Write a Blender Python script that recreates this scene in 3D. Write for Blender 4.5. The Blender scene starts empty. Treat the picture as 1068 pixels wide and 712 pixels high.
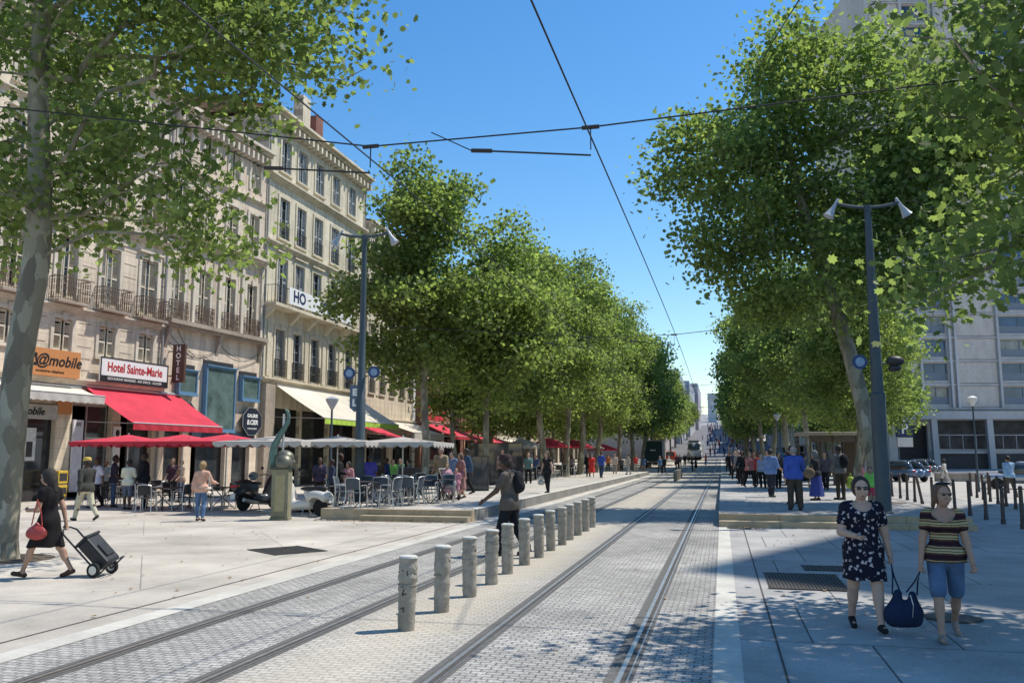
import bpy, math, random
import numpy as np
from mathutils import Vector, Matrix
R = math.radians
rnd = random.Random(7)
scene = bpy.context.scene
COL = scene.collection
PI = math.pi
AZ, EL = 57.0, 59.0      # sun azimuth (clockwise from the street axis) and elevation

# ------------------------------------------------------------------ materials
_mats = {}
def nodes_of(m):
    m.use_nodes = True
    nt = m.node_tree
    return nt, nt.nodes, nt.links, nt.nodes['Principled BSDF']

def mat(name, c, rough=.75, var=.18, scale=6.0, metal=0.0, bump=0.0, bscale=None, spec=.4, dirt=0.0):
    if name in _mats: return _mats[name]
    m = bpy.data.materials.new(name); nt, N, L, P = nodes_of(m)
    P.inputs['Roughness'].default_value = rough
    P.inputs['Metallic'].default_value = metal
    P.inputs['Specular IOR Level'].default_value = spec
    tc = N.new('ShaderNodeTexCoord')
    nz = N.new('ShaderNodeTexNoise'); nz.inputs['Scale'].default_value = scale; nz.inputs['Detail'].default_value = 5
    nz.inputs['Roughness'].default_value = .62
    L.new(tc.outputs['Object'], nz.inputs['Vector'])
    r = N.new('ShaderNodeMapRange'); r.inputs[1].default_value = .25; r.inputs[2].default_value = .75
    r.inputs[3].default_value = 1 - var; r.inputs[4].default_value = 1 + var
    L.new(nz.outputs['Fac'], r.inputs[0])
    mul = N.new('ShaderNodeVectorMath'); mul.operation = 'MULTIPLY'
    mul.inputs[0].default_value = c[:3]
    L.new(r.outputs[0], mul.inputs[1])
    out = mul.outputs[0]
    if dirt:
        n2 = N.new('ShaderNodeTexNoise'); n2.inputs['Scale'].default_value = scale * .15; n2.inputs['Detail'].default_value = 6
        mp = N.new('ShaderNodeMapping'); mp.inputs['Scale'].default_value = (1, 1, .35)
        L.new(tc.outputs['Object'], mp.inputs['Vector']); L.new(mp.outputs[0], n2.inputs['Vector'])
        r2 = N.new('ShaderNodeMapRange'); r2.inputs[1].default_value = .38; r2.inputs[2].default_value = .68
        r2.inputs[3].default_value = 1; r2.inputs[4].default_value = 1 - dirt
        L.new(n2.outputs['Fac'], r2.inputs[0])
        m2 = N.new('ShaderNodeVectorMath'); m2.operation = 'MULTIPLY'
        L.new(out, m2.inputs[0]); L.new(r2.outputs[0], m2.inputs[1]); out = m2.outputs[0]
    L.new(out, P.inputs['Base Color'])
    if bump:
        b = N.new('ShaderNodeBump'); b.inputs['Strength'].default_value = bump; b.inputs['Distance'].default_value = .02
        n3 = N.new('ShaderNodeTexNoise'); n3.inputs['Scale'].default_value = bscale or scale * 4; n3.inputs['Detail'].default_value = 4
        L.new(tc.outputs['Object'], n3.inputs['Vector'])
        L.new(n3.outputs['Fac'], b.inputs['Height']); L.new(b.outputs[0], P.inputs['Normal'])
    _mats[name] = m
    return m

def paving(name, c1, c2, mortar, bw, bh, ms, var=.25, nscale=.5, rough=.85, bump=.5, offset=.5, rot=0, stain=.3, warm=None, vertical=False, joint_soft=.1):
    """brick-pattern paving / masonry in metres"""
    if name in _mats: return _mats[name]
    m = bpy.data.materials.new(name); nt, N, L, P = nodes_of(m)
    P.inputs['Roughness'].default_value = rough
    P.inputs['Specular IOR Level'].default_value = .3
    tc = N.new('ShaderNodeTexCoord')
    mp = N.new('ShaderNodeMapping')
    if vertical: mp.inputs['Rotation'].default_value = (R(-90), 0, 0)
    else: mp.inputs['Rotation'].default_value = (0, 0, rot)
    L.new(tc.outputs['Object'], mp.inputs['Vector'])
    src = mp.outputs[0]
    # slight wobble so that joints are not ruler-straight
    wn = N.new('ShaderNodeTexNoise'); wn.inputs['Scale'].default_value = 3.0; L.new(tc.outputs['Object'], wn.inputs['Vector'])
    wa = N.new('ShaderNodeVectorMath'); wa.operation = 'MULTIPLY_ADD'
    wa.inputs[1].default_value = (joint_soft * bh, joint_soft * bh, 0); L.new(wn.outputs['Color'], wa.inputs[0]); L.new(src, wa.inputs[2])
    br = N.new('ShaderNodeTexBrick')
    br.inputs['Scale'].default_value = 1; br.inputs['Brick Width'].default_value = bw; br.inputs['Row Height'].default_value = bh
    br.inputs['Mortar Size'].default_value = ms; br.inputs['Mortar Smooth'].default_value = .3; br.inputs['Bias'].default_value = 0
    br.inputs['Color1'].default_value = (*c1, 1); br.inputs['Color2'].default_value = (*c2, 1); br.inputs['Mortar'].default_value = (*mortar, 1)
    br.offset = offset
    L.new(wa.outputs[0], br.inputs['Vector'])
    nz = N.new('ShaderNodeTexNoise'); nz.inputs['Scale'].default_value = nscale; nz.inputs['Detail'].default_value = 8; nz.inputs['Roughness'].default_value = .65
    L.new(tc.outputs['Object'], nz.inputs['Vector'])
    r = N.new('ShaderNodeMapRange'); r.inputs[1].default_value = .3; r.inputs[2].default_value = .7; r.inputs[3].default_value = 1 - stain; r.inputs[4].default_value = 1 + stain * .6
    L.new(nz.outputs['Fac'], r.inputs[0])
    n2 = N.new('ShaderNodeTexNoise'); n2.inputs['Scale'].default_value = 28; n2.inputs['Detail'].default_value = 5
    L.new(tc.outputs['Object'], n2.inputs['Vector'])
    r2 = N.new('ShaderNodeMapRange'); r2.inputs[1].default_value = .3; r2.inputs[2].default_value = .7; r2.inputs[3].default_value = 1 - var * .6; r2.inputs[4].default_value = 1 + var * .6
    L.new(n2.outputs['Fac'], r2.inputs[0])
    a = N.new('ShaderNodeMath'); a.operation = 'MULTIPLY'; L.new(r.outputs[0], a.inputs[0]); L.new(r2.outputs[0], a.inputs[1])
    mul = N.new('ShaderNodeVectorMath'); mul.operation = 'MULTIPLY'; L.new(br.outputs['Color'], mul.inputs[0]); L.new(a.outputs[0], mul.inputs[1])
    out = mul.outputs[0]
    # small dark specks: gum, leaves, oil
    vo = N.new('ShaderNodeTexVoronoi'); vo.inputs['Scale'].default_value = 2.6; L.new(tc.outputs['Object'], vo.inputs['Vector'])
    r3 = N.new('ShaderNodeMapRange'); r3.inputs[1].default_value = .035; r3.inputs[2].default_value = .06; r3.inputs[3].default_value = .6; r3.inputs[4].default_value = 1
    L.new(vo.outputs['Distance'], r3.inputs[0])
    m3 = N.new('ShaderNodeVectorMath'); m3.operation = 'MULTIPLY'; L.new(out, m3.inputs[0]); L.new(r3.outputs[0], m3.inputs[1]); out = m3.outputs[0]
    if warm:
        # dusty band centred on x = warm[0], half width warm[1]
        sx = N.new('ShaderNodeSeparateXYZ'); L.new(tc.outputs['Object'], sx.inputs[0])
        d = N.new('ShaderNodeMath'); d.operation = 'SUBTRACT'; d.inputs[1].default_value = warm[0]; L.new(sx.outputs[0], d.inputs[0])
        ab = N.new('ShaderNodeMath'); ab.operation = 'ABSOLUTE'; L.new(d.outputs[0], ab.inputs[0])
        ad = N.new('ShaderNodeMath'); ad.operation = 'MULTIPLY_ADD'; ad.inputs[1].default_value = .9; L.new(nz.outputs['Fac'], ad.inputs[0]); L.new(ab.outputs[0], ad.inputs[2])
        r4 = N.new('ShaderNodeMapRange'); r4.inputs[1].default_value = warm[1]; r4.inputs[2].default_value = warm[1] + .7; r4.inputs[3].default_value = .6; r4.inputs[4].default_value = 0
        L.new(ad.outputs[0], r4.inputs[0])
        mx = N.new('ShaderNodeMix'); mx.data_type = 'RGBA'; mx.inputs[7].default_value = (*warm[2], 1)
        L.new(r4.outputs[0], mx.inputs[0]); L.new(out, mx.inputs[6]); out = mx.outputs[2]
    if vertical:   # rain streaks and soot
        m5 = N.new('ShaderNodeMapping'); m5.inputs['Scale'].default_value = (2.2, 2.2, .16); L.new(tc.outputs['Object'], m5.inputs['Vector'])
        n5 = N.new('ShaderNodeTexNoise'); n5.inputs['Scale'].default_value = 1.0; n5.inputs['Detail'].default_value = 7; n5.inputs['Roughness'].default_value = .7; L.new(m5.outputs[0], n5.inputs['Vector'])
        r5 = N.new('ShaderNodeMapRange'); r5.inputs[1].default_value = .46; r5.inputs[2].default_value = .72; r5.inputs[3].default_value = 1; r5.inputs[4].default_value = .55; L.new(n5.outputs['Fac'], r5.inputs[0])
        m6 = N.new('ShaderNodeVectorMath'); m6.operation = 'MULTIPLY'; L.new(out, m6.inputs[0]); L.new(r5.outputs[0], m6.inputs[1]); out = m6.outputs[0]
    L.new(out, P.inputs['Base Color'])
    b = N.new('ShaderNodeBump'); b.inputs['Strength'].default_value = bump; b.inputs['Distance'].default_value = .012
    inv = N.new('ShaderNodeMath'); inv.operation = 'MULTIPLY_ADD'; inv.inputs[1].default_value = -1.0; L.new(br.outputs['Fac'], inv.inputs[0])
    L.new(n2.outputs['Fac'], inv.inputs[2])
    L.new(inv.outputs[0], b.inputs['Height']); L.new(b.outputs[0], P.inputs['Normal'])
    _mats[name] = m
    return m

def leaf_mat(name, dark, light, trans):
    if name in _mats: return _mats[name]
    m = bpy.data.materials.new(name); nt, N, L, P = nodes_of(m)
    out = N['Material Output']
    at = N.new('ShaderNodeAttribute'); at.attribute_name = 'lv'
    cr = N.new('ShaderNodeMix'); cr.data_type = 'RGBA'
    cr.inputs[6].default_value = (*dark, 1); cr.inputs[7].default_value = (*light, 1)
    L.new(at.outputs['Fac'], cr.inputs[0])
    L.new(cr.outputs[2], P.inputs['Base Color'])
    P.inputs['Roughness'].default_value = .55
    P.inputs['Specular IOR Level'].default_value = .3
    tr = N.new('ShaderNodeBsdfTranslucent')
    tm = N.new('ShaderNodeVectorMath'); tm.operation = 'MULTIPLY'; tm.inputs[1].default_value = trans
    L.new(cr.outputs[2], tm.inputs[0]); L.new(tm.outputs[0], tr.inputs['Color'])
    mx = N.new('ShaderNodeMixShader'); mx.inputs[0].default_value = .55
    L.new(P.outputs[0], mx.inputs[1]); L.new(tr.outputs[0], mx.inputs[2]); L.new(mx.outputs[0], out.inputs['Surface'])
    _mats[name] = m
    return m

def bark_mat():
    m = bpy.data.materials.new('plane_bark'); nt, N, L, P = nodes_of(m)
    P.inputs['Roughness'].default_value = .8
    tc = N.new('ShaderNodeTexCoord')
    mp = N.new('ShaderNodeMapping'); mp.inputs['Scale'].default_value = (1, 1, .45); L.new(tc.outputs['Object'], mp.inputs['Vector'])
    nz = N.new('ShaderNodeTexNoise'); nz.inputs['Scale'].default_value = 4; nz.inputs['Detail'].default_value = 6; L.new(mp.outputs[0], nz.inputs['Vector'])
    wv = N.new('ShaderNodeVectorMath'); wv.operation = 'MULTIPLY_ADD'; wv.inputs[1].default_value = (.35, .35, .35)
    L.new(nz.outputs['Color'], wv.inputs[0]); L.new(mp.outputs[0], wv.inputs[2])
    vo = N.new('ShaderNodeTexVoronoi'); vo.inputs['Scale'].default_value = 5.0; L.new(wv.outputs[0], vo.inputs['Vector'])
    cr = N.new('ShaderNodeValToRGB'); e = cr.color_ramp.elements
    e[0].position = 0; e[0].color = (.15, .125, .09, 1); e[1].position = 1; e[1].color = (.42, .38, .29, 1)
    for p, c in ((.3, (.24, .215, .15, 1)), (.5, (.34, .31, .22, 1)), (.72, (.17, .15, .105, 1))):
        x = e.new(p); x.color = c
    sp = N.new('ShaderNodeSeparateColor'); L.new(vo.outputs['Color'], sp.inputs[0]); L.new(sp.outputs[0], cr.inputs[0])
    L.new(cr.outputs[0], P.inputs['Base Color'])
    b = N.new('ShaderNodeBump'); b.inputs['Strength'].default_value = .5; b.inputs['Distance'].default_value = .03
    L.new(nz.outputs['Fac'], b.inputs['Height']); L.new(b.outputs[0], P.inputs['Normal'])
    return m

def glass_mat(name, c, rough=.06, var=.6, scale=1.3):
    m = mat(name, c, rough=rough, var=var, scale=scale, spec=.9)
    return m

# ------------------------------------------------------------------ mesh builder
class MB:
    def __init__(s): s.v = []; s.f = []; s.mi = []; s.m = 0
    def setm(s, i): s.m = i; return s
    def add(s, vs, fs):
        b = len(s.v); s.v += [tuple(p) for p in vs]
        for f in fs: s.f.append([b + i for i in f]); s.mi.append(s.m)
        return s
    def quad(s, a, b, c, d): return s.add([a, b, c, d], [(0, 1, 2, 3)])
    def box(s, x0, x1, y0, y1, z0, z1):
        return s.add([(x0, y0, z0), (x1, y0, z0), (x1, y1, z0), (x0, y1, z0), (x0, y0, z1), (x1, y0, z1), (x1, y1, z1), (x0, y1, z1)],
                     [(0, 3, 2, 1), (4, 5, 6, 7), (0, 1, 5, 4), (1, 2, 6, 5), (2, 3, 7, 6), (3, 0, 4, 7)])
    def cbox(s, c, d, M=None):
        x, y, z = d[0] / 2, d[1] / 2, d[2] / 2
        P = [Vector(q) for q in ((-x, -y, -z), (x, -y, -z), (x, y, -z), (-x, y, -z), (-x, -y, z), (x, -y, z), (x, y, z), (-x, y, z))]
        if M: P = [M @ p for p in P]
        c = Vector(c)
        return s.add([p + c for p in P], [(0, 3, 2, 1), (4, 5, 6, 7), (0, 1, 5, 4), (1, 2, 6, 5), (2, 3, 7, 6), (3, 0, 4, 7)])
    def tube(s, pts, rad, n=8, cap=True):
        pts = [Vector(p) for p in pts]
        if not hasattr(rad, '__len__'): rad = [rad] * len(pts)
        rings = []; b = len(s.v); prev = None
        for i, p in enumerate(pts):
            d = (pts[min(i + 1, len(pts) - 1)] - pts[max(i - 1, 0)])
            if d.length < 1e-9: d = Vector((0, 0, 1))
            d.normalize()
            if prev is None:
                u = d.orthogonal().normalized()
            else:
                u = prev - d * prev.dot(d)
                u = u.normalized() if u.length > 1e-6 else d.orthogonal().normalized()
            prev = u; w = d.cross(u)
            for k in range(n):
                a = 2 * PI * k / n
                s.v.append(tuple(p + (u * math.cos(a) + w * math.sin(a)) * rad[i]))
        for i in range(len(pts) - 1):
            for k in range(n):
                k2 = (k + 1) % n
                s.f.append([b + i * n + k, b + i * n + k2, b + (i + 1) * n + k2, b + (i + 1) * n + k]); s.mi.append(s.m)
        if cap:
            s.f.append([b + k for k in range(n)][::-1]); s.mi.append(s.m)
            s.f.append([b + (len(pts) - 1) * n + k for k in range(n)]); s.mi.append(s.m)
        return s
    def lathe(s, prof, n=16, c=(0, 0, 0), M=None):
        b = len(s.v)
        for r, z in prof:
            for k in range(n):
                a = 2 * PI * k / n
                p = Vector((r * math.cos(a), r * math.sin(a), z))
                if M: p = M @ p
                s.v.append((p.x + c[0], p.y + c[1], p.z + c[2]))
        for i in range(len(prof) - 1):
            for k in range(n):
                k2 = (k + 1) % n
                s.f.append([b + i * n + k, b + i * n + k2, b + (i + 1) * n + k2, b + (i + 1) * n + k]); s.mi.append(s.m)
        s.f.append([b + k for k in range(n)][::-1]); s.mi.append(s.m)
        s.f.append([b + (len(prof) - 1) * n + k for k in range(n)]); s.mi.append(s.m)
        return s
    def ball(s, c, r, n=12, m=8):
        if not hasattr(r, '__len__'): r = (r, r, r)
        prof = [(math.sin(PI * i / m), -math.cos(PI * i / m)) for i in range(m + 1)]
        prof[0] = (.01, -1); prof[-1] = (.01, 1)
        M = Matrix.Diagonal(Vector(r))
        return s.lathe(prof, n, c, M)
    def prism(s, poly, y0, y1, axis='y'):
        n = len(poly)
        if axis == 'y': A = [(p[0], y0, p[1]) for p in poly]; B = [(p[0], y1, p[1]) for p in poly]
        elif axis == 'z': A = [(p[0], p[1], y0) for p in poly]; B = [(p[0], p[1], y1) for p in poly]
        else: A = [(y0, p[0], p[1]) for p in poly]; B = [(y1, p[0], p[1]) for p in poly]
        fs = [list(range(n)), list(range(n, 2 * n))[::-1]] + [(i, i + n, (i + 1) % n + n, (i + 1) % n) for i in range(n)]
        return s.add(A + B, fs)
    def mesh(s, name, mats, smooth=False):
        me = bpy.data.meshes.new(name); me.from_pydata(s.v, [], s.f)
        if not isinstance(mats, (list, tuple)): mats = [mats]
        for m in mats: me.materials.append(m)
        if len(mats) > 1: me.polygons.foreach_set('material_index', s.mi)
        if smooth: me.polygons.foreach_set('use_smooth', [True] * len(me.polygons))
        me.update()
        if smooth:
            try: me.set_sharp_from_angle(angle=R(40))
            except Exception: pass
        return me
    def build(s, name, mats, parent=None, smooth=False, bevel=0):
        o = link(name, s.mesh(name, mats, smooth), parent)
        if bevel:
            b = o.modifiers.new('bevel', 'BEVEL'); b.width = bevel; b.segments = 2; b.limit_method = 'ANGLE'
        return o

def link(name, data, parent=None):
    o = bpy.data.objects.new(name, data); COL.objects.link(o)
    if parent: o.parent = parent
    return o
def tag(o, label=None, cat=None, group=None, kind=None):
    if label: o['label'] = label
    if cat: o['category'] = cat
    if group: o['group'] = group
    if kind: o['kind'] = kind
    return o
def thing(name, label, cat, loc=(0, 0, 0), rz=0, group=None):
    o = bpy.data.objects.new(name, None); COL.objects.link(o)
    o.location = loc; o.rotation_euler = (0, 0, rz); o.empty_display_size = .2
    return tag(o, label, cat, group)
CH = {}
def copy_tree(o, parent=None, loc=None, rz=None, label=None, group=None, scale=None):
    c = o.copy(); COL.objects.link(c)
    if parent: c.parent = parent
    if loc is not None: c.location = loc
    if rz is not None: c.rotation_euler = (0, 0, rz)
    if label: c['label'] = label
    if group: c['group'] = group
    if scale: c.scale = (scale, scale, scale) if not hasattr(scale, '__len__') else scale
    for ch in [x for x in scene.objects if x.parent == o]: copy_tree(ch, c)
    return c
def struct(name, mb, m, smooth=False):
    o = mb.build(name, m, None, smooth); o['kind'] = 'structure'; return o

def text(name, s, size, m, parent, loc, rot=(PI / 2, 0, 0), align='CENTER', ext=.006, xs=1, shear=0, bold=0):
    cu = bpy.data.curves.new(name, 'FONT'); cu.body = s; cu.size = size; cu.extrude = ext; cu.align_x = align; cu.align_y = 'CENTER'
    cu.shear = shear; cu.offset = bold; cu.resolution_u = 3
    t = bpy.data.objects.new('tmp', cu); COL.objects.link(t)
    dg = bpy.context.evaluated_depsgraph_get(); dg.update()
    me = bpy.data.meshes.new_from_object(t.evaluated_get(dg))
    bpy.data.objects.remove(t)
    me.name = name
    me.materials.clear(); me.materials.append(m)
    o = link(name, me, parent); o.location = loc; o.rotation_euler = rot; o.scale = (xs, 1, 1)
    return o

# ------------------------------------------------------------------ implicit surfaces
class Field:
    def __init__(s, lo, hi, v):
        s.v = v; s.lo = np.array(lo, float)
        s.n = np.maximum(4, np.ceil((np.array(hi, float) - s.lo) / v).astype(int) + 1)
        s.ax = [s.lo[i] + np.arange(s.n[i]) * v for i in range(3)]
        s.f = np.full(tuple(s.n), .5, np.float32)
    def sub(s, lo, hi):
        sl = []
        for i in range(3):
            a = int(np.clip(math.floor((lo[i] - s.lo[i]) / s.v), 0, s.n[i])); b = int(np.clip(math.ceil((hi[i] - s.lo[i]) / s.v) + 1, 0, s.n[i]))
            sl.append(slice(a, b))
        sl = tuple(sl)
        X, Y, Z = np.meshgrid(s.ax[0][sl[0]], s.ax[1][sl[1]], s.ax[2][sl[2]], indexing='ij')
        return sl, X, Y, Z
    def merge(s, sl, d, k):
        if d.size == 0: return
        a = s.f[sl]
        if k > 0:
            h = np.clip(.5 + .5 * (a - d) / k, 0, 1); s.f[sl] = a * (1 - h) + d * h - k * h * (1 - h)
        else: s.f[sl] = np.minimum(a, d)
    def cone(s, a, b, r1, r2, k=.02, off=0, flat=1.0):
        a = np.array(a, float); b = np.array(b, float); r1 += off; r2 += off; m = max(r1, r2) + k + 2 * s.v + .02
        sl, X, Y, Z = s.sub(np.minimum(a, b) - m, np.maximum(a, b) + m)
        ba = b - a; L = max(1e-9, ba @ ba)
        px, py, pz = X - a[0], Y - a[1], Z - a[2]
        t = np.clip((px * ba[0] + py * ba[1] + pz * ba[2]) / L, 0, 1)
        d = np.sqrt((px - t * ba[0]) ** 2 + ((py - t * ba[1]) / flat) ** 2 + (pz - t * ba[2]) ** 2) - (r1 + (r2 - r1) * t)
        s.merge(sl, d, k)
    def ell(s, c, r, k=.02, off=0, rx=0):
        r = np.array(r, float) + off; m = max(r) + k + 2 * s.v + .02
        sl, X, Y, Z = s.sub(np.array(c) - m, np.array(c) + m)
        x, y, z = X - c[0], Y - c[1], Z - c[2]
        if rx: y, z = y * math.cos(rx) + z * math.sin(rx), -y * math.sin(rx) + z * math.cos(rx)
        k0 = np.sqrt((x / r[0]) ** 2 + (y / r[1]) ** 2 + (z / r[2]) ** 2)
        k1 = np.sqrt((x / r[0] ** 2) ** 2 + (y / r[1] ** 2) ** 2 + (z / r[2] ** 2) ** 2) + 1e-9
        s.merge(sl, k0 * (k0 - 1) / k1, k)
    def cut(s, fn):
        X, Y, Z = np.meshgrid(*s.ax, indexing='ij'); s.f = np.maximum(s.f, fn(X, Y, Z))
    def surface(s):
        f = s.f.copy(); f[0] = f[-1] = .5; f[:, 0] = f[:, -1] = .5; f[:, :, 0] = f[:, :, -1] = .5
        ins = f < 0
        nx, ny, nz = f.shape
        cnt = np.zeros((nx - 1, ny - 1, nz - 1)); acc = np.zeros((nx - 1, ny - 1, nz - 1, 3))
        def sl(o, d): return slice(o, d - 1 + o)
        G = np.stack(np.meshgrid(np.arange(nx - 1), np.arange(ny - 1), np.arange(nz - 1), indexing='ij'), -1).astype(float)
        for ax in range(3):
            o1, o2 = [a for a in range(3) if a != ax]
            for i in (0, 1):
                for j in (0, 1):
                    A = [0, 0, 0]; A[o1] = i; A[o2] = j; B = list(A); B[ax] = 1
                    fa = f[sl(A[0], nx), sl(A[1], ny), sl(A[2], nz)]; fb = f[sl(B[0], nx), sl(B[1], ny), sl(B[2], nz)]
                    x = (fa < 0) != (fb < 0)
                    den = np.where(x, fa - fb, 1); t = np.where(x, fa / den, 0)
                    cnt += x
                    P = np.zeros(G.shape); P[..., o1] = i; P[..., o2] = j; P[..., ax] = t
                    acc += P * x[..., None]
        act = cnt > 0
        idx = -np.ones(act.shape, int); idx[act] = np.arange(act.sum())
        V = (G[act] + acc[act] / cnt[act][:, None]) * s.v + s.lo
        Q = []
        for ax in range(3):
            o1, o2 = [(1, 2), (2, 0), (0, 1)][ax]
            sa = [slice(1, -1)] * 3; sa[ax] = slice(0, -1); sb = [slice(1, -1)] * 3; sb[ax] = slice(1, None)
            A = ins[tuple(sa)]; B = ins[tuple(sb)]
            ch = np.argwhere(A != B)
            if not len(ch): continue
            g = ch + 1; g[:, ax] -= 1
            inside = A[tuple(ch.T)]
            def cell(d1, d2):
                c = g.copy(); c[:, o1] += d1; c[:, o2] += d2
                return idx[tuple(c.T)]
            q = np.stack([cell(-1, -1), cell(0, -1), cell(0, 0), cell(-1, 0)], 1)
            q[~inside] = q[~inside][:, ::-1]
            Q.append(q)
        Q = np.concatenate(Q) if Q else np.zeros((0, 4), int)
        return V, Q
    def build(s, name, m, parent=None):
        V, Q = s.surface()
        return link(name, fast_mesh(name, V, Q, m, True), parent)

def fast_mesh(name, V, F, m, smooth=False):
    me = bpy.data.meshes.new(name); k = F.shape[1]
    me.vertices.add(len(V)); me.vertices.foreach_set('co', np.ascontiguousarray(V, dtype=np.float32).ravel())
    me.loops.add(F.size); me.loops.foreach_set('vertex_index', np.ascontiguousarray(F, dtype=np.int32).ravel())
    me.polygons.add(len(F)); me.polygons.foreach_set('loop_start', np.arange(0, F.size, k, dtype=np.int32))
    me.polygons.foreach_set('loop_total', np.full(len(F), k, np.int32))
    if smooth: me.polygons.foreach_set('use_smooth', np.ones(len(F), bool))
    if m: me.materials.append(m)
    me.update(calc_edges=True); me.validate()
    return me
# ================================================================== SETTING
def gz(Y):
    P = [(-50, 0), (92, 0), (125, .35), (160, 1.15), (205, 2.6), (300, 8), (420, 16), (700, 34), (4000, 40)]
    for (a, za), (b, zb) in zip(P, P[1:]):
        if Y <= b: return za + (zb - za) * (Y - a) / (b - a)
    return P[-1][1]
def gnd(X, Y):
    if -11.2 < X < -6.75 and 23.4 < Y < 84: return .3
    if -13.7 < X <= -11.2 and 25.9 < Y < 84: return .3 * (X + 13.7) / 2.5
    if -.13 < X < 6 and 23.6 < Y < 90: return .3
    return gz(Y)
YB = [-12, 0, 12, 23, 40, 60, 92, 105, 125, 140, 160, 180, 205, 250, 300, 360, 420, 560, 700]
def strip(name, x0, x1, y0, y1, dz, m, kind=True):
    mb = MB(); ys = [y0] + [y for y in YB if y0 < y < y1] + [y1]
    for a, b in zip(ys, ys[1:]):
        mb.quad((x0, a, gz(a) + dz), (x1, a, gz(a) + dz), (x1, b, gz(b) + dz), (x0, b, gz(b) + dz))
    o = mb.build(name, m)
    if kind: o['kind'] = 'structure'
    return o
cobble = paving('granite_setts', (.49, .465, .42), (.36, .34, .31), (.18, .17, .155), .14, .08, .008, var=.5, nscale=.45, bump=1.0, stain=.36,
                warm=(-3.3, .75, (.60, .52, .40)), joint_soft=.25)
plaza = paving('plaza_concrete', (.54, .485, .41), (.49, .44, .375), (.32, .29, .26), 5.2, 4.4, .012, var=.12, nscale=.5, bump=.2, rot=R(-36), stain=.34, joint_soft=.004)
slab = paving('stone_slabs', (.42, .40, .375), (.365, .35, .33), (.12, .115, .11), 1.35, 2.3, .012, var=.2, nscale=.7, bump=.25, stain=.32, offset=.4, joint_soft=.004)
slab2 = paving('platform_slabs', (.52, .48, .42), (.45, .42, .37), (.25, .235, .22), .9, .6, .008, var=.14, nscale=.5, bump=.2, stain=.22, joint_soft=.01)
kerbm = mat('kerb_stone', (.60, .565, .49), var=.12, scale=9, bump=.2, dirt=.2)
warmstone = mat('step_stone', (.46, .36, .235), var=.15, scale=6, bump=.25, dirt=.25)
asphalt = mat('asphalt', (.11, .11, .11), var=.25, scale=14, bump=.5, rough=.9)
bitumen = mat('rail_bitumen', (.13, .125, .115), var=.3, scale=14, bump=.4, rough=.9)
railsteel = mat('rail_steel', (.55, .52, .47), metal=.85, rough=.42, var=.25, scale=12)
rust = mat('rail_rust', (.085, .075, .065), rough=.9, var=.3, scale=12)
iron = mat('cast_iron', (.09, .082, .075), rough=.6, metal=.4, var=.3, scale=10)

g = MB()
ys = [-300, -12] + YB[1:] + [1500, 4000]
for a, b in zip(ys, ys[1:]):
    g.quad((-3000, a, gz(a) - .03), (3000, a, gz(a) - .03), (3000, b, gz(b) - .03), (-3000, b, gz(b) - .03))
struct('ground', g, mat('far_ground', (.30, .29, .27), var=.2, scale=.05))
strip('plaza_paving', -60, -6.49, -12, 160, 0, plaza)
strip('tram_roadway', -6.19, -.13, -12, 420, 0, cobble)
strip('kerb_line', -6.49, -6.19, -12, 160, .004, kerbm)
strip('kerb_line', -.13, .12, -12, 160, .004, kerbm)
strip('pavement', .12, 60, -12, 420, 0, slab)
strip('far_pavement', -40, -6.19, 160, 420, 0, mat('far_paving', (.14, .135, .14), var=.3, scale=.5))  # plain dark grey for the distant pavement
mb = MB().lathe([(.85, .003), (.85, .006)], 28, (-12.35, 13.1, 0)); struct('tree_pit', mb, mat('soil', (.12, .09, .06), var=.5, scale=12, bump=.8))
mb = MB().lathe([(.8, .303), (.8, .306)], 24, (4.9, 30.4, 0)); struct('tree_pit', mb, _mats['soil'])
mb = MB().lathe([(.8, .303), (.8, .306)], 24, (-13.08, 37.7, -.28)); struct('tree_pit', mb, _mats['soil'])
strip('far_street', -6.19, 12, 165, 420, .02, mat('far_asphalt', (.15, .15, .165), var=.3, scale=.3))  # plain dark grey for the distant roadway
g = MB().box(-6.865, -6.835, -12, 23.3, .001, .005); struct('drain_slot', g, rust)
g = MB().box(.455, .475, -12, 23.3, .001, .005); struct('drain_slot', g, rust)
# a car road on the far right, behind the bollards
strip('side_road', 9.5, 16.5, 30, 300, .006, mat('road_grey', (.42, .39, .35), var=.15, scale=3, bump=.2))
# platforms with two front steps
def platform(name, xa, xb, ya, yb, ramp, m):
    mb = MB()
    mb.quad((xa, ya, .3), (xb, ya, .3), (xb, yb, .3), (xa, yb, .3))
    if ramp: mb.quad((xa, ya + 2.2, .3), (xa, ya, .3), (xa, ya, 0), (xa, ya + 2.2, 0))
    if ramp: mb.quad((xa - 2.5, ya + 2.2, .004), (xa, ya + 2.2, .3), (xa, yb, .3), (xa - 2.5, yb, .004))
    struct(name, mb, m)
platform('left_platform', -11.2, -7.05, 23.75, 84, True, slab2)
platform('right_platform', .12, 5.7, 23.95, 90, False, slab)
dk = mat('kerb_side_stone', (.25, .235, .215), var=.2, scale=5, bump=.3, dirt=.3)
def slabs_row(name, x0, x1, y0, y1, z0, z1, m, along='x', L=1.4):
    mb = MB(); a, b = (x0, x1) if along == 'x' else (y0, y1); n = max(1, round((b - a) / L)); st = (b - a) / n
    for i in range(n):
        s, e = a + i * st + .004, a + (i + 1) * st - .004
        if along == 'x': mb.box(s, e, y0, y1, z0, z1)
        else: mb.box(x0, x1, s, e, z0, z1)
    o = mb.build(name, m, bevel=.008); o['kind'] = 'structure'; return o
slabs_row('upper_step', -11.25, -6.75, 23.4, 23.75, .0, .304, warmstone)
slabs_row('lower_step', -9.9, -6.75, 23.0, 23.398, .0, .15, warmstone)
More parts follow.
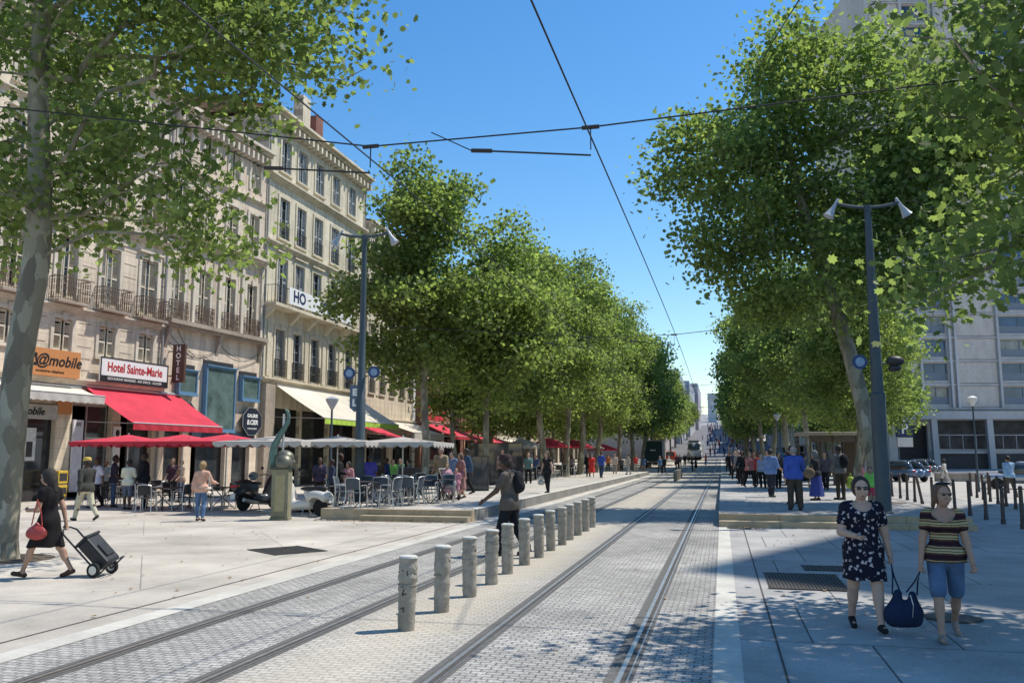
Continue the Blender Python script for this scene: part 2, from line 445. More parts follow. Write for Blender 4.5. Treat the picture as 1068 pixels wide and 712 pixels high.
slabs_row('platform_kerb', -7.05, -6.75, 23.76, 84, .0, .304, dk, 'y', 2.2)
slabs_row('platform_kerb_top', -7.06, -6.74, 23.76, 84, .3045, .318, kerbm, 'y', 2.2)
slabs_row('upper_step', -.13, 5.9, 23.6, 23.95, .0, .304, warmstone)
slabs_row('lower_step', -.13, 5.9, 23.2, 23.598, .0, .15, warmstone)
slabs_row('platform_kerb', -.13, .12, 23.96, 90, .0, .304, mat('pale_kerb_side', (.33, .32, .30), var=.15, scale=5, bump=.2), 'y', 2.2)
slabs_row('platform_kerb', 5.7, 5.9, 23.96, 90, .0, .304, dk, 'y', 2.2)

# tram rails: bitumen bed, dark grooved steel, polished head
for x, w in ((-.87, .17), (-2.35, .17), (-4.11, .19), (-5.49, .19)):
    sgn = 1
    strip('rail_bed', x - w / 2 - .03, x + w / 2 + .03, -12, 300, .005, bitumen)
    for off, ww, m, z in ((0, .042, railsteel, .012), (.041, .04, rust, .008), (-.055, .02, bitumen, .009), (.075, .014, railsteel, .0115)):
        strip('rail', x + off - ww / 2, x + off + ww / 2, -12, 300, z, m)

# grates and covers in the paving
def grate(name, label, c, w, d, rot, bars, z=.006):
    t = thing(name, label, 'drain grate', (c[0], c[1], z), rot)
    mb = MB(); mb.box(-w / 2, w / 2, -d / 2, d / 2, .0, .003); mb.build('pit', rust, t)
    mb = MB()
    for i in range(bars):
        x = -w / 2 + w * (i + .5) / bars
        mb.box(x - w / bars * .22, x + w / bars * .22, -d / 2, d / 2, .0035, .012)
    mb.box(-w / 2 - .02, w / 2 + .02, -d / 2 - .03, -d / 2, .0035, .012); mb.box(-w / 2 - .02, w / 2 + .02, d / 2, d / 2 + .03, .0035, .012)
    mb.build('bars', iron, t)
grate('drain_grate', 'large slatted ventilation grate in the right paving beside the flowered dress woman', (1.1, 13.5), 1.05, 1.6, 0, 22)
grate('drain_grate', 'narrow dark grate farther up the right paving, in the shade', (1.7, 15.1), .95, .55, 0, 16)
grate('drain_grate', 'rectangular rusty grate in the sunlit left plaza in front of the stone steps', (-8.15, 15.55), 1.2, 1.0, R(-36), 18)
def cover(label, c, r):
    t = thing('manhole_cover', label, 'manhole cover', (c[0], c[1], .005))
    MB().lathe([(r, 0), (r, .004)], 24).build('rim', rust, t); MB().lathe([(r * .9, .0045), (r * .9, .01)], 24).build('lid', iron, t)
cover('round iron manhole cover under the striped shirt woman feet', (2.45, 10.9), .31)
cover('round manhole cover in the far right paving near the bollards', (4.6, 13.9), .28)
# tactile dark patch at the foot of the right steps
grate('drain_grate', 'short slotted gully at the foot of the right steps', (.36, 22.9), .55, .25, 0, 9)
# dry leaves swept along the step and scattered on the paving
lv = []; lf = []
def litter(x0, x1, y0, y1, n, z=.012):
    for _ in range(n):
        x, y = rnd.uniform(x0, x1), rnd.uniform(y0, y1); s = rnd.uniform(.018, .042); a = rnd.uniform(0, 6.28); b = len(lv)
        for k in range(5):
            q = a + k * 1.2566; lv.append((x + s * math.cos(q) * (1 if k % 2 else .6), y + s * math.sin(q), z + gnd(x, y) + rnd.uniform(0, .02)))
        lf.append([b, b + 1, b + 2, b + 3, b + 4])
litter(-11.2, -6.8, 22.75, 23.0, 320); litter(-12, -6.4, 8, 22.5, 60); litter(.2, 6, 8, 23, 50); litter(-6, -.2, 8, 30, 26); litter(-30, -13, 14, 30, 160); litter(-12, -7.2, 24, 60, 100); litter(.2, 1, 22.4, 23.1, 60)
me = bpy.data.meshes.new('fallen_leaves'); me.from_pydata(lv, [], lf); me.materials.append(mat('dry_leaf', (.28, .17, .07), var=.4, scale=3))
tag(link('fallen_leaves', me), 'scattering of dry brown fallen leaves over the paving and along the steps', 'fallen leaves', kind='stuff')
# ================================================================== TREES (London planes)
bark = bark_mat()
leafA = leaf_mat('plane_leaf', (.058, .088, .032), (.265, .320, .110), (2.1, 2.25, 1.35))
leafB = leaf_mat('plane_leaf_near', (.056, .084, .032), (.250, .300, .108), (2.1, 2.25, 1.35))
LOBED = np.array([(0, -.36), (.26, -.40), (.28, -.20), (.54, -.05), (.34, .12), (.40, .40), (.16, .34), (0, .60), (-.16, .34), (-.40, .40), (-.34, .12), (-.54, -.05), (-.28, -.20), (-.26, -.40)])
SIMPLE = np.array([(0, -.5), (.45, -.2), (.36, .32), (0, .6), (-.36, .32), (-.45, -.2)])
def leaves_mesh(name, C, n, sig, size, shape, m, seed, droop=.0, tone=None):
    g = np.random.default_rng(seed); C = np.array(C); K = len(C)
    cnt = n * K
    ci = np.repeat(np.arange(K), n)
    P = C[ci] + g.normal(size=(cnt, 3)) * np.array(sig)
    N = g.normal(size=(cnt, 3)) * .95 + np.array([.15, .1, .7]); N /= np.linalg.norm(N, axis=1)[:, None]
    T = g.normal(size=(cnt, 3)); T[:, 2] -= droop; T -= N * (T * N).sum(1)[:, None]; T /= np.linalg.norm(T, axis=1)[:, None]
    B = np.cross(N, T)
    s = size * g.uniform(.6, 1.3, cnt)
    k = len(shape)
    fold = -.22 * np.abs(shape[:, 0]) * g.uniform(-.3, 1.6, cnt)[:, None] - .12 * np.abs(shape[:, 1])[None, :] * g.uniform(-1, 1.5, cnt)[:, None]
    V = P[:, None, :] + s[:, None, None] * (shape[None, :, 0, None] * B[:, None, :] + shape[None, :, 1, None] * T[:, None, :] + fold[..., None] * N[:, None, :])
    me = fast_mesh(name, V.reshape(-1, 3), np.arange(cnt * k).reshape(cnt, k), m)
    clump = g.uniform(0, 1, K)
    if tone is not None: clump = .35 * clump + .65 * tone
    lvv = np.clip(.36 * clump[ci] + .64 * g.uniform(0, 1, cnt) ** 1.1, 0, 1).astype(np.float32)
    a = me.attributes.new('lv', 'FLOAT', 'FACE'); a.data.foreach_set('value', lvv)
    return me

def grow(seed, trunk, ells, K, dmin, shell=.45):
    """trunk: [(x,y,z,r)...]; ells: crown lobes [(centre, radii)].  Returns branch MB and cluster centres"""
    g = random.Random(seed)
    vols = [max(2.2, (r[0] * r[1] * r[2]) ** .8) for c, r in ells]
    C = []; tries = 0; per = 9; Lb = []
    def inside(c, r, sh, lo=.0):
        d = Vector((g.gauss(0, 1), g.gauss(0, 1), g.gauss(0, 1))).normalized() * (lo + (1 - lo) * g.random() ** sh)
        return Vector((c[0] + d.x * r[0], c[1] + d.y * r[1], c[2] + d.z * r[2]))
    ld = dmin * 1.5
    while len(Lb) < K // per and tries < K * 40:       # boughs, mostly near the crown surface
        tries += 1; c, r = g.choices(ells, vols)[0]; p = inside(c, [max(.35, q - dmin * .95) for q in r], .5)
        if all((p - q).length > ld for q in Lb): Lb.append(p)
    tone = []
    for p in Lb:
        R0 = dmin * g.uniform(1.1, 2.6); tn = g.random(); n = 0; k = 0
        while n < per and k < 90:
            k += 1; q = inside(p, (R0, R0, R0 * .62), .5)
            if all((q - w).length > dmin * .62 for w in C): C.append(q); tone.append(tn); n += 1
    g.tone = np.array(tone)
    T = [Vector(t[:3]) for t in trunk]
    # smooth the trunk line
    nodes = []; par = []; path = []
    tr = []
    for i in range(len(T) - 1):
        for j in range(4):
            t = j / 4; p0 = T[max(i - 1, 0)]; p1 = T[i]; p2 = T[i + 1]; p3 = T[min(i + 2, len(T) - 1)]
            p = .5 * ((2 * p1) + (p2 - p0) * t + (2 * p0 - 5 * p1 + 4 * p2 - p3) * t * t + (3 * p1 - p0 - 3 * p2 + p3) * t ** 3)
            tr.append((p, trunk[i][3] * (1 - t) + trunk[i + 1][3] * t))
    tr.append((T[-1], trunk[-1][3]))
    
    zf = min(p.z for p in C) - .5
    for i, (p, r) in enumerate(tr):
        nodes.append(p); par.append(i - 1); path.append(0 if i == 0 else path[-1] + (p - nodes[-2]).length * .2)
    nt = len(tr); first = next((i for i, (p, r) in enumerate(tr) if p.z > zf and i > nt * .3), nt - 1)
    base = tr[first][0]
    leafnode = []
    for p in sorted(C, key=lambda q: (q - base).length):
        best = None; bi = None
        for i in range(first, len(nodes)):
            q = nodes[i]; d = (p - q).length
            if d < .05: continue
            cost = d * (1 + (.7 if q.z > p.z + .3 else 0)) + .45 * path[i]
            if best is None or cost < best: best = cost; bi = i
        q = nodes[bi]; d = (p - q).length; n = max(1, int(d / .9)); prev = bi
        for k in range(1, n + 1):
            t = k / n; w = q.lerp(p, t)
            w = w + Vector((g.uniform(-.09, .09), g.uniform(-.09, .09), math.sin(PI * t) * .10)) * min(d, 2.5) * (0 if k == n else 1)
            nodes.append(w); par.append(prev); path.append(path[prev] + (w - nodes[prev]).length); prev = len(nodes) - 1
        leafnode.append(prev)
    w = [0.0] * len(nodes)
    for i in leafnode: w[i] += 1
    for i in range(len(nodes) - 1, 0, -1):
        w[par[i]] += w[i]
    mb = MB()
    kids = {}
    for i, p in enumerate(par):
        if p >= 0: kids.setdefault(p, []).append(i)
    rt = tr[first][1]; W = max(w[first], 1)
    rad = lambda i: max(.010, min(rt * .62, rt * .95 * (w[i] / W) ** .5))
    # chains
    mb.tube([p for p, r in tr], [r for p, r in tr], 14, False)
    done = set(range(nt))
    starts = [(i, par[i]) for i in range(nt, len(nodes)) if par[i] < nt]
    while starts:
        i, p = starts.pop()
        ch = [nodes[p]]; rr = [rad(i)]
        while True:
            ch.append(nodes[i]); rr.append(rad(i) * .92)
            ks = sorted(kids.get(i, []), key=lambda c: -w[c])
            if not ks: break
            for c in ks[1:]: starts.append((c, i))
            i = ks[0]
        rr[-1] = .006
        mb.tube(ch, rr, 6 if rr[0] > .04 else 4, False)
    return mb, C, g.tone

def make_tree(name, label, group, loc, seed, trunk, ells, K, dmin, n, sig, size, shape=LOBED, m=None, shell=.45, rz=0):
    t = thing(name, label, 'tree', loc, rz, group)
    mb, C, tone = grow(seed, trunk, ells, K, dmin, shell)
    # root flare
    x0, y0, z0, r0 = trunk[0]
    mb.lathe([(r0 * 1.22, z0 - .02), (r0 * 1.1, z0 + .12), (r0 * 1.02, z0 + .3)], 14, (x0, y0, 0))
    mb.build('trunk', bark, t, smooth=True)
    link('crown', leaves_mesh('crown', C, n, sig, size, shape, m or leafA, seed, tone=tone), t)
    return t

# left foreground tree
G_PL = 'plane trees lining the avenue'
make_tree('plane_tree', 'big foreground plane tree at the left edge with a pale grey trunk and overhanging crown', G_PL, (-12.35, 13.1, 0), 11,
    [(-.05, 0, 0, .29), (-.05, .05, 1.6, .25), (-.02, .1, 3.6, .235), (.1, .2, 5.4, .235), (.0, .25, 7.0, .21), (-.15, .2, 9.0, .17), (-.1, .2, 11.5, .14), (.3, .3, 13.5, .07)],
    [((2.9, 1.0, 9.6), (3.0, 3.0, 2.4)), ((-1.5, .5, 10.5), (4, 4, 4)), ((2.2, 1, 7.3), (2.5, 2.3, 1.7)), ((3.2, .6, 12.3), (3.8, 3.5, 3.2)), ((-1.2, -.3, 7.6), (2.6, 3, 2.0)),
     ((2.7, 1.0, 6.0), (1.1, 1.1, 1.0)), ((3.3, .8, 6.7), (1.3, 1.3, 1.1)), ((1.0, .7, 6.3), (1.5, 1.3, 1.1)), ((4.4, 1, 9.6), (1.7, 1.8, 1.7)), ((2.5, 1.1, 5.2), (.9, .9, .8)), ((-1.5, .8, 6.4), (1.8, 1.6, 1.2))],
    620, .56, 50, (.40, .40, .28), .132, LOBED, leafB)
# right foreground tree (trunk just outside the frame), branches hang into the picture
make_tree('plane_tree', 'foreground plane tree overhanging the top right corner with large dark leaves', G_PL, (7.4, 11.3, 0), 12,
    [(0, 0, 0, .34), (0, 0, 2, .3), (-.1, 0, 4.0, .28), (-.3, 0, 6.5, .22), (-.4, .1, 10, .13)],
    [((-3.9, .5, 6.6), (1.5, 1.6, 1.8)), ((-3.6, .7, 6.4), (2.0, 1.8, 2.3)), ((-4.0, .8, 4.4), (1.1, 1.1, .8)), ((-1.7, -1.0, 8.4), (2.0, 2.2, 1.9)), ((.6, -.3, 9.6), (3.2, 3.4, 2.6)), ((-3.4, -2.4, 7.0), (1.8, 1.8, 1.6)), ((-1.6, -.6, 6.2), (2.2, 2.0, 1.6)), ((1.5, .5, 7.5), (3, 3, 3))],
    520, .54, 56, (.38, .38, .28), .13, LOBED, leafB)
# leaning right tree
make_tree('plane_tree', 'tall leaning plane tree beside the right lamp post with a mottled trunk', G_PL, (4.9, 30.4, .3), 13,
    [(0, 0, 0, .29), (-.12, .05, 1.6, .265), (-.45, .2, 3.8, .25), (-.95, .3, 6.2, .225), (-1.7, .2, 9, .18), (-2.4, 0, 12, .14), (-2.7, 0, 15, .06)],
    [((-3.0, 0, 11.2), (4.2, 4.0, 3.4)), ((-2.6, 0, 14.2), (2.9, 3.0, 3.2)), ((-1.2, .3, 8.0), (3.0, 3.0, 2.2)), ((.6, .5, 11.5), (3.2, 3.2, 3.6)), ((-4.6, .2, 8.7), (2.2, 2.6, 1.6)), ((-.5, .4, 15.5), (2.2, 2.2, 1.6)),
     ((-4.9, 0, 12.8), (1.9, 2, 2.0)), ((1.0, .4, 7.2), (2.6, 2.2, 1.3)), ((1.8, .5, 14.3), (2.9, 2.6, 3.0)), ((3.4, .6, 12.4), (2.8, 2.6, 2.8)), ((2.8, .5, 9.2), (2.4, 2.2, 2.0)), ((-1.8, .2, 6.6), (2.6, 2.2, 1.2)), ((-3.6, .1, 7.6), (2.4, 2.2, 1.3))],
    930, .62, 54, (.43, .43, .31), .162, LOBED, leafA)
# left row, first two individually shaped
make_tree('plane_tree', 'plane tree with a thin straight trunk just behind the left lamp post', G_PL, (-13.08, 37.7, .3), 14,
    [(0, 0, 0, .18), (.05, 0, 2, .165), (-.08, 0, 4.5, .15), (.0, 0, 8, .13), (-.1, 0, 12, .1), (-.2, 0, 14.5, .05)],
    [((-.6, 0, 9.6), (4.1, 4, 3.4)), ((-.3, 0, 12.8), (2.9, 3, 2.8)), ((1.7, 0, 8.4), (2.6, 2.6, 2.8)), ((-2.2, 0, 7.4), (2.7, 2.6, 1.9)), ((-3.0, 0, 8.9), (2.2, 2.0, 1.3)), ((-1.2, 0, 5.9), (2.3, 2.2, 1.4)), ((1.0, 0, 5.8), (1.7, 1.8, 1.2))],
    600, .62, 50, (.42, .42, .30), .18, LOBED, leafA)
make_tree('plane_tree', 'slim plane tree with a low leafy crown, second of the left row', G_PL, (-11.15, 40.9, .3), 15,
    [(0, 0, 0, .165), (.05, 0, 2, .15), (.1, 0, 4.5, .135), (.3, 0, 8, .13), (.4, 0, 11.5, .05)],
    [((1.0, .6, 8.0), (2.9, 3, 3.6)), ((.9, .5, 11.0), (2.2, 2.2, 2.4)), ((2.4, .5, 6.6), (1.9, 2.2, 2.0)), ((-.2, 0, 5.6), (2.2, 2.2, 1.5)), ((.2, -.3, 3.9), (1.3, 1.3, 1.1))],
    430, .62, 50, (.42, .42, .30), .18, LOBED, leafA)
# templates for the rest of both rows
def crown_set(kind):
    if kind == 0: return [((0, 0, 10.5), (4.2, 4.4, 4.2)), ((1.2, .8, 14.2), (2.8, 2.8, 2.8)), ((-1.8, -1, 13.0), (2.5, 2.6, 2.6)), ((.5, .3, 5.9), (3.4, 3.6, 1.7)), ((2.0, -1, 7.8), (2.6, 3, 2.0)), ((-2.2, 1, 7.6), (2.4, 2.8, 1.9))]
    if kind == 1: return [((.4, 0, 11.2), (3.8, 4.2, 4.6)), ((-.8, 1.4, 14.8), (2.4, 2.8, 2.4)), ((2.4, -1.2, 9.0), (2.4, 2.6, 2.6)), ((-2.4, -.6, 8.6), (2.6, 3, 2.6)), ((0, 0, 6.2), (3.4, 3.6, 2.0))]
    return [((0, 0, 9.8), (4.4, 4.4, 3.8)), ((-1.2, -.6, 13.4), (3.0, 3.2, 2.6)), ((1.6, 1.2, 12.6), (2.6, 2.6, 2.6)), ((-.3, 0, 5.6), (3.4, 3.4, 1.5)), ((0, 2, 7.4), (3, 2.2, 1.6)), ((0, -2, 7.2), (3, 2.2, 1.6))]
tmpl = []
trunks = [[(0, 0, 0, .28), (.15, 0, 2, .24), (.5, .1, 4.2, .21), (.3, .1, 8, .16), (.2, 0, 13, .06)],
          [(0, 0, 0, .25), (-.12, 0, 2, .22), (-.5, .1, 4.5, .19), (-.5, 0, 8, .15), (-.2, 0, 13, .06)],
          [(0, 0, 0, .3), (.12, .1, 1.6, .26), (-.1, .3, 3.4, .23), (-.1, .2, 7, .18), (0, 0, 12, .06)]]
D = ['first', 'second', 'third', 'fourth', 'fifth', 'sixth', 'seventh', 'eighth', 'ninth', 'tenth', 'eleventh', 'twelfth', 'thirteenth', 'fourteenth', 'fifteenth', 'sixteenth', 'seventeenth', 'eighteenth']
for k in range(3):
    tmpl.append((k, trunks[k], crown_set(k)))
protos = {}
def row_tree(x, y, k, rz, sc, label, near=True, sz=None):
    key = (k, near)
    z = gnd(x, y) - .02
    if key not in protos:
        t = make_tree('plane_tree', label, G_PL, (x, y, z), 30 + k + (5 if near else 0), trunks[k], crown_set(k), 580 if near else 350, .68 if near else .9, 50 if near else 42,
                      (.46, .46, .32) if near else (.6, .6, .42), .18 if near else .28, SIMPLE, leafA)
        protos[key] = t; t.rotation_euler.z = rz; t.scale = (sc, sc, sc * (sz or 1))
    else: copy_tree(protos[key], None, (x, y, z), rz, label, G_PL, (sc, sc, sc * (sz or 1)))
rr = random.Random(5)
LROW = [(-11.4, 57, 0, .96, 1.0), (-11.3, 64.5, 1, 1.02, 1.0), (-11.6, 73, 2, 1.0, 1.03), (-11.5, 82, 0, .98, 1.03), (-10.4, 91, 1, .98, 1.03), (-10.0, 100, 2, .97, 1.04), (-9.7, 110, 0, .97, 1.04), (-9.6, 120, 1, .97, 1.04),
        (-9.6, 131, 2, .95, 1), (-9.6, 143, 0, .95, 1), (-9.8, 156, 1, .93, 1), (-11, 170, 2, .9, 1), (-11.5, 186, 0, .9, 1), (-11.5, 205, 1, .85, 1), (-11.5, 228, 2, .85, 1), (-11, 252, 0, .8, 1), (-10.5, 280, 1, .8, 1)]
for i, (x, y, k, sc, sz) in enumerate(LROW):
    row_tree(x, y, k, rr.uniform(0, 6.28), sc, 'plane tree in the kerbside left row, %s along after the two slim ones in front' % D[i], y < 95, sz)
for i, (x, y) in enumerate([(-18.5, 60), (-18.8, 72), (-19, 85), (-19, 99), (-19.3, 114), (-19.5, 130), (-20, 148)]):
    row_tree(x, y, (i + 1) % 3, rr.uniform(0, 6.28), .86, 'plane tree in the shaded inner left row nearer the shopfronts, %s along' % D[i], False)
RROW = [(6.1, 43.5, 2, .70, 1.0), (5.2, 55, 1, .84, 1.0), (4.6, 66, 2, .9, 1), (4.1, 77, 0, .93, 1), (3.9, 89, 1, .95, 1.02), (3.7, 101, 2, .95, 1.05), (3.7, 114, 0, .95, 1.05), (3.8, 128, 1, .95, 1.03), (3.9, 143, 2, .93, 1), (4, 160, 0, .9, 1), (4.2, 178, 1, .9, 1), (4.6, 198, 2, .85, 1), (4.8, 222, 0, .85, 1), (5, 248, 1, .8, 1), (5, 276, 2, .8, 1)]
for i, (x, y, k, sc, sz) in enumerate(RROW):
    row_tree(x, y, k, rr.uniform(0, 6.28), sc, 'plane tree in the right row along the tram track, %s behind the leaning one' % D[i], y < 80, sz)
for i, (x, y) in enumerate([(11.5, 72), (12, 86), (12.5, 100), (13, 116), (13.5, 134)]):
    row_tree(x, y, i % 3, rr.uniform(0, 6.28), .8, 'plane tree in the outer right row toward the bus shelter, %s along' % D[i], False)
# ================================================================== BUILDINGS
def wallpanel(mb, x0, x1, z0, z1, ops, depth=.25, y=0):
    xs = sorted(set([x0, x1] + [v for o in ops for v in (o[0], o[1]) if x0 < v < x1])); zs = sorted(set([z0, z1] + [v for o in ops for v in (o[2], o[3]) if z0 < v < z1]))
    for a, b in zip(xs, xs[1:]):
        for c, d in zip(zs, zs[1:]):
            mx, mz = (a + b) / 2, (c + d) / 2
            if any(o[0] < mx < o[1] and o[2] < mz < o[3] for o in ops): continue
            mb.quad((a, y, c), (b, y, c), (b, y, d), (a, y, d))
    for a, b, c, d in ops:
        mb.quad((a, y, c), (a, y, d), (a, y + depth, d), (a, y + depth, c)); mb.quad((b, y, d), (b, y, c), (b, y + depth, c), (b, y + depth, d))
        mb.quad((a, y, d), (b, y, d), (b, y + depth, d), (a, y + depth, d)); mb.quad((b, y, c), (a, y, c), (a, y + depth, c), (b, y + depth, c))
wood_w = mat('cream_joinery', (.55, .50, .42), var=.12, scale=5, rough=.6)
wood_g = mat('grey_joinery', (.34, .35, .35), var=.12, scale=5, rough=.6)
shut_b = mat('beige_shutter', (.62, .54, .41), var=.15, scale=4)
shut_g = mat('grey_shutter', (.40, .42, .43), var=.15, scale=4)
pane_d = glass_mat('window_glass', (.035, .04, .045))
pane_l = glass_mat('curtained_glass', (.22, .21, .19), rough=.15)
railm = mat('wrought_iron', (.045, .042, .04), rough=.55, metal=.3, var=.3)
railr = mat('rusty_wrought_iron', (.16, .105, .075), rough=.7, metal=.2, var=.35)
def window(t, x0, x1, z0, z1, fm, pm, sm=None, close=.0, dep=.24, seed=0):
    g = random.Random(seed * 77 + int(x0 * 10) + int(z0 * 31))
    mb = MB(); y0, y1 = dep - .09, dep - .005; w = .06
    mb.box(x0, x0 + w, y0, y1, z0, z1); mb.box(x1 - w, x1, y0, y1, z0, z1); mb.box(x0 + w, x1 - w, y0, y1, z0, z0 + w); mb.box(x0 + w, x1 - w, y0, y1, z1 - w, z1)
    xm = (x0 + x1) / 2; mb.box(xm - .035, xm + .035, y0 + .01, y1, z0 + w, z1 - w)
    n = max(2, int((z1 - z0) / .55))
    for i in range(1, n):
        z = z0 + (z1 - z0) * i / n; mb.box(x0 + w, xm - .035, y0 + .02, y1, z - .015, z + .015); mb.box(xm + .035, x1 - w, y0 + .02, y1, z - .015, z + .015)
    f = mb.build('window', fm, t)
    MB().quad((x0 + .01, dep - .03, z0 + .01), (x1 - .01, dep - .03, z0 + .01), (x1 - .01, dep - .03, z1 - .01), (x0 + .01, dep - .03, z1 - .01)).build('pane', pm, f)
    if sm:
        W = (x1 - x0) / 2
        for s in (0, 1):
            op = close + g.uniform(-.25, .15)
            mb = MB()
            # each leaf swung: op = 1 shut, 0 folded against the reveal
            op = max(.12, min(.97, op)); wd = W * op
            a, b = (x0 + .01, x0 + wd) if s == 0 else (x1 - wd, x1 - .01)
            ya, yb = .05, .09
            dpt = .16 * (1 - op)
            mb.box(a, a + .05, ya, yb, z0 + .03, z1 - .03); mb.box(b - .05, b, ya, yb, z0 + .03, z1 - .03)
            mb.box(a + .05, b - .05, ya, yb, z0 + .03, z0 + .13); mb.box(a + .05, b - .05, ya, yb, z1 - .13, z1 - .03)
            m2 = (z0 + z1) / 2; mb.box(a + .05, b - .05, ya, yb, m2 - .05, m2 + .05)
            if b - a > .2:
                for q in range(int((z1 - z0 - .3) / .09)):
                    z = z0 + .16 + q * .09
                    if abs(z - m2) < .09: continue
                    mb.quad((a + .05, ya + .035, z), (b - .05, ya + .035, z), (b - .05, ya + .002, z + .06), (a + .05, ya + .002, z + .06))
            mb.build('shutter', sm, t)
def railing(t, x0, x1, z, h, out, m, dens=.12, curls=True):
    mb = MB(); r = .012
    def run(p, q):
        p = Vector(p); q = Vector(q); L = (q - p).length; n = max(2, int(L / dens))
        for k in range(n + 1):
            a = p.lerp(q, k / n)
            mb.tube([a, a + Vector((0, 0, h))], r, 4, False)
            if curls and k < n:
                b = p.lerp(q, (k + .5) / n); u = (q - p).normalized() * dens * .42
                for zz in (.22, .5, .78):
                    c = b + Vector((0, 0, h * zz)); pts = [c + u * math.cos(w * PI / 3) + Vector((0, 0, .075 * math.sin(w * PI / 3))) for w in range(7)]
                    mb.tube(pts, .008, 3, False)
        mb.tube([p + Vector((0, 0, h)), q + Vector((0, 0, h))], .024, 4); mb.tube([p + Vector((0, 0, .06)), q + Vector((0, 0, .06))], .018, 4)
    run((x0, -out, z), (x1, -out, z))
    if out > .12: run((x0, 0, z), (x0, -out, z)); run((x1, -out, z), (x1, 0, z))
    return mb.build('balcony_railing', m, t)
def surround(mb, x0, x1, z0, z1, w=.16, p=.06, hood=True, key=True, sill=True):
    mb.box(x0 - w, x0 - .003, -p, .003, z0, z1); mb.box(x1 + .003, x1 + w, -p, .003, z0, z1); mb.box(x0 - w, x1 + w, -p, .003, z1 + .003, z1 + w)
    if hood: mb.box(x0 - w - .08, x1 + w + .08, -p - .12, .003, z1 + w + .12, z1 + w + .22); mb.box(x0 - w, x1 + w, -p + .02, .003, z1 + w + .003, z1 + w + .117)
    if key: xm = (x0 + x1) / 2; mb.box(xm - .1, xm + .1, -p - .07, -p - .002, z1 - .06, z1 + w + .1)
    if sill: mb.box(x0 - w - .04, x1 + w + .04, -p - .06, .003, z0 - .12, z0 - .003)
def cornice(mb, x0, x1, z, h=.35, p=.35, dent=0):
    n = 3
    for i in range(n):
        mb.box(x0, x1, -p * (i + 1) / n, .003, z + h * i / n + .002 * i, z + h * (i + 1) / n)
    if dent:
        k = int((x1 - x0) / dent)
        for i in range(k):
            x = x0 + (i + .5) * (x1 - x0) / k; mb.box(x - dent * .18, x + dent * .18, -p * .75, .003, z - .42, z - .002)
def building(name, label, loc, rz, W, H, D, wm, ops, z0=0):
    t = thing(name, label, 'building', loc, rz)
    mb = MB(); wallpanel(mb, 0, W, z0, H, ops)
    mb.quad((0, D, 0), (0, 0, 0), (0, 0, H), (0, D, H)); mb.quad((W, 0, 0), (W, D, 0), (W, D, H), (W, 0, H)); mb.quad((W, D, 0), (0, D, 0), (0, D, H), (W, D, H))
    mb.build('wall', wm, t)
    return t
def roof(t, W, H, D, m, tile=True):
    mb = MB(); mb.quad((-.1, -.35, H + .003), (W + .1, -.35, H + .003), (W + .1, D / 2, H + 1.6), (-.1, D / 2, H + 1.6)); mb.quad((-.1, D / 2, H + 1.6), (W + .1, D / 2, H + 1.6), (W + .1, D, H), (-.1, D, H))
    mb.add([(0, 0, H), (0, D, H), (0, D / 2, H + 1.55)], [(0, 1, 2)]); mb.add([(W, 0, H), (W, D, H), (W, D / 2, H + 1.55)], [(2, 1, 0)])
    return mb.build('roof', m, t)
limeA = paving('limestone_block_pink', (.78, .66, .51), (.72, .60, .46), (.42, .35, .27), .95, .42, .008, var=.12, nscale=.35, bump=.2, stain=.28, vertical=True, joint_soft=.01)
limeB = paving('limestone_block_rose', (.77, .63, .49), (.71, .57, .44), (.42, .34, .27), .8, .38, .006, var=.12, nscale=.4, bump=.2, stain=.25, vertical=True, joint_soft=.01)
limeC = paving('limestone_block_ochre', (.73, .65, .49), (.68, .60, .45), (.44, .38, .28), 1.0, .45, .006, var=.12, nscale=.3, bump=.2, stain=.28, vertical=True, joint_soft=.01)
trimA = mat('pale_stone_trim', (.70, .61, .49), var=.15, scale=4, dirt=.25, bump=.15)
trimD = mat('weathered_stone_trim', (.40, .33, .26), var=.2, scale=4, dirt=.3, bump=.2)
trimC = mat('ochre_stone_trim', (.68, .60, .45), var=.15, scale=4, dirt=.3, bump=.15)
tile = mat('roof_tile', (.36, .19, .12), var=.3, scale=3)
brickm = paving('red_brick', (.30, .10, .07), (.24, .08, .06), (.3, .25, .2), .22, .08, .01, var=.2, nscale=1, bump=.3, vertical=True)
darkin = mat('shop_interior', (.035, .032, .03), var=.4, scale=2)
white_p = mat('white_paint', (.78, .77, .74), var=.05, scale=6, rough=.5)
A42 = R(90 - 4.2)
ca, sa = math.cos(A42), math.sin(A42)
P0 = (-26.46, 31.86)
def fpt(s, out=0):   # point on the facade line of the first two houses
    return (P0[0] + s * ca + out * sa, P0[1] + s * sa - out * ca)

# --- house 1: kebab / hotel ------------------------------------------------
S1 = -13.0; W1 = 4.7 - S1; ox = -S1
xs1 = [-11.0, -8.9, -6.6, -4.0, -1.35, 1.1, 3.55]      # window axes
ops = []
for x in xs1:
    ops += [(ox + x - .48, ox + x + .48, 6.1, 7.45), (ox + x - .55, ox + x + .55, 8.35, 11.0), (ox + x - .5, ox + x + .5, 12.75, 15.2), (ox + x - .5, ox + x + .5, 16.6, 18.6)]
shop1 = [(ox - 12.4, ox - 8.4, 0, 3.9), (ox - 7.7, ox - 4.9, 0, 3.9), (ox - 4.4, ox - 1.35, 0, 3.9), (ox - .55, ox + 1.75, 0, 4.0), (ox + 2.25, ox + 4.35, 0, 4.0)]
h1 = building('town_house', 'pink limestone town house with iron balconies above the kebab shop and hotel sign', (*fpt(S1), 0), A42, W1, 20.2, 12, limeA, ops + shop1)
